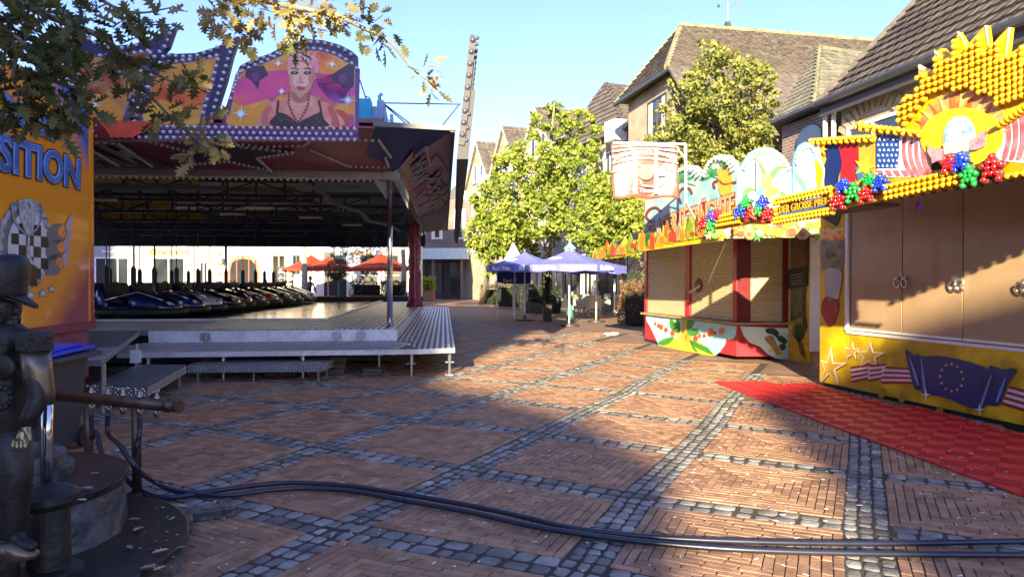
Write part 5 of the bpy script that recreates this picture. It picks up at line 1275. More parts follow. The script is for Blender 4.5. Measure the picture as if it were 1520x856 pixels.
D([(1213,216),(1218,216),(1224,240),(1228,252),(1226,272),(1224,292),(1220,294)], '#e8e4dc', 'flag_edge', 7, parent=fl1); D([(1213,238),(1220,240),(1226,256),(1222,280),(1217,290)], '#dcc81c', 'painted_yellow_edge', 8, parent=fl1)
fl2 = D([(1297, 190), (1376, 202), (1376, 262), (1300, 264), (1299, 230)], '#e6ded8', 'flag_board', 0, th=.05)
D([(1300,194),(1335,196),(1336,222),(1333,249),(1301,250),(1301,220)], mixmat('canton_blue', ['#1b3f86', '#244c98'], 2.), 'painted_canton', 1, parent=fl2)
for r_ in range(7):
    for c_ in range(5):
        D(star(1305 + c_ * 6.6 + (2 if r_ % 2 else 0), 199.5 + r_ * 7.8, 2.2, .9), '#e8ecf2', 'painted_small_star', 2, parent=fl2)
for k in range(4):
    x = 1342 + k * 9.5; D(smoothp([(x, 198), (x + 4, 199), (x + 3, 225), (x + 8, 245), (x + 17, 260), (x + 11, 261), (x + 2, 246), (x - 2, 225)], 3, True), mixmat('faded_red_stripe', ['#b84a54', '#cf8088', '#a83a44'], 6.), 'painted_stripe', 1 + .2 * k, parent=fl2)
for k in range(4): D([(1302 + k * 12, 253), (1310 + k * 12, 253), (1314 + k * 12, 261), (1308 + k * 12, 262)], 'x' and '#c86a70', 'painted_stripe', 1, parent=fl2)
# right hand flag
fl3 = D([(1485, 186), (1560, 146), (1560, 246), (1497, 240), (1478, 236)], '#e4d8d4', 'flag_board', 0, th=.05)
for k in range(6):
    x = 1494 + k * 11; D(smoothp([(x, 186 - k * 6), (x + 6, 183 - k * 6), (x + 8, 205), (x + 2, 234), (x - 5, 235), (x + 1, 208)], 3, True), mixmat('faded_red_stripe', ['#b84a54', '#cf8088', '#a83a44'], 6.), 'painted_stripe', 1 + .2 * k, parent=fl3)
# sun
sun_o = [(1332,188),(1331,170),(1337,150),(1345,140),(1352,142),(1365,126),(1363,98),(1377,106),(1388,104),(1387,78),(1397,72),(1407,84),(1420,72),(1421,48),(1434,70),(1444,58),(1462,38),(1467,74),(1474,66),(1482,56),(1497,41),(1492,84),(1512,72),(1530,56),(1545,100),(1545,152),(1487,188),(1480,180),(1375,196)]
sunb = D(sun_o, mat('sun_yellow_paint', '#dcae08', rough=.4), 'sun_board', -.5, th=.06)
for a, b, c in (((1363,98),(1377,106),(1365,104)), ((1387,78),(1388,74),(1400,88)), ((1421,48),(1424,47),(1437,70)), ((1462,38),(1466,38),(1468,74)), ((1497,41),(1501,42),(1494,84)), ((1363,97),(1366,96),(1388,107))):
    D([a, b, c], '#e8dcd0', 'ray_edge', .5, parent=sunb)
fan = [(1375,196),(1376,182),(1385,168),(1402,156),(1425,150),(1448,150),(1468,158),(1480,166),(1486,188)]
D([(x + (x - 1428) * .14, y + (y - 203) * .28) for x, y in fan], mixmat('flame_print', ['#e07a2c', '#e8a45a', '#d8602a', '#e8b048'], 3.), 'painted_flames', 1, parent=sunb)
for k in range(13):
    t = math.pi * (1.05 + .9 * k / 12); cx, cy = 1428, 203; c_, s_ = math.cos(t), math.sin(t)
    D([(cx + 54 * c_ - 3 * s_, cy + 44 * s_ + 3 * c_), (cx + 54 * c_ + 3 * s_, cy + 44 * s_ - 3 * c_), (cx + 74 * c_, cy + 66 * s_)], '#d4662c' if k % 2 else '#eab878', 'painted_flame', 2, parent=sunb)
disc = D(ell(1429, 204, 61, 44, 32, -.06), '#e2c41a', 'oval_emblem', 3, parent=sunb, th=.05)
D(ell(1427, 203, 24, 31, 24, .1), '#c9c0b8', 'globe_rim', 4.5, parent=disc); D(ell(1427, 203, 21.5, 29, 24, .1), mixmat('globe_print', ['#4f9ac8', '#bfe0ea', '#7ab8d4', '#eef4f2'], 6.), 'painted_globe', 5.5, parent=disc)
D([(1410,228),(1420,224),(1436,224),(1446,226),(1440,233),(1420,234)], '#3a78b8', 'painted_sea', 6.5, parent=disc)
for q in ([(1412,190),(1424,184),(1436,186),(1440,194),(1428,196),(1420,202),(1410,200)], [(1416,208),(1426,204),(1438,206),(1434,214),(1420,214)]): D(q, '#f0f2ee', 'painted_cloud', 6.5, True, parent=disc)
D([(1381,213),(1384,219),(1396,220),(1405,222),(1406,238),(1395,239),(1388,243),(1387,236),(1381,226)], mixmat('ribbon_red', ['#c03a4c', '#e8a0a8', '#b82c40'], 12.), 'painted_ribbon', 7, parent=disc)
D([(1441,210),(1452,205),(1458,198),(1471,194),(1467,205),(1468,216),(1456,222),(1440,224)], mixmat('ribbon_red', ['#c03a4c', '#e8a0a8', '#b82c40'], 12.), 'painted_ribbon', 7, parent=disc)
D([(1405,213),(1442,209),(1442,225),(1406,230)], '#e6b8b4', 'painted_plaque', 8, parent=disc)
for r_ in range(27):
    for c_ in range(26):
        px = 1330 + c_ * 9.2 + random.uniform(-.8, .8); py = 190 + random.uniform(-.8, .8) - r_ * 8.8 + (px - 1330) * -.34 + 18
        if not inpoly((px, py), [(1428 + (x - 1428) * .95, 154 + (y - 154) * .88) for x, y in sun_o]): continue
        e_ = ((px - 1428) / 80.) ** 2 + ((py - 207) / 74.) ** 2
        if e_ < 1: continue
        yb.append(RPn.P(px, py, .03))
for p in along([(1489, 186, 0), (1545, 150, 0)], 8): yb.append(RPn.P(p[0], p[1], .03))
bulbs(gb, yb, .027, m_ybulb, m_ybase, 'yellow_bulb', cap=290, n=RPn.n)
def cluster(cx, cy, r, mb_, name, nb=None):
    base_ = D(star(cx, cy, r * 1.35, r * .55, 5, random.uniform(-2, -1)), mat('star_' + name, {'red': '#b01c1c', 'green': '#187a34', 'blue': '#1c3494'}[name], rough=.4), 'star_board', 5, parent=rimb, th=.012)
    pos = [RPn.P(cx + dx * r * .5, cy + dy * r * .5 - dx * .8, .03 + .02 * 1.) for dx, dy in ((0, -2), (-.5, -1), (.5, -1), (-1.6, -.4), (-.55, 0), (.55, -.1), (1.6, -.5), (-1, 1), (0, .9), (1, .9), (-1.3, 2), (1.3, 1.9))][:nb or 12]
    bulbs(base_, pos, .029, mb_, m_gut, name + '_bulb', n=RPn.n)
for cx, cy, r, c in ((1050,332,9,'red'),(1059,336,8,'green'),(1062,321,7,'blue'),(1069,319,6,'red'),(1104,314,9,'blue'),(1113,302,8,'green'),(1121,317,9,'red'),(1130,313,8,'green'),(1137,301,8,'blue'),(1145,319,9,'red'),
    (1251,298,11,'red'),(1258,276,8,'blue'),(1274,286,12,'green'),(1293,288,11,'red'),(1298,268,9,'green'),(1314,272,10,'blue'),
    (1418,243,10,'red'),(1434,241,11,'blue'),(1447,262,13,'green'),(1481,250,17,'red')):
    cluster(cx, cy, r, {'red': m_rbulb, 'green': m_gbulb, 'blue': m_bbulb}[c], c)
# spot lamps under the canopy
for px, py in ((1405, 292), (1232, 318), (1280, 305), (1188, 322)):
    mb = MB(); p = RPn.P(px, py, -.5); p.z = 2.6; mb.box(p, (.2, .16, .2), .4, tilt=Matrix.Rotation(.5, 3, 'X')); mb.bar(p, p + Vector((0, 0, .16)), .03, .03); part('spot_lamp', mb, m_gut, gb)
mb = MB(); p = RPn.P(1325, 305, -.3); mb.tube([RPn.P(1326, 290, -.3), p], .006, 5); mb.ball(p, .035, 6, 4, (1, 1, 1.5)); part('pendant_bulb', mb, mat('violet_bulb', '#a04ac0', rough=.2), gb)
mb = MB(); mb.tube([RPn.pt(.9, CH + .4, -.2), RPn.pt(.9, CH + .02, -.2)], .03, 6); mb.tube([RPn.P(1228, 262, -.02), RPn.P(1300, 212, -.02)], .006, 5); part('stay_rod', mb, m_steel, gb)
# ============================================================ RED TILE CARPET
m_red1 = mat('red_rubber', '#ea3634', rough=.5, vary=.25, scale=2.2, bump=.2, bscale=120); m_red2 = mat('dark_red_rubber', '#b01e22', rough=.5, vary=.25, scale=2.2, bump=.2, bscale=120)
carpet = thing('red_floor_mat', 'red interlocking rubber floor mat with triangle pattern in front of the yellow booth', 'mat', (4.2, 8, 0))
cd = Vector((.62, -5.66, 0)).normalized(); cn = Vector((-cd.y, cd.x, 0)); co_ = Vector((3.14, 10.76, 0)); ts = .285
mb = MB(); s_ = ts - .004
mb.add([(0, 0, 0), (s_, 0, 0), (s_, s_, 0), (0, s_, 0), (0, 0, .016), (s_, 0, .016), (s_, s_, .016), (0, s_, .016)], [(0, 1, 5, 4), (1, 2, 6, 5), (2, 3, 7, 6), (3, 0, 4, 7)])
mb.add([(0, 0, .016), (s_, 0, .016), (s_, s_, .016), (0, s_, .016), (s_ / 2, s_ / 2, .016)], [(0, 1, 4), (2, 3, 4)]); mb.add([(0, 0, .016), (s_, 0, .016), (s_, s_, .016), (0, s_, .016), (s_ / 2, s_ / 2, .016)], [(1, 2, 4), (3, 0, 4)], 1)
for k in range(9): mb.box((.02 + k * .031, s_ * .5, .017), (.008, min(s_ - .03, 2 * abs(.02 + k * .031 - s_ / 2) + .01), .003), m=1)
tme = mb.mesh('mat_tile', [m_red1, m_red2])
tl = []
for i in range(24):
    for j in range(10):
        c = co_ + cd * (i + .5) * ts + cn * (j + .5) * ts
        if (c - Vector((4.66, 10.49, 0))).dot(wP.n) < .14 or c.y > 10.72: continue
        tl.append((i, j))
for i, j in tl:
    p = co_ + cd * i * ts + cn * j * ts; o = link('mat_tile', tme, carpet, p - rootloc(carpet) + Vector((random.uniform(-.003, .003), random.uniform(-.003, .003), .004))); o.rotation_euler = (random.uniform(-.006, .006), random.uniform(-.006, .006), math.atan2(cd.y, cd.x) + random.uniform(-.006, .006)); 
# ============================================================ FRUIT BOOTH
fA, fB = Vector((3.43, 17.9)), Vector((4.46, 13.75))
qS = Plane(fA, fB); fuv = qS.u
qF = Plane(fB, fB + Vector((2.6, .05)))
fr = thing('fruit_booth', 'red and pale blue candied-fruit stall with closed roller shutters and fruit-shaped canopy edge', 'market booth', (4.6, 15.5, 0))
m_rp = mat('booth_red', '#a82a34', rough=.35, vary=.1, coat=.3); m_rdk = mat('booth_wine', '#6a1c22', rough=.35, vary=.1, coat=.3)
m_pb = mixmat('pale_blue_print', ['#8cc8d0', '#a8d8d8', '#bfe0d8'], 1.2, rough=.4); m_shut = mat('roller_shutter', '#cfc09a', rough=.4, vary=.05, metal=.1)
CT = .71
def fq(mb, pl, s0, s1, h0, h1, l0, l1, m=0): wq(mb, s0, s1, h0, h1, l0, l1, m, pl)
SL = qS.len; FL = qF.px(1170, 500)[0]
mb = MB(); fq(mb, qS, 0, SL, .08, CT, -.1, 0); lpS = part('lower_side_panel', mb, m_rp, fr, bevel=.004)
mb = MB(); fq(mb, qF, 0, FL, .08, CT, -.1, 0); lpF = part('lower_front_panel', mb, m_rp, fr, bevel=.004)
mb = MB(); fq(mb, qS, -.1, SL + .08, CT, CT + .05, -.12, .08); part('counter_ledge', mb, mat('ledge_wood', '#a08860', rough=.6), fr, bevel=.004)
mb = MB(); fq(mb, qF, .0, FL + .03, CT + .001, CT + .048, -.12, .08); part('counter_ledge', mb, mat('ledge_wood', '#a08860', rough=.6), fr, bevel=.004)
mb = MB(); fq(mb, qS, 0.05, SL - .05, .1, 2.9, -1.4, -.12); part('booth_body', mb, mat('booth_side_white', (.55, .54, .5)), fr)
for a, b in ((-.02, .12), (qS.px(1017, 420)[0], qS.px(1024, 420)[0]), (SL - .13, SL)):
    mb = MB(); fq(mb, qS, a, b, CT + .052, 2.75, -.1, .01); part('corner_post', mb, m_rp, fr, bevel=.008)
for a, b in ((0.0, qF.px(1114, 420)[0]), (qF.px(1163, 420)[0], FL)):
    mb = MB(); fq(mb, qF, a + .003, b, CT + .052, 2.75, -.1, .01); part('corner_post', mb, m_rdk, fr, bevel=.008)
def shutter(pl, a, b, h0=CT + .06, h1=2.7):
    mb = MB(); n = 42
    for k in range(n):
        z0 = h0 + (h1 - h0) * k / n; z1 = h0 + (h1 - h0) * (k + 1) / n
        mb.prism([pl.pt(a, z0, -.05), pl.pt(a, z0, -.03), pl.pt(a, (z0 + z1) / 2, -.018), pl.pt(a, z1 - .008, -.03), pl.pt(a, z1, -.05)], pl.u * (b - a))
    o = part('roller_shutter', mb, m_shut, fr, kind='stuff'); return o
shutter(qS, .13, qS.px(1016, 420)[0]); shutter(qS, qS.px(1025, 420)[0], SL - .14); shutter(qF, qF.px(1115, 420)[0], qF.px(1162, 420)[0])
sh = mat('emblem_red', '#a02838', rough=.4)
mb = MB(); artm(mb, qS, ribbon([(1024, 434), (1040, 424)], 2.2), 0, .02, .01); part('shutter_pull', mb, m_paintw, fr)
for q in ([(1036,413),(1041,420),(1041,428),(1036,434),(1032,428),(1032,420)],): art(qS, smoothp(q, 4, True), mat('emblem_black', (.03, .02, .02), rough=.4), 'shutter_emblem', fr, .0, .004); art(qS, ell(1037, 424, 3.5, 5), sh, 'shutter_emblem', fr, .006, .004)
def Fr(pl, pts, col, name, l=1, sm=True, parent=None, th=.004):
    m = col if not isinstance(col, str) else mat('print_' + col.strip('#'), col, rough=.42, vary=.1)
    return art(pl, smoothp(pts, 4, True) if sm else pts, m, name, parent or fr, .004 + .005 * l, th)
Fr(qS, [(959,466),(1094,484),(1093,495),(1090,502),(1082,504),(1079,501),(1076,512),(1070,521),(1062,528),(1045,526),(1010,520),(978,512),(972,498),(964,482),(960,476)], m_pb, 'painted_sky', 1, False, lpS)
Fr(qS, [(979,512),(995,505),(1010,500),(1028,502),(1045,512),(1062,527),(1045,526),(1010,520)], '#d8c83a', 'painted_sand', 2, True, lpS)
for q, c in (([(1014,473),(1018,470),(1021,476),(1021,500),(1014,502)], '#c8a83a'), ([(1004,500),(1010,488),(1014,502),(1010,515)], '#d8b85a'), ([(1018,500),(1026,490),(1027,508),(1022,516)], '#d0a838')): Fr(qS, q, c, 'painted_pineapple', 3, True, lpS)
for q in ([(995,476),(1000,475),(1010,488),(1008,494),(998,488)], [(1005,471),(1009,473),(1010,490),(1006,488)], [(1022,476),(1028,474),(1032,478),(1026,488),(1021,492)], [(1022,493),(1030,488),(1038,490),(1037,496),(1026,498)], [(978,508),(990,502),(1002,500),(994,510),(984,512)], [(1025,504),(1040,510),(1052,516),(1060,526),(1044,520),(1030,512)], [(1026,505),(1032,514),(1037,522),(1032,520),(1027,512)]):
    Fr(qS, q, '#3f8a34', 'painted_leaf', 4, True, lpS)
for k, (x, y, r_) in enumerate([(974,480,2.5),(979,483,3),(983,485,4),(990,489,3.5),(1000,494,4.5),(1034,502,4.5),(1040,498,3),(1047,498,3),(1056,493,6),(1063,494,2.5),(1072,491,5)]): Fr(qS, ell(x, y, r_ * .8, r_, 10), '#c8502c' if k % 2 else '#d8602c', 'painted_fruit', 5, False, lpS)
Fr(qF, [(1098,484),(1170,487),(1170,533),(1152,532),(1138,524),(1128,514),(1112,508),(1104,498)], mixmat('pale_sky_to_sand', ['#7ab4c0', '#cfe4e0', '#e8e4c8'], .9), 'painted_sky', 1, False, lpF)
for q in ([(1136,488),(1148,487),(1156,494),(1152,500),(1146,496),(1138,494)], [(1152,500),(1160,498),(1168,506),(1164,510),(1156,506)], [(1156,512),(1164,510),(1166,516),(1160,520)]): Fr(qF, q, '#2c4a3c', 'painted_leaf', 3, True, lpF)
Fr(qF, [(1134,502),(1146,498),(1152,510),(1158,522),(1152,526),(1144,514)], '#a8804a', 'painted_figure', 4, True, lpF)
for x, y in ((1143, 520), (1153, 527), (1160, 524)): Fr(qF, ell(x, y, 3, 2.5, 10), '#d8b83a', 'painted_fruit', 3, False, lpF)
# canopy
cO = 1.45
kS = Plane((qS.pt(-.4, 0, cO)).to_2d(), (qS.pt(SL + .0, 0, cO)).to_2d() )
a_ = qS.pt(-.6, 2.85, 0.); b_ = qS.pt(SL, 2.85, 0.)
o0 = kS.P(885, 378); o0.z = 2.22; o1 = kS.P(1072, 340); o1.z = 2.32
cF = Vector((5.9, o1.y + .1, 2.3)); wF = qF.pt(2.0, 2.85)
mb = MB(); mb.prism([o0, o1, b_, a_], (0, 0, .03)); canp = part('canopy_side', mb, mat('canopy_reed', '#8a7848', rough=.8, vary=.3, bump=.5, bscale=50), fr)
mb = MB(); mb.prism([o1 + Vector((.02, 0, 0)), cF, wF, b_ + Vector((.02, 0, 0))], (0, 0, .03)); canf = part('canopy_front', mb, mat('canopy_reed', '#8a7848', rough=.8), fr)
mb = MB(); mb.bar(o0 + Vector((0, 0, -.03)), o1 + Vector((0, 0, -.03)), .05, .07); part('canopy_edge', mb, mat('yellow_edge', '#c8a818', rough=.5), fr)
rf_ = random.Random(9)
cols = ['#c0a420', '#c89410', '#b86018', '#a83c1c', '#948468', '#b0a840', '#849020', '#705028', '#b87c18', '#2f6024']
kF = Plane(o1.to_2d(), cF.to_2d())
back = art(kS, [(884,377),(900,372),(957,355),(1066,330),(1068,344),(1000,362),(957,372),(920,382),(886,386)], mat('fruit_yellow', '#cfb420', rough=.5), 'fruit_valance', fr, 0, .02)
n_ = 0
for k in range(62):
    t = k / 61; px = 884 + t * 182; yb_ = 384 - (px - 884) * .205 + rf_.uniform(-3, 2); hgt = (16 + 15 * t) * rf_.uniform(.6, 1.1)
    c = mat('fruit_' + cols[k % 10].strip('#'), rf_.choice(cols) if 0 else cols[(k * 7) % 10], rough=.5, vary=.25, scale=9)
    c = mat('fruitp_' + cols[(k * 7) % 10].strip('#'), cols[(k * 7) % 10], rough=.5, vary=.3, scale=9)
    wd = rf_.uniform(3., 6.)
    if k % 3 == 0: q = [(px - wd, yb_), (px - wd, yb_ - hgt * .7), (px - wd * .3, yb_ - hgt), (px, yb_ - hgt * 1.25), (px + wd * .4, yb_ - hgt), (px + wd, yb_ - hgt * .7), (px + wd, yb_ + 1)]
    elif k % 3 == 1: q = ell(px, yb_ - hgt * .35, wd, wd * 1.3, 12)
    else: q = [(px - wd, yb_ + 1)] + [(px - wd + 2 * wd * j / 6, yb_ - hgt * (1.1 if j % 2 else .7)) for j in range(7)] + [(px + wd, yb_ + 1)]
    art(kS, q, c, 'fruit_cutout', fr, .022 + .004 * (k % 5), .012)
backf = art(kF, [(1070,330),(1217,326),(1217,352),(1070,354)], mat('leaf_white', '#a8a480', rough=.5, vary=.2, scale=8), 'fruit_valance', fr, 0, .02)
cols2 = ['#c0a878', '#b87818', '#b8b090', '#5a8020', '#b89038', '#a85c20', '#a07838', '#2f6a24', '#98482a', '#c09c20']
for k in range(44):
    px = 1052 + (k % 22) * 7.7 + rf_.uniform(-2, 2); yb_ = 346 - (k // 22) * 12 + rf_.uniform(-3, 4); rr = rf_.uniform(5, 9)
    c = mat('fruitq_' + cols2[(k * 3) % 10].strip('#'), cols2[(k * 3) % 10], rough=.5, vary=.2, scale=9)
    q = ell(px, yb_, rr, rr * .85, 14) if k % 3 else star(px, yb_, rr * 1.2, rr * .6, 7, .3)
    art(kF, q, c, 'fruit_cutout', fr, .022 + .004 * (k % 7), .012)
for x, y, r_ in ((1110, 347, 8), (1189, 347, 10)):
    art(kF, ell(x, y, r_, r_ * .9, 16), mat('coconut_paint', '#a07a50', rough=.5), 'fruit_cutout', fr, .056, .012); art(kF, ell(x, y + 1, r_ * .45, r_ * .4, 12), mat('coconut_dark', '#7a5238', rough=.5), 'painted_ring', fr, .064, .006)
# lettering board and arches on the roof edge
qS2 = Plane(qS.pt(-.2, 0, .08).to_2d(), qS.pt(SL + .02, 0, .08).to_2d())
brd = art(qS2, [(957, 372), (957, 300), (968, 286), (978, 278), (992, 272), (1004, 262), (1010, 250), (1020, 244), (1032, 246), (1042, 256), (1045, 262), (1048, 248), (1055, 236), (1066, 229), (1080, 230), (1090, 240), (1095, 254), (1095, 352)], mixmat('board_sky', ['#4a94a8', '#94b8b8', '#b4b8a8', '#74a8b0'], .8, rough=.45), 'arched_sign_board', fr, 0, .08)
Fr(qS2, [(958,345),(1094,300),(1094,345),(958,372)], '#b8941c', 'painted_yellow_field', 1, False, brd)
for cx, cy, s in ((1012, 270, 1.), (1056, 262, .8)):
    for t in (-2.6, -2.1, -1.57, -1.0, -.5, .1, 3.0): Fr(qS2, smoothp([(cx, cy), (cx + 12 * s * math.cos(t) - 3, cy + 14 * s * math.sin(t)), (cx + 22 * s * math.cos(t), cy + 22 * s * math.sin(t) + 3), (cx + 12 * s * math.cos(t) + 3, cy + 14 * s * math.sin(t) + 3)], 3, True), '#3f8a4a', 'painted_palm_leaf', 2, False, brd)
Fr(qS2, [(1068,250),(1086,252),(1087,285),(1070,288)], '#d8a028', 'painted_pineapple', 3, True, brd)
for t in (-2.2, -1.8, -1.4, -1.0): Fr(qS2, [(1074, 252), (1077 + 20 * math.cos(t), 250 + 20 * math.sin(t)), (1080, 252)], '#5a8a4a', 'painted_palm_leaf', 4, False, brd)
m_lp = mixmat('letter_pink_gold', ['#c8a03a', '#d8906a', '#c87a70'], axis=(0, 0, 1), rng=(2.7, 3.4), rough=.4); m_lpk = mat('letter_outline_rose', '#7a2c2c', rough=.4)
for d, (mm, bo, l, e) in enumerate(((m_lpk, .06, .012, 1.6), (mat('letter_face_gold', '#c8946a', rough=.4, vary=.2, scale=5), .015, .024, 0))):
    text_px('GLASIERTE', qS2, [(962 - e, 358 + e), (1022 + e, 340 + e), (1022 + e, 306 - e), (962 - e, 332 - e)], mm, 'letter_outline' if d == 0 else 'lettering', brd, lift=l, bold=bo)
    text_px('FRÜCHTE', qS2, [(1027 - e, 338 + e), (1091 + e, 317 + e), (1091 + e, 279 - e), (1027 - e, 302 - e)], mm, 'letter_outline' if d == 0 else 'lettering', brd, lift=l, bold=bo)
for q in ([(968,330),(960,322),(964,312),(974,308),(982,314)], [(1012,302),(1008,290),(1014,280),(1024,280),(1028,288)], [(1062,280),(1060,272),(1068,268),(1076,274),(1094,270)]): Fr(qS2, ribbon(smoothp(q, 4), 3.4), m_lpk, 'painted_scroll', 3, False, brd)
qF2 = Plane((qF.pt(-.02, 0, .08)).to_2d(), (qF.pt(2.2, 0, .08)).to_2d())
a3 = [(1097, 345)] + [(1097, 262), (1100, 246), (1108, 232), (1120, 222), (1134, 218), (1148, 220), (1160, 229), (1169, 241), (1174, 250), (1176, 262), (1176, 340)]
a4 = [(1177, 335), (1177, 244), (1180, 228), (1186, 216), (1194, 211), (1203, 212), (1211, 220), (1216, 234), (1218, 252), (1218, 335)]
m_ar = mat('arch_blue', '#5fa8cc', rough=.4, vary=.06); m_arw = mixmat('arch_white_print', ['#b8c8c8', '#c8c8b8', '#a0c0c4'], 1., rough=.4)
b3 = art(qF2, a3, m_ar, 'arch_board', fr, 0, .07); b4 = art(qF2, a4, m_ar, 'arch_board', fr, 0, .07)
def shrink(q, f): cx = sum(p[0] for p in q) / len(q); cy = sum(p[1] for p in q) / len(q); return [(cx + (x - cx) * f, cy + (y - cy) * f) for x, y in q]
art(qF2, shrink(a3, .84), m_arw, 'painted_panel', b3, .008, .004); art(qF2, shrink(a4, .72), mat('arch_pale', '#78b4c8', rough=.4), 'painted_panel', b4, .008, .004)
for q in ([(1132,262),(1126,246),(1118,236),(1124,236),(1134,250),(1138,262)], [(1140,264),(1148,250),(1160,246),(1168,248),(1156,254),(1146,268)], [(1102,296),(1104,282),(1112,278),(1122,284),(1112,286),(1106,300)], [(1154,292),(1160,284),(1166,290),(1164,304)]): Fr(qF2, q, '#4a7a3c', 'painted_palm_leaf', 3, True, b3)
Fr(qF2, [(1130,262),(1144,262),(1146,282),(1140,300),(1130,292)], '#c8b04a', 'painted_fruit', 4, True, b3)
for x, y, r_, c in ((1127, 284, 7, '#4a88b0'), (1149, 284, 7, '#c0a030'), (1154, 290, 4, '#5a98c8'), (1120, 276, 4, '#e0c070')): Fr(qF2, ell(x, y, r_, r_, 12), c, 'painted_fruit', 5, False, b3)
Fr(qF2, [(1179,256),(1188,262),(1196,276),(1204,296),(1194,284),(1184,270)], '#4f8f68', 'painted_palm_leaf', 3, True, b4)
# white bulb bars along the arches
wb = MB()
def stubs(pl, pts, step, ln_=.14):
    q = along([(x, y, 0) for x, y in pts], step); cx = sum(p[0] for p in q) / len(q); cy = max(p[1] for p in q)
    for p in q:
        d = Vector((cx - p[0], cy + 20 - p[1])).normalized(); a = pl.P(p[0], p[1], .03); b = pl.P(p[0] + d.x * 5, p[1] + d.y * 5, .07); c_ = MB(); c_.tube([a, b], .032, 8)
        yield c_
me_all = []
for pl, pts in ((qS2, [(975,282),(990,274),(1004,264),(1012,250),(1020,247),(1032,249),(1044,262)]), (qS2, [(1046,258),(1052,242),(1064,232),(1080,233),(1090,243),(1094,256)]), (qF2, [(1101,250),(1109,236),(1121,226),(1134,221),(1148,223),(1159,231),(1168,242),(1173,252)]), (qF2, [(1180,240),(1184,225),(1194,215),(1203,216),(1209,224),(1214,240),(1215,255),(1215,270),(1215,285),(1215,300),(1215,312)])):
    for c_ in stubs(pl, pts, 6.4): part('arch_bulb', c_, mat('white_bulb_cap', (.5, .5, .49), rough=.25), brd if pl is qS2 else b3)
# folding board with palm painting, chalk sign, and white door behind
fbP = Plane((5.5, 13.72), (5.62, 12.55))
fbP = Plane(qF.px(1171, 500) and qF.pt(FL + .03, 0, .02).to_2d(), (5.46, 12.75))
fbP = Plane(at(1170.5, 534, 13.75).to_2d(), at(1204, 541, 13.05).to_2d())
fbd = thing('painted_side_board', 'narrow hinged board painted with a palm trunk and figure, right of the wine-red stall post', 'painted board', (5.6, 13.4, 0))
ow_ = art(fbP, [(1171, 345), (1205, 342), (1205, 541), (1171, 533)], mixmat('side_board_print', ['#b8984a', '#cfb83a', '#a8884a', '#c8a860'], 2., rough=.45), 'board', fbd, 0, .05)
def Z(pts, col, name, l=1, sm=True): return Fr(fbP, pts, col, name, l, sm, ow_)
Z([(1174,348),(1204,346),(1204,380),(1190,470),(1174,478)], mixmat('grey_teal_print', ['#4a5648', '#6a6a50', '#3a443c'], 4.), 'painted_shade', 1, False)
Z([(1197,350),(1203,350),(1201,400),(1196,450),(1199,485),(1193,485),(1191,450),(1195,400)], mixmat('palm_trunk_print', ['#5a4a34', '#3c3226'], 14.), 'painted_palm_trunk', 2)
Z([(1185,366),(1190,362),(1194,370),(1196,398),(1182,398)], '#7a5040', 'painted_arm', 3)
for k in range(9):
    t = -2.7 + k * .28; Z([(1186, 508), (1186 + 20 * math.cos(t) * .8, 500 + 34 * math.sin(t)), (1190, 508)], '#2c5a34' if k % 2 else '#1f4428', 'painted_frond', 4, False)
Z([(1172,505),(1204,500),(1205,539),(1172,531)], mixmat('sand_print', ['#d8b818', '#b88a18', '#c8a018'], 8.), 'painted_sand', 3, False)
Z([(1186,508),(1193,508),(1198,532),(1190,526)], '#5a3c20', 'painted_root', 5, False)
cs = art(fbP, [(1171, 400), (1199, 396), (1200, 424), (1172, 429)], mat('chalk_board', (.03, .035, .03), rough=.7), 'chalk_sign', fbd, .03, .03)
for k in range(4): art(fbP, [(1176, 408 + k * 4.5), (1194, 405.5 + k * 4.5), (1194, 407 + k * 4.5), (1176, 409.5 + k * 4.5)], mat('chalk', (.22, .22, .2), rough=.9), 'chalk_line', cs, .036, .002)
dPl = Plane((5.75, 13.0), (6.3, 12.85))
mb = MB(); fq(mb, dPl, -.15, .75, .25, 2.6, -.06, 0); dr = whole('white_side_door', mb, m_paintw, 'plain white metal door in the gap between the two booths', 'door', (5.9, 13, 0), bevel=.01)
mb = MB(); fq(mb, dPl, .1, .2, 1.35, 1.4, 0, .03); part('door_catch', mb, m_gut, dr)
# ============================================================ BANNER ON A WHITE FRAME
bP = Plane((1.9, 13.6), (3.5, 13.6)); bfr = thing('banner_frame', 'white metal frame arm carrying the pink banner above the fruit stall', 'frame', (3.4, 13.6, 3))
a = bP.P(910, 212, -.02); b = bP.P(1018, 214, -.02); c = bP.P(1018, 300, -.02)
mb = MB(); mb.bar(a, b, .05, .04); mb.bar(b, c, .04, .05, up=(0, 1, 0)); mb.bar(bP.P(1004, 218, -.02), bP.P(1017, 235, -.02), .03, .03); mb.bar(c, c + Vector((.5, .9, -.4)), .04, .04); part('frame_tube', mb, m_paintw, bfr)
bo = [(907,214),(930,213),(960,214),(985,213.5),(1004,214),(1005,240),(1007,270),(1008,292),(985,294),(970,295),(945,293),(925,296),(911,294),(909,260),(908,235)]
bn = MB(); nx, ny = 22, 16
for j in range(ny + 1):
    for i in range(nx + 1):
        u, v = i / nx, j / ny; px = 907 + 98 * u + 3 * v; py = 214 + 80 * v + 1.2 * math.sin(u * 14) * v; p = bP.P(px, py); p.y += .03 * math.sin(u * 9 + v * 3) * (.3 + v); bn.v.append(tuple(p))
for j in range(ny):
    for i in range(nx): o_ = j * (nx + 1) + i; bn.f.append((o_, o_ + nx + 1, o_ + nx + 2, o_ + 1)); bn.m.append(0); bn.a.append(1)
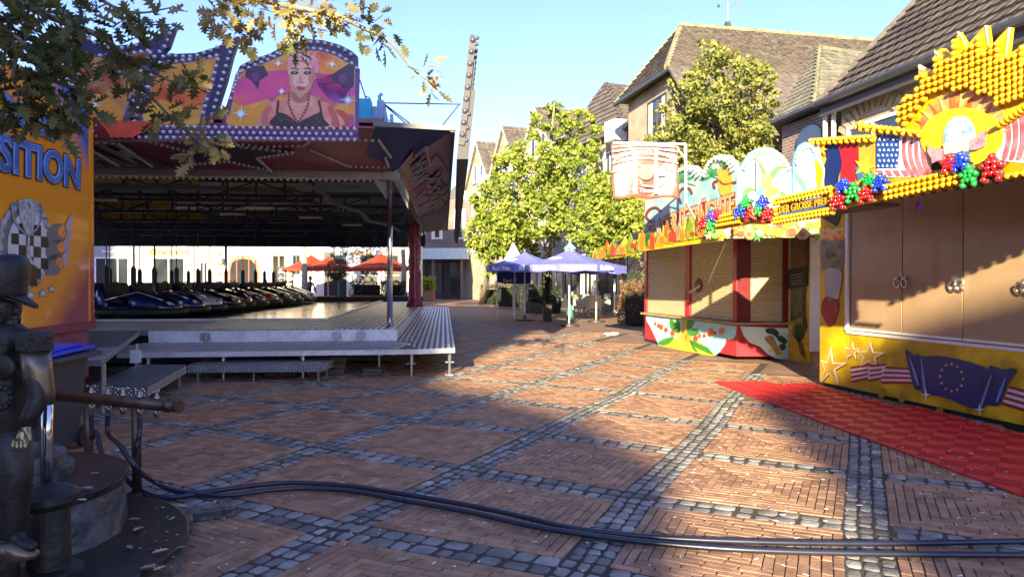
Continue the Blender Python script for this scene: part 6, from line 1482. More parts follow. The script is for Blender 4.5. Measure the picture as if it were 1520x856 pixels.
ban = whole('printed_banner', bn, mixmat('banner_print', ['#84503f', '#9a6452', '#7c4a42', '#a07460', '#684238'], 1.6, rough=.35), 'pink-brown printed banner with white stripes and a strawberry hanging from a white frame', 'banner', (2.7, 13.6, 3), smooth=True)
sm_ = ban.modifiers.new('thickness', 'SOLIDIFY'); sm_.thickness = .006
def Bn(pts, col, name, l=1, sm=False, th=.003):
    m = col if not isinstance(col, str) else mat('print_' + col.strip('#'), col, rough=.4, vary=.06); 
    return art(bP, smoothp(pts, 4, True) if sm else pts, m, name, ban, .045 + .003 * l, th)
W_ = mat('banner_white', (.5, .43, .38), rough=.35, vary=.05)
for k, (y0, y1, w_) in enumerate(((219, 217, 1.6), (226, 221, 2.4), (234, 229, 2.), (243, 236, 1.8), (256, 246, 1.4))):
    Bn(ribbon([(908 + 98 * t, y0 + (y1 - y0) * math.sin(math.pi * t)) for t in [j / 14 for j in range(15)]], w_), W_, 'painted_arc', 1)
for x, w_ in ((942, 5), (973, 5)): Bn([(x - w_ / 2, 222), (x + w_ / 2, 222), (x + w_ / 2 + 1, 288), (x - w_ / 2 - .5, 288)], W_, 'painted_bar', 2)
Bn([(944,258),(948,250),(956,247),(966,248),(970,255),(968,262),(962,267),(952,266)], mixmat('berry_print', ['#d8886a', '#c86a54', '#e0a080'], 12.), 'painted_strawberry', 4, True)
Bn([(966,248),(972,250),(974,260),(969,258)], '#7a9a6a', 'painted_leaf', 5, True); Bn(ribbon([(950,268),(952,276),(975,278),(1002,264)], 2.4), W_, 'painted_swoosh', 3)
Bn([(975,252),(985,252),(990,260),(978,262)], W_, 'painted_highlight', 3, True)
def arctext(body, x0, x1, y0, dip, hgt, name):
    co, F_ = textmesh(body, bold=.01); mb = MB(); V = []
    for c in co:
        u = c[0]; px = x0 + (x1 - x0) * u; yb_ = y0 + dip * 4 * u * (1 - u); V.append(bP.P(px, yb_ - hgt * c[1], .062 + .004 * c[2]))
    mb.add(V, F_); part(name, mb, m_paintw, ban)
arctext('Be Fruit - more vitamines', 911, 1003, 240, -12, 6.5, 'lettering'); arctext('made by Thomas Jessen', 915, 1003, 279, 9, 7.5, 'lettering')
# ============================================================ TREES
m_bark = mat('tree_bark', (.22, .19, .14), rough=.9, vary=.35, scale=9, bump=.6, bscale=18)
def leafmat(name, c1, c2, c3, tr=.35):
    m = bpy.data.materials.new(name); m.use_nodes = True; N = m.node_tree.nodes; L = m.node_tree.links; b = N['Principled BSDF']
    a = N.new('ShaderNodeAttribute'); a.attribute_name = 'var'; rp = N.new('ShaderNodeValToRGB'); rp.color_ramp.elements[0].color = (*c1, 1); rp.color_ramp.elements[1].color = (*c3, 1)
    e = rp.color_ramp.elements.new(.5); e.color = (*c2, 1); L.new(a.outputs['Fac'], rp.inputs[0]); L.new(rp.outputs[0], b.inputs['Base Color']); b.inputs['Roughness'].default_value = .5
    t = N.new('ShaderNodeBsdfTranslucent'); L.new(rp.outputs[0], t.inputs[0]); mx = N.new('ShaderNodeMixShader'); mx.inputs[0].default_value = tr
    L.new(b.outputs[0], mx.inputs[1]); L.new(t.outputs[0], mx.inputs[2]); L.new(mx.outputs[0], N['Material Output'].inputs[0]); return m
m_lime = leafmat('lime_tree_leaf', (.11, .17, .02), (.24, .31, .035), (.42, .42, .07))
m_plane = leafmat('plane_tree_leaf', (.12, .155, .03), (.26, .28, .055), (.42, .36, .10))
m_hedge = leafmat('hedge_leaf', (.02, .04, .015), (.04, .07, .02), (.07, .10, .03), .2)
m_redhedge = leafmat('red_hedge_leaf', (.07, .045, .018), (.16, .085, .035), (.30, .15, .06), .2)
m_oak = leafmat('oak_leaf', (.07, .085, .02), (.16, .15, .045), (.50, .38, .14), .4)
m_bush = leafmat('bright_bush_leaf', (.15, .22, .02), (.32, .40, .04), (.5, .5, .06))
def leafq(mb, p, sz, rr, var, up=None):
    n = Vector((rr.gauss(0, 1), rr.gauss(0, 1) - .5, rr.gauss(0, 1) + .5)).normalized(); a = n.orthogonal().normalized(); a = Matrix.Rotation(rr.uniform(0, 6.28), 3, n) @ a; b = n.cross(a)
    l, w_ = sz * rr.uniform(.7, 1.2), sz * rr.uniform(.45, .7)
    mb.add([p - a * l * .5, p + b * w_ * .5 - a * l * .1 + n * .1 * l, p + a * l * .5, p - b * w_ * .5 - a * l * .1 + n * .1 * l], [(0, 1, 2, 3)], 0, var)
def tree(name, label, cat, base, trunk_h, trunk_r, lobes, nleaf, sz, mleaf, seed, group=None, branches=14):
    rr = random.Random(seed); r = thing(name, label, cat, base, group); base = Vector(base)
    top = Vector((sum(l[0] for l in lobes) / len(lobes), sum(l[1] for l in lobes) / len(lobes), 0)); 
    zmax = max(l[2] + l[5] * .6 for l in lobes)
    mb = MB(); pts = []; N_ = 7
    for k in range(N_):
        t = k / (N_ - 1); q = base.lerp(Vector((top.x, top.y, zmax)), t); q.x += .08 * math.sin(k * 1.7 + seed); pts.append(q)
    mb.tube(pts, [trunk_r * (1 - .85 * k / (N_ - 1)) + .01 for k in range(N_)], 9); part('trunk', mb, m_bark, r, smooth=True)
    mb = MB()
    for k in range(branches):
        l = lobes[k % len(lobes)]; t = rr.uniform(.25, .85); s = base.lerp(Vector((top.x, top.y, zmax)), t)
        e = Vector((l[0] + rr.uniform(-.7, .7) * l[3], l[1] + rr.uniform(-.7, .7) * l[4], l[2] + rr.uniform(-.5, .7) * l[5])); m_ = s.lerp(e, .5) + Vector((0, 0, -.1 + .2 * rr.random()))
        mb.tube([s, m_, e], [trunk_r * .32, trunk_r * .2, .015], 5)
    part('limb', mb, m_bark, r, kind='stuff')
    mb = MB(); vol = [l[3] * l[4] * l[5] for l in lobes]; tot = sum(vol)
    for l, v_ in zip(lobes, vol):
        nn = int(nleaf * v_ / tot); ncl = max(6, nn // 26)
        for c in range(ncl):
            d = Vector((rr.gauss(0, 1), rr.gauss(0, 1), rr.gauss(0, 1))).normalized(); f = rr.uniform(.45, 1.0) ** .6 * (1.02 + .22 * math.sin(d.x * 5 + seed) * math.cos(d.z * 6))
            cc = Vector((l[0] + d.x * l[3] * f, l[1] + d.y * l[4] * f, l[2] + d.z * l[5] * f)); cr = rr.uniform(.2, .5) * (sum(l[3:6]) / 3) ** .5 * .62; tone = rr.uniform(-.32, .3)
            for q in range(26):
                p = cc + Vector((rr.gauss(0, .5), rr.gauss(0, .5), rr.gauss(0, .32) - .1)) * cr
                leafq(mb, p, sz, rr, min(1, max(0, .5 + tone + rr.gauss(0, .2))))
    part('crown', mb, mleaf, r, kind='stuff'); return r
def lobe(px, py, Y, rx, rz, ry=None):       # radii in photo pixels at depth Y
    p = at(px, py, Y); k = Y / F; return (p.x, p.y, p.z, rx * k, (ry or rx) * k, rz * k)
G_ = 'yellow-green lime trees along the street'
tree('lime_tree', 'tall yellow-green lime tree left of centre, its twin tops in front of the gabled houses', 'tree', gp(812, 462) , 3, .2,
     [lobe(822, 190, 34, 34, 40), lobe(868, 200, 34, 32, 36), lobe(790, 255, 33, 52, 52), lobe(850, 262, 33, 55, 48), lobe(800, 320, 32, 60, 42), lobe(745, 268, 34, 20, 30), lobe(835, 168, 34, 18, 20), lobe(862, 172, 34, 14, 18)], 10500, .24, m_lime, 3, G_)
tree('lime_tree', 'lower yellow-green lime tree at left beside the ride, hanging over the dark shopfront', 'tree', gp(716, 452), 2.5, .16,
     [lobe(733, 300, 37, 34, 40), lobe(720, 345, 37, 30, 40), lobe(748, 345, 36, 42, 40), lobe(722, 395, 37, 16, 22), lobe(770, 372, 36, 30, 22)], 6500, .24, m_lime, 5, G_)
tree('lime_tree', 'yellow-green lime tree directly behind the fruit canopy, right of the blue parasols', 'tree', gp(932, 468), 2.5, .16,
     [lobe(915, 320, 27, 42, 46), lobe(880, 335, 27, 34, 38), lobe(940, 350, 27, 36, 32), lobe(900, 280, 28, 28, 26), lobe(885, 372, 27, 22, 14)], 7500, .21, m_lime, 8, G_)
tree('plane_tree', 'taller green-brown tree rising behind the arches of the fruit booth', 'tree', at(1072, 470, 23.5).xy.to_3d(), 4, .2,
     [lobe(1070, 130, 22, 66, 52), lobe(1020, 150, 23, 40, 36), lobe(1105, 165, 23, 48, 50), lobe(1060, 200, 23, 84, 44), lobe(1005, 205, 23, 42, 36), lobe(1050, 90, 23, 36, 30), lobe(1108, 100, 23, 22, 24), lobe(1090, 245, 23, 70, 40), lobe(1030, 240, 23, 50, 34), lobe(1130, 125, 23, 30, 20)], 14000, .17, m_plane, 12)
def twigs(root, pts, mleaf, n, sz, rr, name='crown'): pass
# ---- oak branches overhead: the tree stands left of the viewer, out of the picture
rr = random.Random(21)
ok_ = thing('oak_tree', 'oak tree whose dark branches with lobed yellowing leaves, toned by cluster for sun and shade, hang into the top left', 'tree', (-7.2, 2.2, 0))
TB = Vector((-7.2, 2.2, 0))
mb = MB(); mb.tube([TB, TB + Vector((.1, 0, 2.5)), TB + Vector((.3, .2, 4.6)), TB + Vector((.6, .5, 7))], [.32, .26, .2, .1], 10); part('trunk', mb, m_bark, ok_, smooth=True)
brs = [  # (photo px path with depth, leaf clusters)
 [(-60,-60,4.6),(40,10,4.8),(140,50,5.),(175,75,5.1),(205,120,5.3),(240,160,5.4),(262,182,5.5)],
 [(262,182,5.5),(290,205,5.5),(308,222,5.5)],
 [(-40,20,4.2),(30,60,4.3),(60,110,4.4),(90,150,4.5)],
 [(150,-70,5.2),(200,-20,5.4),(330,-10,5.6),(430,10,5.8),(500,25,5.9),(545,45,6.),(578,62,6.),(610,100,6.1),(632,118,6.1)],
 [(100,-40,4.8),(150,0,4.9),(200,20,5.),(260,10,5.1)],
 [(175,75,5.1),(230,110,5.2),(290,135,5.3)], [(430,10,5.8),(445,45,5.8),(440,80,5.8)], [(330,-10,5.6),(345,30,5.6),(370,50,5.6)], [(60,110,4.4),(110,130,4.5),(150,118,4.6)], [(30,60,4.3),(20,110,4.3),(30,150,4.3)],
]
for k, b_ in enumerate(brs):
    pts = [at(*q) for q in b_]; pts = [Vector(p) for p in smoothp([tuple(p) for p in pts], 3)]
    r0 = .03 if k in (0, 3) else .018
    mb = MB(); mb.tube(pts, [r0 * (1 - .75 * i / (len(pts) - 1)) for i in range(len(pts))], 6); part('branch', mb, m_bark, ok_, smooth=True)
# big limbs from the trunk to the branch starts
for a, b_, r0 in ((TB + Vector((.3, .2, 4.4)), at(-60, -60, 4.6), .09), (TB + Vector((.4, .3, 5.2)), at(150, -70, 5.2), .08), (TB + Vector((.2, .1, 3.9)), at(-40, 20, 4.2), .07), (TB + Vector((.4, .3, 5.)), at(100, -40, 4.8), .06)):
    mb = MB(); m_ = a.lerp(b_, .5) + Vector((0, 0, .35)); mb.tube([a, m_, b_], [r0, r0 * .7, r0 * .4], 7); part('limb', mb, m_bark, ok_, smooth=True)
def oak_geo(mb, p, d, sz, rr, var, off=Vector((0, 0, 0))):
    # lobed leaf: points along d
    n = Vector((rr.gauss(0, .6), rr.gauss(0, .6) - .6, rr.gauss(0, .6) + .8)); n = (n - d * n.dot(d)).normalized(); s = d.cross(n)
    ol = [(0, 0), (.04, .1), (.18, .13), (.09, .24), (.30, .36), (.10, .44), (.40, .62), (.13, .66), (.32, .86), (.10, .86), (.10, 1.0), (0, 1.04)]
    ol = ol + [(-x, y) for x, y in ol[-2:0:-1]]; fo = rr.uniform(.1, .5); cu = rr.uniform(-.25, .35)
    V = [p + d * (y * sz) + s * (x * sz) + n * (abs(x) * fo * sz + cu * sz * y * y) for x, y in ol]; k = len(V)
    V.append(p + d * (.3 * sz) + n * cu * sz * .09); V.append(p + d * (.7 * sz) + n * cu * sz * .49)
    Fc = []
    for i in range(k):
        j = (i + 1) % k; yi = ol[i][1] + ol[j][1]; Fc.append((i, j, k if yi < 1.0 else k + 1))
    mid = min(range(k), key=lambda i: abs(ol[i][1] - .5) + (0 if ol[i][0] > 0 else 9)); mid2 = min(range(k), key=lambda i: abs(ol[i][1] - .5) + (0 if ol[i][0] < 0 else 9))
    Fc += [(k, mid, k + 1), (k, k + 1, mid2)]
    mb.add([v - off for v in V], Fc, 0, var)
clus = []   # (px, py, Y, radius px, n, tone); sun and shade of each cluster put into its leaf tone
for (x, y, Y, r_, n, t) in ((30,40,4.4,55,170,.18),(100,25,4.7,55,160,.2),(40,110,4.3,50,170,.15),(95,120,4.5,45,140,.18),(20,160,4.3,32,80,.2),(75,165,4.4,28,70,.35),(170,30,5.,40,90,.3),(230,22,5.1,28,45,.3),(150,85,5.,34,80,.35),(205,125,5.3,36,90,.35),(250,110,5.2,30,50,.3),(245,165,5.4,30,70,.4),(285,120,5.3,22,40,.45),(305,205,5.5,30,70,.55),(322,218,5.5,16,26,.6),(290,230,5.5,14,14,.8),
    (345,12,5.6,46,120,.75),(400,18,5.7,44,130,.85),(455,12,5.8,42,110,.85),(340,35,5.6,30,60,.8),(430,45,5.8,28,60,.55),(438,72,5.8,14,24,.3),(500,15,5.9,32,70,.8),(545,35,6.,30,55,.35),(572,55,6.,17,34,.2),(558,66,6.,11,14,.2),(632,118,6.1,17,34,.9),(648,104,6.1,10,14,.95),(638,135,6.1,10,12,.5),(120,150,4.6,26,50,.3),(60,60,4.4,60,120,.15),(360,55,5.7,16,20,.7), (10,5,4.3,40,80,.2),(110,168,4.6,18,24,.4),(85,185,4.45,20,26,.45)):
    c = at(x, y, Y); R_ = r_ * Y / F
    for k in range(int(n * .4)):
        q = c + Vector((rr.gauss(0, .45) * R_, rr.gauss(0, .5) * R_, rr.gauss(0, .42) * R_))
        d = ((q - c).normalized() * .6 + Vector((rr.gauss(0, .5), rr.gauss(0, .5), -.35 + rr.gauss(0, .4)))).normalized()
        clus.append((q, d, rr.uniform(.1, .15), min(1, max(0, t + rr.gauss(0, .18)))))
clus.sort(key=lambda t: t[0].length)
off = rootloc(ok_)
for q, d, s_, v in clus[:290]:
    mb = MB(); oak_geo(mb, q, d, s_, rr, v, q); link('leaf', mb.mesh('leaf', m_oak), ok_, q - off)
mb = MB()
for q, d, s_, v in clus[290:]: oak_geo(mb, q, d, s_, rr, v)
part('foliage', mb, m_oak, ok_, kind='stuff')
mb = MB()
for k in range(5200):
    d = Vector((rr.gauss(0, 1), rr.gauss(0, 1), rr.gauss(0, 1))).normalized() * rr.uniform(.5, 1) ** .5
    leafq(mb, Vector((-7.6 + d.x * 2.6, .8 + d.y * 2.8, 7.2 + d.z * 2.2)), .16, rr, rr.random())
part('crown', mb, m_oak, ok_, kind='stuff')
# ============================================================ CAFE, PARASOLS, STREET THINGS
m_bluec = mat('parasol_blue', '#686cb8', rough=.7, vary=.08); m_bluew = mat('parasol_white_print', (.78, .78, .8), rough=.7)
m_lil = mat('parasol_lilac', '#b9a6d8', rough=.7, vary=.1); m_redc = mat('parasol_red', '#c8401e', rough=.7, vary=.1, trans=.25); m_wood = mat('teak_wood', (.28, .17, .09), rough=.6)
def parasol(label, px, pyb, Y, half, h_edge, h_top, m, text=None, group=None, rot=.3, drop=.22, oval=True, n=8, name='parasol'):
    p = at(px, 400, Y); r = thing(name, label, 'parasol', (p.x, Y, 0), group); c = Vector((p.x, Y, 0))
    mb = MB(); mb.tube([c, c + Vector((0, 0, h_top - .02))], .03, 8); part('pole', mb, m_paintw, r)
    mb = MB(); mb.lathe(c, [(.35, 0.001), (.35, .05), (.08, .07), (.06, .2)], 16); part('base', mb, m_gut, r)
    P = [c + Vector((half * math.cos(rot + 2 * math.pi * k / n), half * math.sin(rot + 2 * math.pi * k / n), h_edge)) for k in range(n)]
    T_ = c + Vector((0, 0, h_top)); V = [T_]; Fc = []; NR = 5
    for k in range(n):
        j = (k + 1) % n
        for i in range(1, NR + 1):
            pass
    V = [T_]
    for i in range(1, NR + 1):
        t = i / NR
        for k in range(n):
            for s in range(3):
                q = P[k].lerp(P[(k + 1) % n], s / 3); e = T_.lerp(q, t); sag = .10 * math.sin(math.pi * t) * (1 if s == 0 else 1.35) * (h_top - h_edge); V.append(e - Vector((0, 0, sag)))
    n3 = n * 3
    for k in range(n3): Fc.append((0, 1 + k, 1 + (k + 1) % n3))
    for i in range(NR - 1):
        for k in range(n3): a = 1 + i * n3; Fc.append((a + k, a + n3 + k, a + n3 + (k + 1) % n3, a + (k + 1) % n3))
    o_ = len(V); rb_ = random.Random(int(px))
    for k in range(n3): q = V[1 + (NR - 1) * n3 + k]; V.append((q.x, q.y, q.z - drop * (1 + .12 * math.sin(k * 2.1))))
    for k in range(n3): a = 1 + (NR - 1) * n3; Fc.append((a + k, o_ + k, o_ + (k + 1) % n3, a + (k + 1) % n3))
    mb = MB(); mb.add(V, Fc); can_ = part('canopy', mb, m, r); so_ = can_.modifiers.new('thickness', 'SOLIDIFY'); so_.thickness = .012
    for k in range(n):
        mb = MB(); mb.tube([T_ - Vector((0, 0, .12)), P[k] - Vector((0, 0, .06))], .012, 5); part('rib', mb, m_paintw, r)
    mb = MB(); mb.ball(T_ + Vector((0, 0, .04)), .05, 8, 5); part('finial', mb, m, r)
    if text:
        for k in range(n):
            a, b = P[k], P[(k + 1) % n]; nm = ((a + b) / 2 - c); nm.z = 0
            if nm.normalized().y > -.2: continue
            u_ = (b - a)
            if u_.x < 0: a, b = b, a; u_ = -u_
            L_ = u_.length
            text_quad(text, lambda u, v, d: a + (b - a) * (.14 + .72 * u) + Vector((0, 0, -drop * .82 + drop * .72 * v)) + nm.normalized() * (.03 + .008 * d), m_bluew, 'lettering', can_, bold=.012)
            if oval and nm.normalized().x < .1:
                mid = (a + b) / 2; cc = T_.lerp(mid, .58); sl = (mid - T_).normalized(); nn = (b - a).normalized().cross(sl); nn = nn if nn.z > 0 else -nn; bb = (b - a).normalized()
                q = [cc + nn * (-.02) + bb * (.26 * math.cos(t)) * (half / 1.6) + sl * (.13 * math.sin(t)) * (half / 1.6) for t in [2 * math.pi * i / 20 for i in range(20)]]
                mb = MB(); mb.prism(q, nn * .012); part('painted_oval', mb, m_bluew, can_)
    return r
G2 = 'blue lettered parasols at the street cafe'
parasol('blue parasol with white lettering nearest the viewer, behind it a green lamp top', 845, 0, 24.2, 1.6, 2.12, 2.66, m_bluec, "Maisel's Weisse", G2, rot=R(-60), drop=.24)
parasol('blue parasol with white oval, left of and behind the nearest one', 779, 0, 27.5, 1.6, 2.17, 2.7, m_bluec, "Maisel's Weisse", G2, rot=R(-60), drop=.26)
parasol('low blue parasol edge at the right end of the cafe by the white board', 885, 0, 26.5, 1.15, 2.12, 2.4, m_bluec, None, G2, rot=R(-60), drop=.3)
r = thing('closed_parasol', 'closed lilac and wine-red parasol point rising behind the blue parasols', 'parasol', at(762, 400, 30).xy.to_3d()); c = at(762, 400, 30).xy.to_3d()
mb = MB(); mb.tube([c, c + Vector((0, 0, 3.2))], .03, 8); part('pole', mb, m_paintw, r)
mb = MB(); rings = []
for i in range(8):
    t = i / 7; z = 1.9 + 1.3 * t; rr_ = .62 * (1 - t) + .02; rings.append([(c.x + rr_ * (1 + .18 * (k % 2)) * math.cos(2 * math.pi * k / 16), c.y + rr_ * (1 + .18 * (k % 2)) * math.sin(2 * math.pi * k / 16), z) for k in range(16)])
mb.loft(rings); part('folded_canopy', mb, m_lil, r)
# blue screen with lettering below the second parasol
sP = Plane(at(736, 400, 28.6).to_2d(), at(788, 400, 28.2).to_2d())
scr = thing('cafe_side_screen', 'dark blue lettered fabric screen hanging under the left blue parasol', 'screen', sP.pt(.5, 0))
art(sP, [(737, 404), (788, 404), (787, 421), (752, 421), (737, 419)], mat('screen_blue', '#232a78', rough=.7), 'fabric', scr, 0, .02)
text_px("Maisel's W", sP, [(747, 419), (767, 419), (767, 413), (747, 413)], m_bluew, 'lettering', scr)
for x in (738, 764): mb = MB(); mb.tube([sP.P(x, 405), Vector((*sP.P(x, 405).xy, 0))], .025, 6); part('pole', mb, m_paintw, scr)
def hedge(label, pts, w_, h0, h1, n, m, seed, box=True, cat='hedge', name='hedge', sz=.07, pot=None, loc=None):
    rr = random.Random(seed); a, b = Vector(pts[0]), Vector(pts[1]); r = thing(name, label, cat, (a + b) / 2); d = (b - a).normalized(); s = Vector((-d.y, d.x, 0)); L_ = (b - a).length
    if pot:
        mb = MB(); mb.prism([a - s * w_ / 2, b - s * w_ / 2, b + s * w_ / 2, a + s * w_ / 2], (0, 0, h0)); part('planter_box', mb, pot, r, bevel=.01)
    mb = MB(); a9, b9 = a + d * min(.15, L_ * .2), b - d * min(.15, L_ * .2); mb.prism([a9 - s * w_ * .3 + Vector((0, 0, h0)), b9 - s * w_ * .3 + Vector((0, 0, h0)), b9 + s * w_ * .3 + Vector((0, 0, h0)), a9 + s * w_ * .3 + Vector((0, 0, h0))], (0, 0, (h1 - h0) * .8)); part('branches', mb, mat('hedge_shade_core', (.015, .015, .01), rough=1), r)  # solid near-black core, shade inside the leaves put into its colour
    mb = MB()
    for k in range(n):
        t = rr.random(); u = rr.uniform(-1, 1); z = rr.random()
        if rr.random() < .6: u = math.copysign(rr.uniform(.8, 1.05), u)
        elif rr.random() < .5: z = rr.uniform(.9, 1.06)
        t = t if rr.random() < .7 else (0 if rr.random() < .5 else 1) + rr.uniform(-.05, .05) / max(L_, .3); p = a + d * (t * L_) + s * u * w_ / 2 * (1 + .12 * math.sin(t * 9 + z * 5)) + Vector((0, 0, h0 + (h1 - h0) * z * (1 + .08 * math.sin(t * 13)))); leafq(mb, p, sz, rr, rr.random())
    part('foliage', mb, m, r, kind='stuff'); return r
def G0(px, py): return gp(px, py)
hedge('clipped dark green hedge block with straight edges under the blue screen', (G0(741, 456), G0(768, 457)), .8, .05, 1.45, 2600, m_hedge, 1)
hedge('round dark green shrub left of the clipped hedge block', (G0(722, 451), G0(733, 452)), .9, .02, 1.2, 1800, m_hedge, 2, cat='shrub', name='shrub')
hedge('dark planted trough with loose shrubs behind the bistro stools', (G0(785, 463), G0(826, 465)), .6, .5, 1.3, 2200, m_hedge, 3, pot=m_black, cat='planter', name='planter_trough')
hedge('tall dark bush in the middle of the cafe under the parasols', (at(806, 460, 27.5).xy.to_3d(), at(818, 460, 27.5).xy.to_3d()), .8, .6, 2.0, 1300, m_hedge, 4, cat='shrub', name='shrub', pot=m_black)
hedge('reddish brown hedge against the left end of the fruit booth', (gp(940, 484), gp(955, 478)), 1.0, .05, 1.4, 4200, m_redhedge, 5)
hedge('green bushes behind the reddish hedge left of the fruit booth', (at(930, 430, 27).xy.to_3d(), at(955, 430, 27).xy.to_3d()), .8, .4, 1.75, 1300, m_hedge, 6, pot=m_black, cat='shrub', name='shrub')
hedge('yellow-green bush in a brown clay planter at the far corner of the ride', (gp(627, 446, 0), gp(645, 446, 0)), .9, .75, 1.75, 1500, m_bush, 7, pot=mat('clay_planter', (.25, .13, .09), rough=.8), cat='planter', name='planter', sz=.12)
# lantern with green top
def lantern(label, px, Y, htop, basket=False, name='street_lamp'):
    c = at(px, 400, Y).xy.to_3d(); r = thing(name, label, 'street lamp', c); m_g = mat('lamp_green', '#3f7a70', rough=.45)
    mb = MB(); mb.lathe(c, [(.14, 0.001), (.14, .3), (.09, .5), (.06, .6), (.05, htop - .75), (.08, htop - .7), (.03, htop - .62)], 12); part('post', mb, m_g, r)
    mb = MB(); mb.lathe(c + Vector((0, 0, htop - .62)), [(.1, 0), (.2, .4), (.21, .42)], 6); part('lamp_glass', mb, mat('lamp_glass', (.6, .58, .5), rough=.2), r)
    mb = MB(); mb.lathe(c + Vector((0, 0, htop - .19)), [(.25, 0), (.2, .08), (.1, .16), (.04, .22), (.05, .3), (.005, .5)], 12); part('lamp_cap', mb, mat('copper_green', '#7fb8a4', rough=.6), r)
    for k in range(6):
        t = 2 * math.pi * k / 6; mb = MB(); mb.tube([c + Vector((.11 * math.cos(t), .11 * math.sin(t), htop - .62)), c + Vector((.21 * math.cos(t), .21 * math.sin(t), htop - .19))], .012, 4); part('glass_bar', mb, m_g, r)
    return c
lantern('old-style street lamp with pale green cap directly behind the nearest blue parasol', 846, 26.6, 2.97)
c = lantern('green street lamp with a hanging flower basket seen through the ride', 503, 33.5, 3.15)
rr = random.Random(31); bk_ = thing('hanging_basket', 'round basket of brown-green flowers hanging on the green street lamp', 'flower basket', c + Vector((0, -.2, 1.8)))
mb = MB()
for k in range(900):
    d = Vector((rr.gauss(0, 1), rr.gauss(0, 1), rr.gauss(0, 1))).normalized() * rr.uniform(.6, 1); leafq(mb, c + Vector((-.1 + d.x * .6, -.2 + d.y * .5, 2.1 + d.z * .55)), .11, rr, rr.random())
part('flowers', mb, m_redhedge, bk_, kind='stuff'); mb = MB(); mb.lathe(c + Vector((-.1, -.2, 1.55)), [(.05, 0), (.3, .2), (.36, .4)], 12); part('bowl', mb, m_gut, bk_)
# wicker chairs and tables
m_wick = mat('pale_wicker', (.46, .40, .30), rough=.8, vary=.25, scale=30, bump=.8, bscale=90)
def wicker(label, p, rz):
    r = thing('wicker_chair', label, 'chair', (0, 0, 0), 'pale wicker chairs at the cafe')
    mb = MB(); mb.box((0, 0, .42), (.5, .5, .07)); part('seat', mb, m_wick, r, bevel=.01)
    mb = MB(); mb.box((0, .24, .66), (.54, .06, .56), tilt=Matrix.Rotation(-.15, 3, 'X')); part('backrest', mb, m_wick, r, bevel=.02)
    for s in (-1, 1): mb = MB(); mb.box((.26 * s, 0, .5), (.05, .48, .34)); part('armrest', mb, m_wick, r, bevel=.01)
    for sx in (-1, 1):
        for sy in (-1, 1): mb = MB(); mb.bar((.23 * sx, .22 * sy, 0.002), (.23 * sx, .22 * sy, .4), .04, .04); part('leg', mb, m_wick, r)
    r.location = p; r.rotation_euler = (0, 0, rz); return r
wicker('pale wicker chair left of the round table, seen from its side', gp(862, 468), R(60)); wicker('pale wicker chair with its curved back to the viewer, in the middle of the group', gp(881, 471), R(185)); wicker('pale wicker chair behind the right of the round table', gp(895, 465), R(-60)); wicker('pale wicker chair half hidden between its neighbours', gp(871, 467), R(150))
def table(label, p, h=.74, r_=.4, m=None, sq=False, name='cafe_table'):
    r = thing(name, label, 'table', (0, 0, 0)); m = m or mat('table_grey', (.30, .28, .25), rough=.5)
    mb = MB(); mb.lathe((0, 0, h - .03), [(r_, 0), (r_, .03)], 20) if not sq else mb.box((0, 0, h - .015), (r_ * 2, r_ * 2, .03)); part('tabletop', mb, m, r)
    mb = MB(); mb.tube([(0, 0, .03), (0, 0, h - .03)], .03, 8); part('stem', mb, m_gut, r)
    mb = MB(); mb.lathe((0, 0, 0.001), [(.24, 0), (.24, .02), (.03, .04)], 16); part('foot', mb, m_gut, r); r.location = p; return r
table('round grey cafe table between the wicker chairs', gp(874, 464)); table('cafe table deep under the right blue parasol', gp(900, 455), r_=.5)
def stool(label, p, rz):
    r = thing('bistro_chair', label, 'chair', (0, 0, 0), 'thin dark metal bistro chairs')
    mb = MB(); mb.box((0, 0, .46), (.4, .4, .03)); part('seat', mb, m_gut, r)
    mb = MB(); mb.tube([(-.18, .19, .46), (-.18, .24, .88), (.18, .24, .88), (.18, .19, .46)], .014, 6); mb.tube([(-.18, .22, .7), (.18, .22, .7)], .012, 6); part('backrest', mb, m_gut, r)
    for sx in (-1, 1):
        for sy in (-1, 1): mb = MB(); mb.tube([(.2 * sx, .2 * sy, 0.004), (.18 * sx, .18 * sy, .45)], .014, 6); part('leg', mb, m_gut, r)
    r.location = p; r.rotation_euler = (0, 0, rz)
stool('thin dark bistro chair left, by the pole of the left blue parasol', gp(773, 462), .4); stool('thin dark bistro chair on the right, standing in front of the planted trough', gp(803, 468), -.2)
table('small dark bistro table between the two thin metal chairs', gp(788, 464), .72, .3, m_gut, True, 'bistro_table')
# standing boards
bd_ = thing('green_striped_board', 'standing folded green and white parasol leaning by the nearest parasol pole', 'folded parasol', gp(847, 468))
mb = MB()
c = gp(848, 467)
for k in range(6): mb2 = MB(); mb2.tube([c + Vector((-.1 + .04 * k, 0, .05)), c + Vector((-.07 + .03 * k, 0, 1.05))], .025, 6); part('fold', mb2, mat('green_fabric', '#2f9a70', rough=.7) if k % 2 else m_paintw, bd_)
wp_ = Plane(gp(911, 469).to_2d(), gp(930, 467).to_2d()); ws = thing('white_menu_board', 'white framed glass screen standing between the wicker chairs and the red-brown hedge', 'screen', gp(920, 468))
mb = MB(); a0 = wp_.px(911, 440)[0]; a1 = wp_.px(930, 440)[0]
wq(mb, a0, a0 + .07, 0.002, 1.65, 0, .05, 0, wp_); part('frame_post', mb, m_paintw, ws); mb = MB(); wq(mb, a1 - .04, a1, 0.002, .9, 0, .05, 0, wp_); part('frame_post', mb, m_paintw, ws)
for h in (.12, .86): mb = MB(); wq(mb, a0 + .07, a1 - .04, h, h + .06, 0, .045, 0, wp_); part('frame_rail', mb, m_paintw, ws)
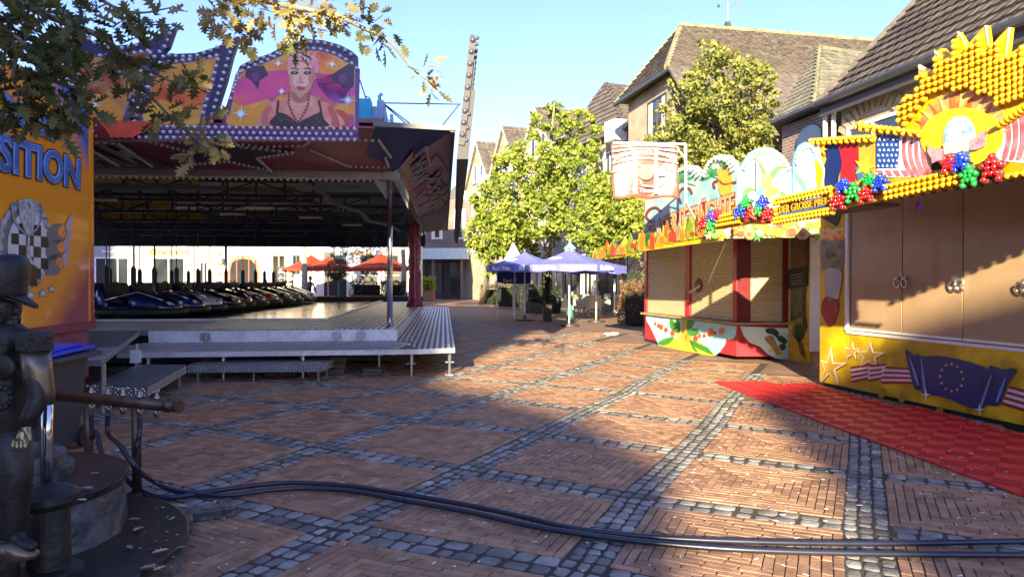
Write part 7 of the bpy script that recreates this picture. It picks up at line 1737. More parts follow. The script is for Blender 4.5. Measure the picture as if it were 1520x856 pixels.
mb = MB(); wq(mb, a0 + .07, a1 - .04, .18, .86, .01, .03, 0, wp_); part('panel', mb, mat('frosted_grey', (.38, .38, .34), rough=.3), ws)
# cafe front under the row of houses: dark recessed glazing
cfP = Plane(lineA(44).to_tuple(), lineA(30).to_tuple()); cfP = Plane((lineA(44) - Vector((.25, 0))), (lineA(27) - Vector((.25, 0))))
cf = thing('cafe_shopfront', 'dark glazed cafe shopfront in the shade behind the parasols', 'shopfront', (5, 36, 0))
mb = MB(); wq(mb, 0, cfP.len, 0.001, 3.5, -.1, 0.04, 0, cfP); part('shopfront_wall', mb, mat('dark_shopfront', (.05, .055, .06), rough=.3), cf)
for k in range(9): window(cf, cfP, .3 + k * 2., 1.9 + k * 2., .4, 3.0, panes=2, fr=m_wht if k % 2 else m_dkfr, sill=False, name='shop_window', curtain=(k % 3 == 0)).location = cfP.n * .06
# paper bag on the ground
mb = MB(); rr = random.Random(2); p = gp(908, 498)
for k in range(5): q = p + Vector((rr.uniform(-.14, .14), rr.uniform(-.08, .08), .05)); mb.ball(q, .07, 6, 4, (1.4, 1, .6))
mb.v = [(x + rr.uniform(-.02, .02), y + rr.uniform(-.02, .02), max(.004, z + rr.uniform(-.02, .02))) for x, y, z in mb.v]
whole('crumpled_paper', mb, mat('crumpled_white', (.5, .5, .45), rough=.7, vary=.3, scale=20), 'crumpled pale paper lying on the sunlit paving before the fruit booth', 'litter', p)
# bicycle far down the street
def bicycle(label, p, rz, s=1.):
    r = thing('bicycle', label, 'bicycle', (0, 0, 0))
    for x in (-.52, .52):
        mb = MB(); mb.tube([(x + .34 * math.cos(t), 0, .35 + .34 * math.sin(t)) for t in [2 * math.pi * k / 20 for k in range(21)]], .02, 6, caps=False)
        wh = part('wheel', mb, m_black, r); mb = MB()
        for k in range(8): t = math.pi * k / 8; mb.tube([(x + .33 * math.cos(t), 0, .35 + .33 * math.sin(t)), (x - .33 * math.cos(t), 0, .35 - .33 * math.sin(t))], .004, 4)
        part('spokes', mb, m_steel, wh, kind='stuff')
    mb = MB()
    for a, b in (((-.52, .35), (-.1, .32)), ((-.52, .35), (-.2, .78)), ((-.1, .32), (-.24, .9)), ((-.1, .32), (.36, .72)), ((-.22, .76), (.34, .84)), ((.52, .35), (.33, .98))): mb.tube([(a[0], 0, a[1]), (b[0], 0, b[1])], .018, 6)
    part('frame', mb, mat('bike_silver', (.45, .45, .45), rough=.3, metal=.8), r)
    mb = MB(); mb.ball((-.25, 0, .93), .12, 8, 5, (1, .6, .35)); part('saddle', mb, m_black, r); mb = MB(); mb.tube([(.26, -.26, 1.02), (.36, -.1, 1.0), (.36, .1, 1.0), (.26, .26, 1.02)], .014, 6); part('handlebar', mb, m_black, r)
    r.location = p; r.rotation_euler = (0, 0, rz)
bicycle('bicycle leaning at the brick pillar at the far street corner', gp(716, 444), R(20))
# ============================================================ SHOPS BEHIND THE RIDE
bsP = Plane((-31, 40.5), (-5.9, 41.44)); bs = thing('white_shop_row', 'long white shop building, left part coloured grey for shade, behind the ride with white windows and an arched doorway', 'building', (-18, 41, 0))
m_wl = mat('white_render', (.78, .74, .66), rough=.85, vary=.06, scale=2, dirt=.08); m_gl = mat('grey_and_shade_render', (.34, .32, .33), rough=.85, vary=.08)
xb = lambda px: bsP.px(px, 400)[0]
mb = MB(); wq(mb, 0, xb(258), 0, 6.2, -6, 0, 0, bsP); part('wall', mb, m_gl, bs)  # shaded left part of the wall: the shade is put into its grey
mb = MB(); wq(mb, xb(258) + .01, bsP.len, 0, 6.2, -6, -.01, 0, bsP); part('wall', mb, m_wl, bs)
mb = MB(); mb.prism([bsP.pt(-.3, 6.2, .4), bsP.pt(bsP.len, 6.2, .4), bsP.pt(bsP.len, 9.5, -3.4), bsP.pt(-.3, 9.5, -3.4)], (0, 0, .12)); part('roof', mb, m_tile, bs)
def hz(py): return bsP.px(400, py)[1]
for a, b in ((141, 192), (226, 275)): window(bs, bsP, xb(a), xb(b), .5, hz(382), panes=3 if a == 141 else 2, fr=m_wht, sill=False, name='shop_window', curtain=False)
window(bs, bsP, xb(296), xb(309), .1, hz(388), panes=2, fr=m_wht, sill=False, name='door')
for a, b in ((404, 424), (434, 446), (535, 558), (570, 592)): window(bs, bsP, xb(a), xb(b), 1.2 if a == 404 else 1.9, hz(378), panes=2, fr=mat('sandy_frame', '#c8a86a', rough=.6) if a == 404 else m_dkfr, name='window')
# open doors as flat near-black panels, indoor shade put into their colour
for a, b, t_ in ((481, 514, 374), (534, 560, 376), (571, 604, 377)): mb = MB(); wq(mb, xb(a), xb(b), .002, hz(400 if a != 481 else t_) , 0.004, .03, 0, bsP); part('doorway_panel', mb, mat('doorway_shade', (.02, .018, .016), rough=.5), bs)
ar = [(338, 445), (338, 400), (341, 386), (348, 381), (361, 379), (375, 381), (382, 388), (385, 400), (385, 445)]
art(bsP, ar, mat('orange_frame', '#c8552a', rough=.5), 'arched_frame', bs, .01, .05); ad = art(bsP, [(361 + (x - 361) * .84, y if y > 440 else 384 + (y - 379) * .9) for x, y in ar], m_glass, 'arched_door', bs, .03, .05)
for x in (352, 361, 370): mb = MB(); mb.tube([bsP.P(x, 386, .06), bsP.P(x, 444, .06)], .035, 6); part('glazing_bar', mb, mat('orange_frame', '#c8552a', rough=.5), bs)
m_gold = mat('gilt_letters', '#a8803a', rough=.4)
for body, q in (('Borotti', [(221, 378), (281, 378), (281, 368), (221, 368)]), ('BRASSERIE', [(152, 375), (190, 375), (190, 371), (152, 371)]), ('&', [(201, 375), (208, 375), (208, 369), (201, 369)]), ('Antons Eck', [(521, 378), (553, 378), (553, 371), (521, 371)]), ('KLEIN', [(573, 377), (596, 377), (596, 371), (573, 371)])):
    text_px(body, bsP, q, m_gold if body not in ('BRASSERIE', '&') else m_paintw, 'lettering', bs, lift=.03, depth=.04, bold=.02, shear=.3 if body == 'Borotti' else 0)
for px, w_ in ((197, .12), (284, .2)): mb = MB(); wq(mb, xb(px), xb(px) + w_, 0, 5.5, .001, .1, 0, bsP); part('downpipe', mb, m_gl, bs)
for k in range(5): art(bsP, [(322, 372 + k * 15), (329, 376 + k * 15), (329, 382 + k * 15), (322, 378 + k * 15)], mat('orange_frame', '#c8552a', rough=.5), 'painted_band', bs, .01, .02)
mb = MB(); mb.lathe(bsP.P(333, 393, .15), [(.1, 0), (.15, .3), (.02, .4)], 6); part('wall_lamp', mb, m_gut, bs)
# red parasols
G3 = 'red parasols behind the ride'
parasol('orange-red parasol left of the tree trunk behind the ride', 462, 0, 37.5, 1.6, 2.2, 2.95, m_redc, None, G3, rot=.2, drop=.12)
parasol('red lettered parasol beside the hanging flower basket', 487, 0, 35.5, 1.35, 2.25, 2.75, m_redc, None, G3, rot=.5, drop=.2)
parasol('wide orange-red parasol behind the chrome corner post', 566, 0, 35.5, 1.75, 2.2, 2.95, m_redc, None, G3, rot=.1, drop=.14)
def trunk(label, px, Y, r_):
    c = at(px, 400, Y).xy.to_3d(); rr = random.Random(px); t = thing('street_tree', label, 'tree', c, None)
    mb = MB(); mb.tube([c, c + Vector((.05, 0, 2)), c + Vector((-.05, 0, 4.5))], [r_, r_ * .85, r_ * .6], 10); part('trunk', mb, mat('pale_bark', (.42, .37, .28), rough=.9, vary=.4, scale=8), t)
    mb = MB()
    for k in range(1500): d = Vector((rr.gauss(0, 1), rr.gauss(0, 1), rr.gauss(0, 1))).normalized() * rr.uniform(.6, 1); leafq(mb, c + Vector((d.x * 1.7, d.y * 1.7, 5.2 + d.z * 1.6)), .22, rr, rr.random())
    part('crown', mb, m_lime, t, kind='stuff')
trunk('pale tree trunk behind the ride beside the standing person', 451, 34.5, .18); trunk('pale tree trunk behind the ride at the right, near the wrapped post', 598, 33, .14)
# postcard rack, tables, planters, seen through the ride
rk = thing('display_rack', 'dark framed display rack with coloured goods on shelves behind the ride', 'display rack', at(424, 440, 37).xy.to_3d()); rkP = Plane(at(412, 400, 37).to_2d(), at(436, 400, 37).to_2d())
for a in (412, 423, 434): mb = MB(); art(rkP, [(a, 397), (a + 1.6, 397), (a + 1.6, 456), (a, 456)], m_black, 'rack_post', rk, .05, .1)
art(rkP, [(411, 396), (437, 396), (437, 399), (411, 399)], m_black, 'rack_top', rk, .05, .4)
for k in range(5):
    art(rkP, [(413, 404 + k * 8), (434, 404 + k * 8), (434, 405 + k * 8), (413, 405 + k * 8)], m_paintw, 'shelf', rk, .04, .3)
    for j in range(3): art(rkP, [(414 + j * 7, 399.5 + k * 8), (419 + j * 7, 399.5 + k * 8), (419 + j * 7, 403.8 + k * 8), (414 + j * 7, 403.8 + k * 8)], mat('goods_%d' % ((k + j) % 4), ['#b8c4c8', '#3f5a78', '#a85a3a', '#4a6a4a'][(k + j) % 4], rough=.6), 'goods', rk, .0, .12)
table('wooden square table on the terrace behind the ride', at(481, 440, 34.5).xy.to_3d() , .8, .45, m_wood, True, 'terrace_table'); table('small terrace table at the right behind the chrome post', at(592, 440, 33).xy.to_3d(), .8, .4, m_wood, True, 'terrace_table')
for px, py0, Y, w_, m_, lab in ((545, 432, 33.5, 1.5, mat('terracotta_pot', '#c86a38', rough=.8), 'orange planter tub with low green bush on the terrace behind the ride'), (585, 430, 32.5, .9, m_gl, 'grey planter with dark green bush right of the chrome post')):
    c = at(px, 440, Y).xy.to_3d(); hedge(lab, (c - Vector((w_ / 2, 0, 0)), c + Vector((w_ / 2, 0, 0))), .7, .85, 1.5, 700, m_hedge, px, pot=m_, cat='planter', name='planter', sz=.1)
# ============================================================ PEOPLE seen through the ride
def skin_fig(name, joints, edges, radii, m, parent, sub=1):
    me = bpy.data.meshes.new(name); off = rootloc(parent); me.from_pydata([tuple(Vector(j) - off) for j in joints], edges, []); me.materials.append(m)
    o = link(name, me, parent); sk = o.modifiers.new('skin', 'SKIN'); 
    for v, r_ in zip(me.skin_vertices[0].data, radii): v.radius = (r_, r_) if not isinstance(r_, tuple) else r_
    me.skin_vertices[0].data[0].use_root = True; sk.use_smooth_shade = True
    s = o.modifiers.new('sub', 'SUBSURF'); s.levels = sub; s.render_levels = sub; return o
def clothes(name, zones):                     # cloth colours by height in the figure
    m = bpy.data.materials.new(name); m.use_nodes = True; N = m.node_tree.nodes; L = m.node_tree.links; tc = N.new('ShaderNodeTexCoord'); sp_ = N.new('ShaderNodeSeparateXYZ'); L.new(tc.outputs['Object'], sp_.inputs[0])
    mp = N.new('ShaderNodeMapRange'); mp.inputs[1].default_value = 0; mp.inputs[2].default_value = 2; L.new(sp_.outputs[2], mp.inputs[0]); rp = N.new('ShaderNodeValToRGB'); rp.color_ramp.interpolation = 'CONSTANT'
    E_ = rp.color_ramp.elements; E_[0].color = (*lin(zones[0][1]), 1); E_[1].position = zones[1][0] / 2; E_[1].color = (*lin(zones[1][1]), 1)
    for z, c in zones[2:]: e = E_.new(z / 2); e.color = (*lin(c), 1)
    L.new(mp.outputs[0], rp.inputs[0]); L.new(rp.outputs[0], N['Principled BSDF'].inputs['Base Color']); N['Principled BSDF'].inputs['Roughness'].default_value = .8; return m
def person(label, c, rz, sit=False, zones=None, bend=0.):
    r = thing('person', label, 'person', (0, 0, 0))
    if not sit:
        f = bend
        J = [(0, 0, .95), (0, -.03 - f * .3, 1.2), (0, -.05 - f * .8, 1.42), (0, -.07 - f, 1.52), (0, -.1 - f * 1.15, 1.66), (-.09, 0, .9), (-.1, -.02, .5), (-.1, .03, .08), (-.1, -.12, .03), (.09, 0, .9), (.11, -.05, .5), (.12, .06, .08), (.12, -.1, .03),
             (-.19, -.06 - f * .8, 1.4), (-.24, -.1 - f, 1.12), (-.2, -.3 - f, .98), (.19, -.06 - f * .8, 1.4), (.24, -.12 - f, 1.12), (.2, -.32 - f, 1.0)]
    else:
        J = [(0, 0, .5), (0, .02, .75), (0, .03, 1.0), (0, .02, 1.1), (0, 0, 1.24), (-.1, -.02, .5), (-.12, -.42, .5), (-.12, -.42, .08), (-.12, -.55, .04), (.1, -.02, .5), (.12, -.42, .5), (.12, -.42, .08), (.12, -.55, .04),
             (-.19, .02, .97), (-.24, -.05, .72), (-.15, -.3, .66), (.19, .02, .97), (.24, -.05, .72), (.15, -.3, .66)]
    E_ = [(0, 1), (1, 2), (2, 3), (3, 4), (0, 5), (5, 6), (6, 7), (7, 8), (0, 9), (9, 10), (10, 11), (11, 12), (2, 13), (13, 14), (14, 15), (2, 16), (16, 17), (17, 18)]
    Rd = [(.15, .11), (.14, .1), (.15, .1), .055, .03, .09, .06, .04, .035, .09, .06, .04, .035, .06, .045, .03, .06, .045, .03]
    nb = len(J)
    for s, w_ in ((-1, 15), (1, 18)):
        p = J[w_]
        J.append((p[0], p[1] - .07, p[2] - .02)); E_.append((w_, len(J) - 1)); Rd.append((.035, .018)); hd = len(J) - 1
        for q in range(4): J.append((p[0] + (q - 1.5) * .018, p[1] - .13 - .008 * (q in (1, 2)), p[2] - .04)); E_.append((hd, len(J) - 1)); Rd.append(.008)
        J.append((p[0] - s * .04, p[1] - .09, p[2] + .0)); E_.append((w_, len(J) - 1)); Rd.append(.009)
    b_ = skin_fig('body', J, E_, Rd, clothes('clothes_%s' % label[:6], zones), r)
    hc_ = Vector(J[4]); mb = MB(); mb.ball(hc_, .105, 14, 10, (.82, .95, 1.15)); mb.ball(hc_ + Vector((0, -.1, -.01)), .018, 6, 4, (1, 1.2, 1.5)); mb.ball(hc_ + Vector((-.088, 0, 0)), .022, 6, 4, (.5, 1, 1.3)); mb.ball(hc_ + Vector((.088, 0, 0)), .022, 6, 4, (.5, 1, 1.3)); part('head', mb, mat('skin_tone', '#c89478', rough=.6), r, smooth=True)
    for s in (-1, 1): mb = MB(); mb.ball(hc_ + Vector((.033 * s, -.088, .02)), .014, 6, 4); part('eye', mb, mat('eye_dark', (.03, .02, .02)), r)
    mb = MB(); mb.box(hc_ + Vector((0, -.095, -.05)), (.045, .012, .01)); part('mouth', mb, mat('lip', '#9a5048'), r)
    mb = MB(); mb.ball(hc_ + Vector((0, .02, .03)), .112, 12, 8, (.85, .95, 1.05)); part('hair', mb, mat('brown_hair', (.06, .04, .025), rough=.8), r, smooth=True)
    r.location = c; r.rotation_euler = (0, 0, rz); return r
person('person in a blue shirt and dark trousers bending forward beside the pale tree trunk', at(458, 440, 35.5).xy.to_3d(), R(40), False, [(0, '#22242c'), (.98, '#34405e'), (1.2, '#5a74a8'), (1.5, '#c89478')], .12)
person('seated person with dark hair just above the row of bumper cars', at(393, 440, 33).xy.to_3d() + Vector((0, 0, .25)), R(-30), True, [(0, '#2a2a30'), (.55, '#5a4a44'), (1.06, '#c89478')])
mb = MB(); c = at(393, 440, 33).xy.to_3d(); mb.box(c + Vector((0, .05, .45)), (1.6, .45, .06)); bb = thing('terrace_bench', 'low bench under the seated person behind the ride', 'bench', c); part('seat', mb, m_wood, bb)
for s in (-.65, .65): mb = MB(); mb.box(c + Vector((s, .05, .21)), (.08, .4, .41)); part('leg', mb, m_wood, bb)
# ============================================================ FOREGROUND LEFT: BIN, PIPE, HOSES, FOUNTAIN
bn_ = thing('wheelie_bin', 'dark grey wheelie bin with bright blue lid at the left by the trailer', 'bin', (-4.34, 6.4, 0)); c = Vector((-4.34, 6.4, 0))
m_bin = mat('bin_grey', (.045, .05, .06), rough=.5, vary=.15, dirt=.2); m_lid = mat('bin_lid_blue', '#1440c8', rough=.35, vary=.1)
mb = MB(); rg = []
for z, w_, d_ in ((.06, .2, .24), (.3, .22, .26), (.82, .26, .31), (.9, .27, .32)): rg.append([(c.x + sx * w_, c.y + sy * d_, z) for sx, sy in ((-1, -.8), (-.85, -1), (.85, -1), (1, -.8), (1, .8), (.85, 1), (-.85, 1), (-1, .8))])
mb.loft(rg); part('body', mb, m_bin, bn_, bevel=.006)
mb = MB(); mb.prism([(c.x - .29, c.y - .35, .91), (c.x + .29, c.y - .35, .91), (c.x + .29, c.y + .33, .94), (c.x - .29, c.y + .33, .94)], (0, 0, .035)); mb.prism([(c.x - .25, c.y - .3, .947), (c.x + .25, c.y - .3, .947), (c.x + .22, c.y + .25, .975), (c.x - .22, c.y + .25, .975)], (0, 0, .02)); part('lid', mb, m_lid, bn_, bevel=.01)
mb = MB(); mb.prism([(c.x - .3, c.y - .36, .86), (c.x + .38, c.y - .36, .86), (c.x + .38, c.y + .3, .88), (c.x - .3, c.y + .3, .88)], (0, 0, .04)); part('rim', mb, m_bin, bn_, bevel=.01)
for s in (-1, 1): mb = MB(); mb.tube([(c.x + s * .2, c.y + .26, .1), (c.x + s * .24, c.y + .26, .1)], .1, 14); part('wheel', mb, m_black, bn_)
# pipe with taps
m_pipe = mat('dark_bronze_pipe', (.09, .065, .045), rough=.4, metal=.6, vary=.35, scale=8, dirt=.3); m_brass = mat('worn_tap_metal', (.36, .34, .30), rough=.25, metal=.9, vary=.2)
tpz = .69; A_ = gp(262, 602, tpz) ; B_ = gp(66, 586, tpz); A_ = at(262, 602, 4.98); B_ = at(70, 586, 5.5); A_.z = B_.z = .69
st = thing('tap_standpipe', 'dark metal pipe on posts with five small taps for water hoses at left', 'standpipe', (-2.8, 5.1, 0))
mb = MB(); mb.tube([B_, A_], .043, 14); part('pipe', mb, m_pipe, st, smooth=True)
mb = MB(); mb.tube([A_ + (A_ - B_).normalized() * .0, A_ + (A_ - B_).normalized() * .03], .046, 14); mb.tube([A_ - (A_ - B_).normalized() * .09, A_ - (A_ - B_).normalized() * .07], .05, 14); part('end_cap', mb, m_pipe, st)
mb = MB(); mb.tube([B_, B_ + (A_ - B_).normalized() * .1], .047, 12); part('green_collar', mb, mat('verdigris', '#3f5a48', rough=.6), st)
for f in (.71, .34):
    p = B_.lerp(A_, f); mb = MB(); mb.tube([(p.x, p.y, 0.0), (p.x, p.y, .69)], .033, 12); mb.lathe((p.x, p.y, 0.002), [(.08, 0), (.08, .015), (.04, .03)], 12); part('post', mb, m_pipe, st, smooth=True)
tops = []
for k, px in enumerate((140, 165, 187, 211, 235)):
    f = (px - 70) / 192.; p = B_.lerp(A_, f); tops.append(p)
    t = MB(); t.tube([p + Vector((0, 0, .03)), p + Vector((0, 0, .09))], .012, 8); t.lathe(p + Vector((0, 0, .035)), [(.022, 0), (.022, .02), (.01, .035)], 8); tp_ = part('tap', t, m_brass, st, smooth=True)
    t = MB(); a = .4 * k; t.bar(p + Vector((-.03 * math.cos(a), -.03 * math.sin(a), .095)), p + Vector((.03 * math.cos(a), .03 * math.sin(a), .095)), .012, .01); t.ball(p + Vector((-.03 * math.cos(a), -.03 * math.sin(a), .097)), .01, 6, 4); t.ball(p + Vector((.03 * math.cos(a), .03 * math.sin(a), .097)), .01, 6, 4); part('tap_handle', t, m_brass, tp_)
    t = MB(); t.lathe(p + Vector((0, -.0, -.1)), [(.014, 0), (.02, .02), (.024, .03), (.024, .045), (.016, .06)], 10); part('outlet', t, m_brass, tp_)
m_hose = mat('navy_hose', (.016, .019, .036), rough=.34, vary=.15, spec=.6)
def hose(label, pts, r_, name='water_hose', cat='hose', zmin=None, loc=None, m=m_hose, ell_=1.):
    sp_ = [Vector(p) for p in smoothp([tuple(p) for p in pts], 6)]
    mb = MB(); mb.tube(sp_, r_, 12); return whole(name, mb, m, label, cat, pts[0], smooth=True)
def gh(px, py, z=.03): q = gp(px, py, z); return q
t0, t1, t3 = tops[0], tops[1], tops[3]
hose('dark blue hose hanging from the second tap and crossing to the right', [t1 - Vector((0, 0, .1)), t1 + Vector((0, 0, -.25)), at(178, 660, 4.9), at(200, 692, 4.75), gh(225, 712, .12), gh(262, 728, .04), gh(330, 735, .03), gh(400, 727, .03), gh(455, 724), gh(520, 728), gh(600, 742), gh(700, 760), gh(780, 778), gh(850, 790), gh(950, 803), gh(1100, 815), gh(1300, 821), gh(1540, 823)], .018)
hose('dark blue hose hanging from the first tap behind the standpipe', [t0 - Vector((0, 0, .1)), t0 + Vector((.0, 0, -.3)), at(143, 640, 5.2), at(153, 676, 5.0), at(178, 700, 4.8) + Vector((0, 0, -.0)), gh(200, 722, .05), gh(240, 738, .03), gh(300, 731, .03), gh(360, 722, .03), gh(430, 716), gh(520, 721), gh(600, 733), gh(700, 750), gh(780, 767), gh(850, 783), gh(950, 795), gh(1100, 803), gh(1300, 806), gh(1540, 802)], .018)
hose('short hose from the fourth tap down to the ground behind the post', [t3 - Vector((0, 0, .1)), t3 + Vector((0, 0, -.2)), at(206, 650, 5.1), at(197, 680, 5.15), gh(182, 692, .05), gh(165, 700, .04)], .018)
# stone fountain base
m_stone = mat('dark_wet_stone', (.075, .078, .082), rough=.4, vary=.75, scale=5, bump=2.2, bscale=7, dirt=.6)
m_slate = mixmat('rusty_stone_top', ['#14161a', '#1c1e22', '#33241a', '#17191d'], 1.8, rough=.38)
fn = thing('stone_fountain', 'dark wet round stone fountain base with stepped drums at bottom left', 'fountain', (-2.9, 3.7, 0))
def drum(cx, cy, r_, z0, z1, seed, n=44, name='stone_drum'):
    rr = random.Random(seed); rad = [r_ * (1 + rr.uniform(-.012, .012)) for k in range(n)]; gr = {rr.randrange(n) for k in range(7)}
    mb = MB(); rings = []
    for z, f in ((z0, 1.0), (z0 + (z1 - z0) * .3, .99), (z0 + (z1 - z0) * .7, .985), (z1 - .05, .98), (z1 - .045, 1.015), (z1 - .006, 1.02), (z1, 1.01)):
        rings.append([(cx + (rad[k] * f - (.03 if k in gr and z < z1 - .045 else 0) + rr.uniform(-.006, .006)) * math.cos(2 * math.pi * k / n), cy + (rad[k] * f - (.03 if k in gr and z < z1 - .045 else 0)) * math.sin(2 * math.pi * k / n), z) for k in range(n)])
    mb.loft(rings[:4]); o = part(name, mb, m_stone, fn); mb = MB(); mb.loft(rings[3:]); part('stone_top', mb, m_slate, o); return o
drum(-2.95, 3.62, 1.12, 0.0, .15, 1); drum(-2.98, 3.88, .715, .15, .46, 2)
for p0, sz in (((-2.12, 4.62, .035), (.5, .14, .07)), ((-2.2, 4.4, .04), (.3, .2, .08))): mb = MB(); mb.box(p0, sz, R(25)); part('stone_block', mb, m_stone, fn, bevel=.01)
# ring basin on top
cx, cy = -3.02, 3.95
mb = MB(); pr = [(.44, .0), (.44, .05), (.40, .06), (.40, .12), (.34, .13), (.33, .02)]
n = 40; V = []; Fc = []
for r_, z in pr: V += [(cx + r_ * math.cos(2 * math.pi * k / n), cy + r_ * math.sin(2 * math.pi * k / n), .46 + z) for k in range(n)]
for i in range(len(pr)):
    for k in range(n): j = (i + 1) % len(pr); Fc.append((i * n + k, i * n + (k + 1) % n, j * n + (k + 1) % n, j * n + k))
mb.add(V, Fc); part('ring_basin', mb, m_stone, fn)
# fallen leaves on stone
mb = MB(); m_fl = MATS['fallen_leaf']
for px, py, z in ((140, 703, .47), (122, 743, .47), (128, 725, .47), (205, 785, .16), (192, 812, .16), (240, 818, .16), (222, 841, .16), (200, 771, .16), (238, 843, .16)):
    p = gp(px, py, z); ground_leaf(mb, p.x, p.y, z, rl.uniform(.06, .09))
for k in range(26): px, py = rl.uniform(190, 272), rl.uniform(745, 850); p = gp(px, py, .155); ground_leaf(mb, p.x, p.y, .152, rl.uniform(.015, .04))
o = part('leaves_on_stone', mb, m_fl); tag(o, kind='stuff')
# pump pillar with chromed tube
m_brz = mat('black_bronze', (.035, .033, .03), rough=.48, metal=.6, vary=.5, scale=7, bump=.35, bscale=22, dirt=.2)
m_brl = mat('rubbed_bronze', (.17, .13, .09), rough=.32, metal=.8, vary=.3, scale=9)
pm = thing('pump_pillar', 'black bronze bollard with flanged rings and a thin polished tube rising from it', 'pump', (-2.02, 3.0, .15)); pc = Vector((-2.0, 2.98, .15))
mb = MB(); mb.lathe(pc, [(.12, 0), (.12, .05), (.085, .07), (.085, .17), (.13, .18), (.13, .205), (.085, .22), (.08, .47), (.1, .49), (.118, .5), (.118, .53), (.09, .55), (.04, .57), (.02, .58)], 28); part('pillar', mb, m_brz, pm, smooth=False, bevel=.003)
mb = MB(); mb.tube([pc + Vector((-.01, 0, .56)), pc + Vector((.0, .0, 1.0))], .023, 12); part('tube', mb, m_chrome, pm, smooth=True)
mb = MB(); mb.tube([pc + Vector((-.045, .02, .56)), pc + Vector((-.042, .02, .86))], .007, 8); part('thin_rod', mb, m_brl, pm)
# bronze figure
fg = thing('bronze_figure', 'black bronze statue of a figure in peaked cap and long coat at left edge', 'statue', (-2.0, 2.72, .15))
Y0 = 2.72
def J_(px, py, dy=0.): q = at(px, py, Y0 + dy); return (q.x, q.y, q.z)
JJ = [J_(-8, 600), J_(-8, 540), J_(-6, 505), J_(0, 480), J_(6, 466),            # pelvis, belly, chest, neck
      J_(14, 640, -.03), J_(20, 700, -.03), J_(20, 745, -.03), J_(18, 785, -.03), J_(30, 808, -.06), J_(52, 812, -.1),     # right leg, shoe
      J_(-34, 650), J_(-34, 720), J_(-34, 790), J_(-30, 812, -.05), J_(-12, 818, -.1),
      J_(30, 500, -.03), J_(50, 508, -.05), J_(52, 545, -.06), J_(58, 590, -.08), J_(44, 618, -.1), J_(34, 634, -.1),          # arm
      J_(-46, 500), J_(-60, 560), J_(-50, 610)]
EE = [(0, 1), (1, 2), (2, 3), (3, 4), (0, 5), (5, 6), (6, 7), (7, 8), (8, 9), (9, 10), (0, 11), (11, 12), (12, 13), (13, 14), (14, 15), (2, 16), (16, 17), (17, 18), (18, 19), (19, 20), (20, 21), (2, 22), (22, 23), (23, 24)]
RR = [(.10, .08), (.11, .09), (.085, .07), .045, .04, .055, .05, .043, .036, .03, .022, .055, .05, .042, .03, .022, .045, .05, .046, .04, .036, .026, .05, .04, .03]
fig = skin_fig('body', JJ, EE, RR, m_brz, fg, 2)
# coat hem, belt, cuffs as their own pieces
mb = MB(); c0 = Vector(J_(-4, 560)); rings = []
for py, w_, d_ in ((500, .10, .08), (540, .125, .10), (590, .12, .095), (632, .145, .11), (638, .13, .10)):
    cc = Vector(J_(-4, py)); rings.append([(cc.x + w_ * math.cos(t) * (1 + .05 * math.sin(6 * t)), cc.y + d_ * math.sin(t), cc.z) for t in [2 * math.pi * k / 28 for k in range(28)]])
mb.loft(rings); part('coat', mb, m_brz, fg, smooth=True)
mb = MB(); rings = []
for px, py, w_ in ((52, 492, .062), (52, 497, .066), (52, 519, .064), (52, 521, .052)):
    cc = Vector(J_(px, py, -.06)); rings.append([(cc.x + w_ * math.cos(t), cc.y + w_ * .9 * math.sin(t), cc.z) for t in [2 * math.pi * k / 20 for k in range(20)]])
mb.loft(rings); part('shoulder_band', mb, mat('knitted_bronze', (.05, .046, .04), rough=.5, metal=.6, bump=1., bscale=70), fg)
mb = MB(); rings = []
for px, py, w_ in ((52, 521, .052), (55, 550, .054), (61, 580, .048), (64, 600, .04)):
    cc = Vector(J_(px, py, -.06)); rings.append([(cc.x + w_ * math.cos(t), cc.y + w_ * .9 * math.sin(t), cc.z) for t in [2 * math.pi * k / 20 for k in range(20)]])
mb.loft(rings); part('sleeve', mb, m_brl, fg, smooth=True)
# trousers and shoe sole
mb = MB(); rings = []
for px, py, w_ in ((20, 636, .06), (22, 700, .062), (20, 750, .056), (18, 792, .05), (18, 795, .045)):
    cc = Vector(J_(px, py, -.03)); rings.append([(cc.x + w_ * math.cos(t) * (1 + .04 * math.sin(5 * t)), cc.y + w_ * math.sin(t), cc.z) for t in [2 * math.pi * k / 20 for k in range(20)]])
mb.loft(rings); part('trouser_leg', mb, m_brz, fg, smooth=True)
mb = MB(); mb.loft([[(Vector(J_(px, py, -.09)).x, Vector(J_(px, py, -.09)).y + s * w_, Vector(J_(px, py + z, -.09)).z) for s, z in ((-1, 0), (-.7, -h_), (.7, -h_), (1, 0))] for px, py, w_, h_ in ((2, 828, .03, 22), (20, 830, .036, 26), (40, 829, .034, 16), (56, 826, .018, 8))]); part('shoe', mb, m_brl, fg, smooth=True)
# hand: palm with four curled fingers and thumb
hp = [J_(36, 632, -.1), J_(32, 648, -.11)]; he = [(0, 1)]; hr = [(.018, .014), (.022, .012)]
for k, (px, ln_) in enumerate(((20, 0), (26, 4), (32, 5), (38, 3))):
    b_ = len(hp); hp += [J_(px + 1, 654, -.115), J_(px - 1, 662 + ln_ * .5, -.13), J_(px, 668 + ln_ * .4, -.115)]; he += [(1, b_), (b_, b_ + 1), (b_ + 1, b_ + 2)]; hr += [.0085, .0075, .006]
b_ = len(hp); hp += [J_(43, 645, -.12), J_(45, 655, -.125)]; he += [(0, b_), (b_, b_ + 1)]; hr += [.009, .007]
skin_fig('hand', hp, he, hr, mat('rubbed_gold_bronze', (.30, .24, .13), rough=.3, metal=.8, vary=.2), fg, 1)
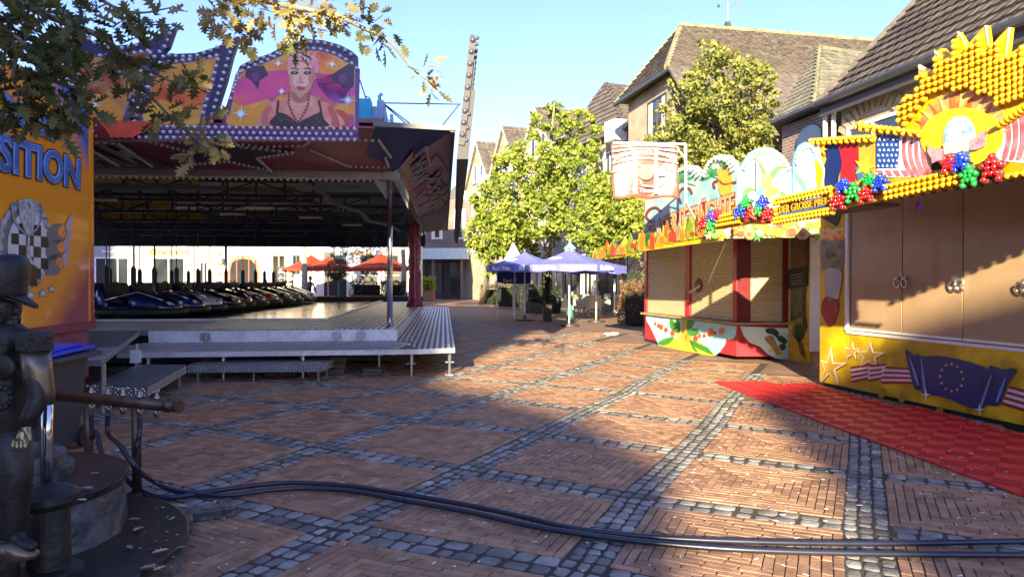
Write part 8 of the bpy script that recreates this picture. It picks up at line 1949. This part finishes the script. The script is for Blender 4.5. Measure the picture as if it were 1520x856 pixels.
# head, hair, cap with long peak
hc_ = Vector(J_(6, 448)); mb = MB(); hc_ = Vector(J_(4, 456)); mb.ball(hc_, .068, 20, 14, (.95, .95, 1.15)); mb.ball(hc_ + Vector((.064, -.02, -.012)), .012, 8, 6, (1.3, .8, 1.5)); mb.ball(hc_ + Vector((.045, -.02, -.06)), .02, 8, 6); part('head', mb, m_brz, fg, smooth=True)
mb = MB(); mb.ball(hc_ + Vector((-.01, -.07, -.01)), .022, 8, 6, (.8, .5, 1.3)); part('ear', mb, m_brz, fg, smooth=True)
for s in (-1, 1): mb = MB(); mb.ball(hc_ + Vector((.056, -.025 + .025 * s, .01)), .009, 6, 5); part('eye', mb, m_brz, fg)
mb = MB(); mb.box(hc_ + Vector((.058, -.02, -.038)), (.008, .026, .005)); part('mouth', mb, m_brl, fg)
mb = MB(); mb.loft([[(Vector(J_(4 + s9, py)).x + r9 * math.cos(t), Vector(J_(4, py)).y + r9 * math.sin(t), Vector(J_(4, py)).z + tl9 * math.cos(t)) for t in [2 * math.pi * k / 24 for k in range(24)]] for py, r9, s9, tl9 in ((446, .076, 0, 0), (432, .082, 0, 0), (412, .088, 1, .004), (394, .086, 3, .008), (384, .07, 4, .01), (378, .03, 4, .004))]); part('cap', mb, m_brz, fg, smooth=True)
a = Vector(J_(20, 440, -.02)); b = Vector(J_(55, 455, -.02)); mb = MB(); s = Vector((0, 1, 0))
mb.prism([a - s * .05, a + s * .05, b + s * .012, b - s * .012], (0, 0, -.008)); mb.prism([a - s * .05 + Vector((0, 0, .006)), a + s * .05 + Vector((0, 0, .006)), b + s * .012, b - s * .012], (.002, 0, .006)); part('cap_peak', mb, m_brz, fg, bevel=.004)
mb = MB(); rr = random.Random(8)
for k in range(26): t = rr.uniform(0, 6.28); mb.ball(hc_ + Vector((.06 * math.cos(t) - .03, .06 * math.sin(t) + .01, -.02 + rr.uniform(-.05, .04))), .022, 6, 5)
part('hair', mb, m_brz, fg, smooth=True, kind='stuff')
mb = MB(); mb.ball(Vector(J_(5, 545, -.09)), .05, 14, 8, (1, .35, 1)); part('medallion', mb, m_brz, fg, smooth=True)
mb = MB()
for k in range(12): t = 2 * math.pi * k / 12; mb.ball(Vector(J_(2 + 15 * math.cos(t), 590 + 15 * math.sin(t), -.11)), .012, 6, 4)
part('wheel_ornament', mb, m_brz, fg, smooth=True, kind='stuff')
mb = MB(); mb.lathe((-2.02 - .14, 2.74, .15), [(.17, 0), (.17, .3), (.2, .32), (.2, .345), (.16, .36)], 24); part('pedestal', mb, m_brz, fg)
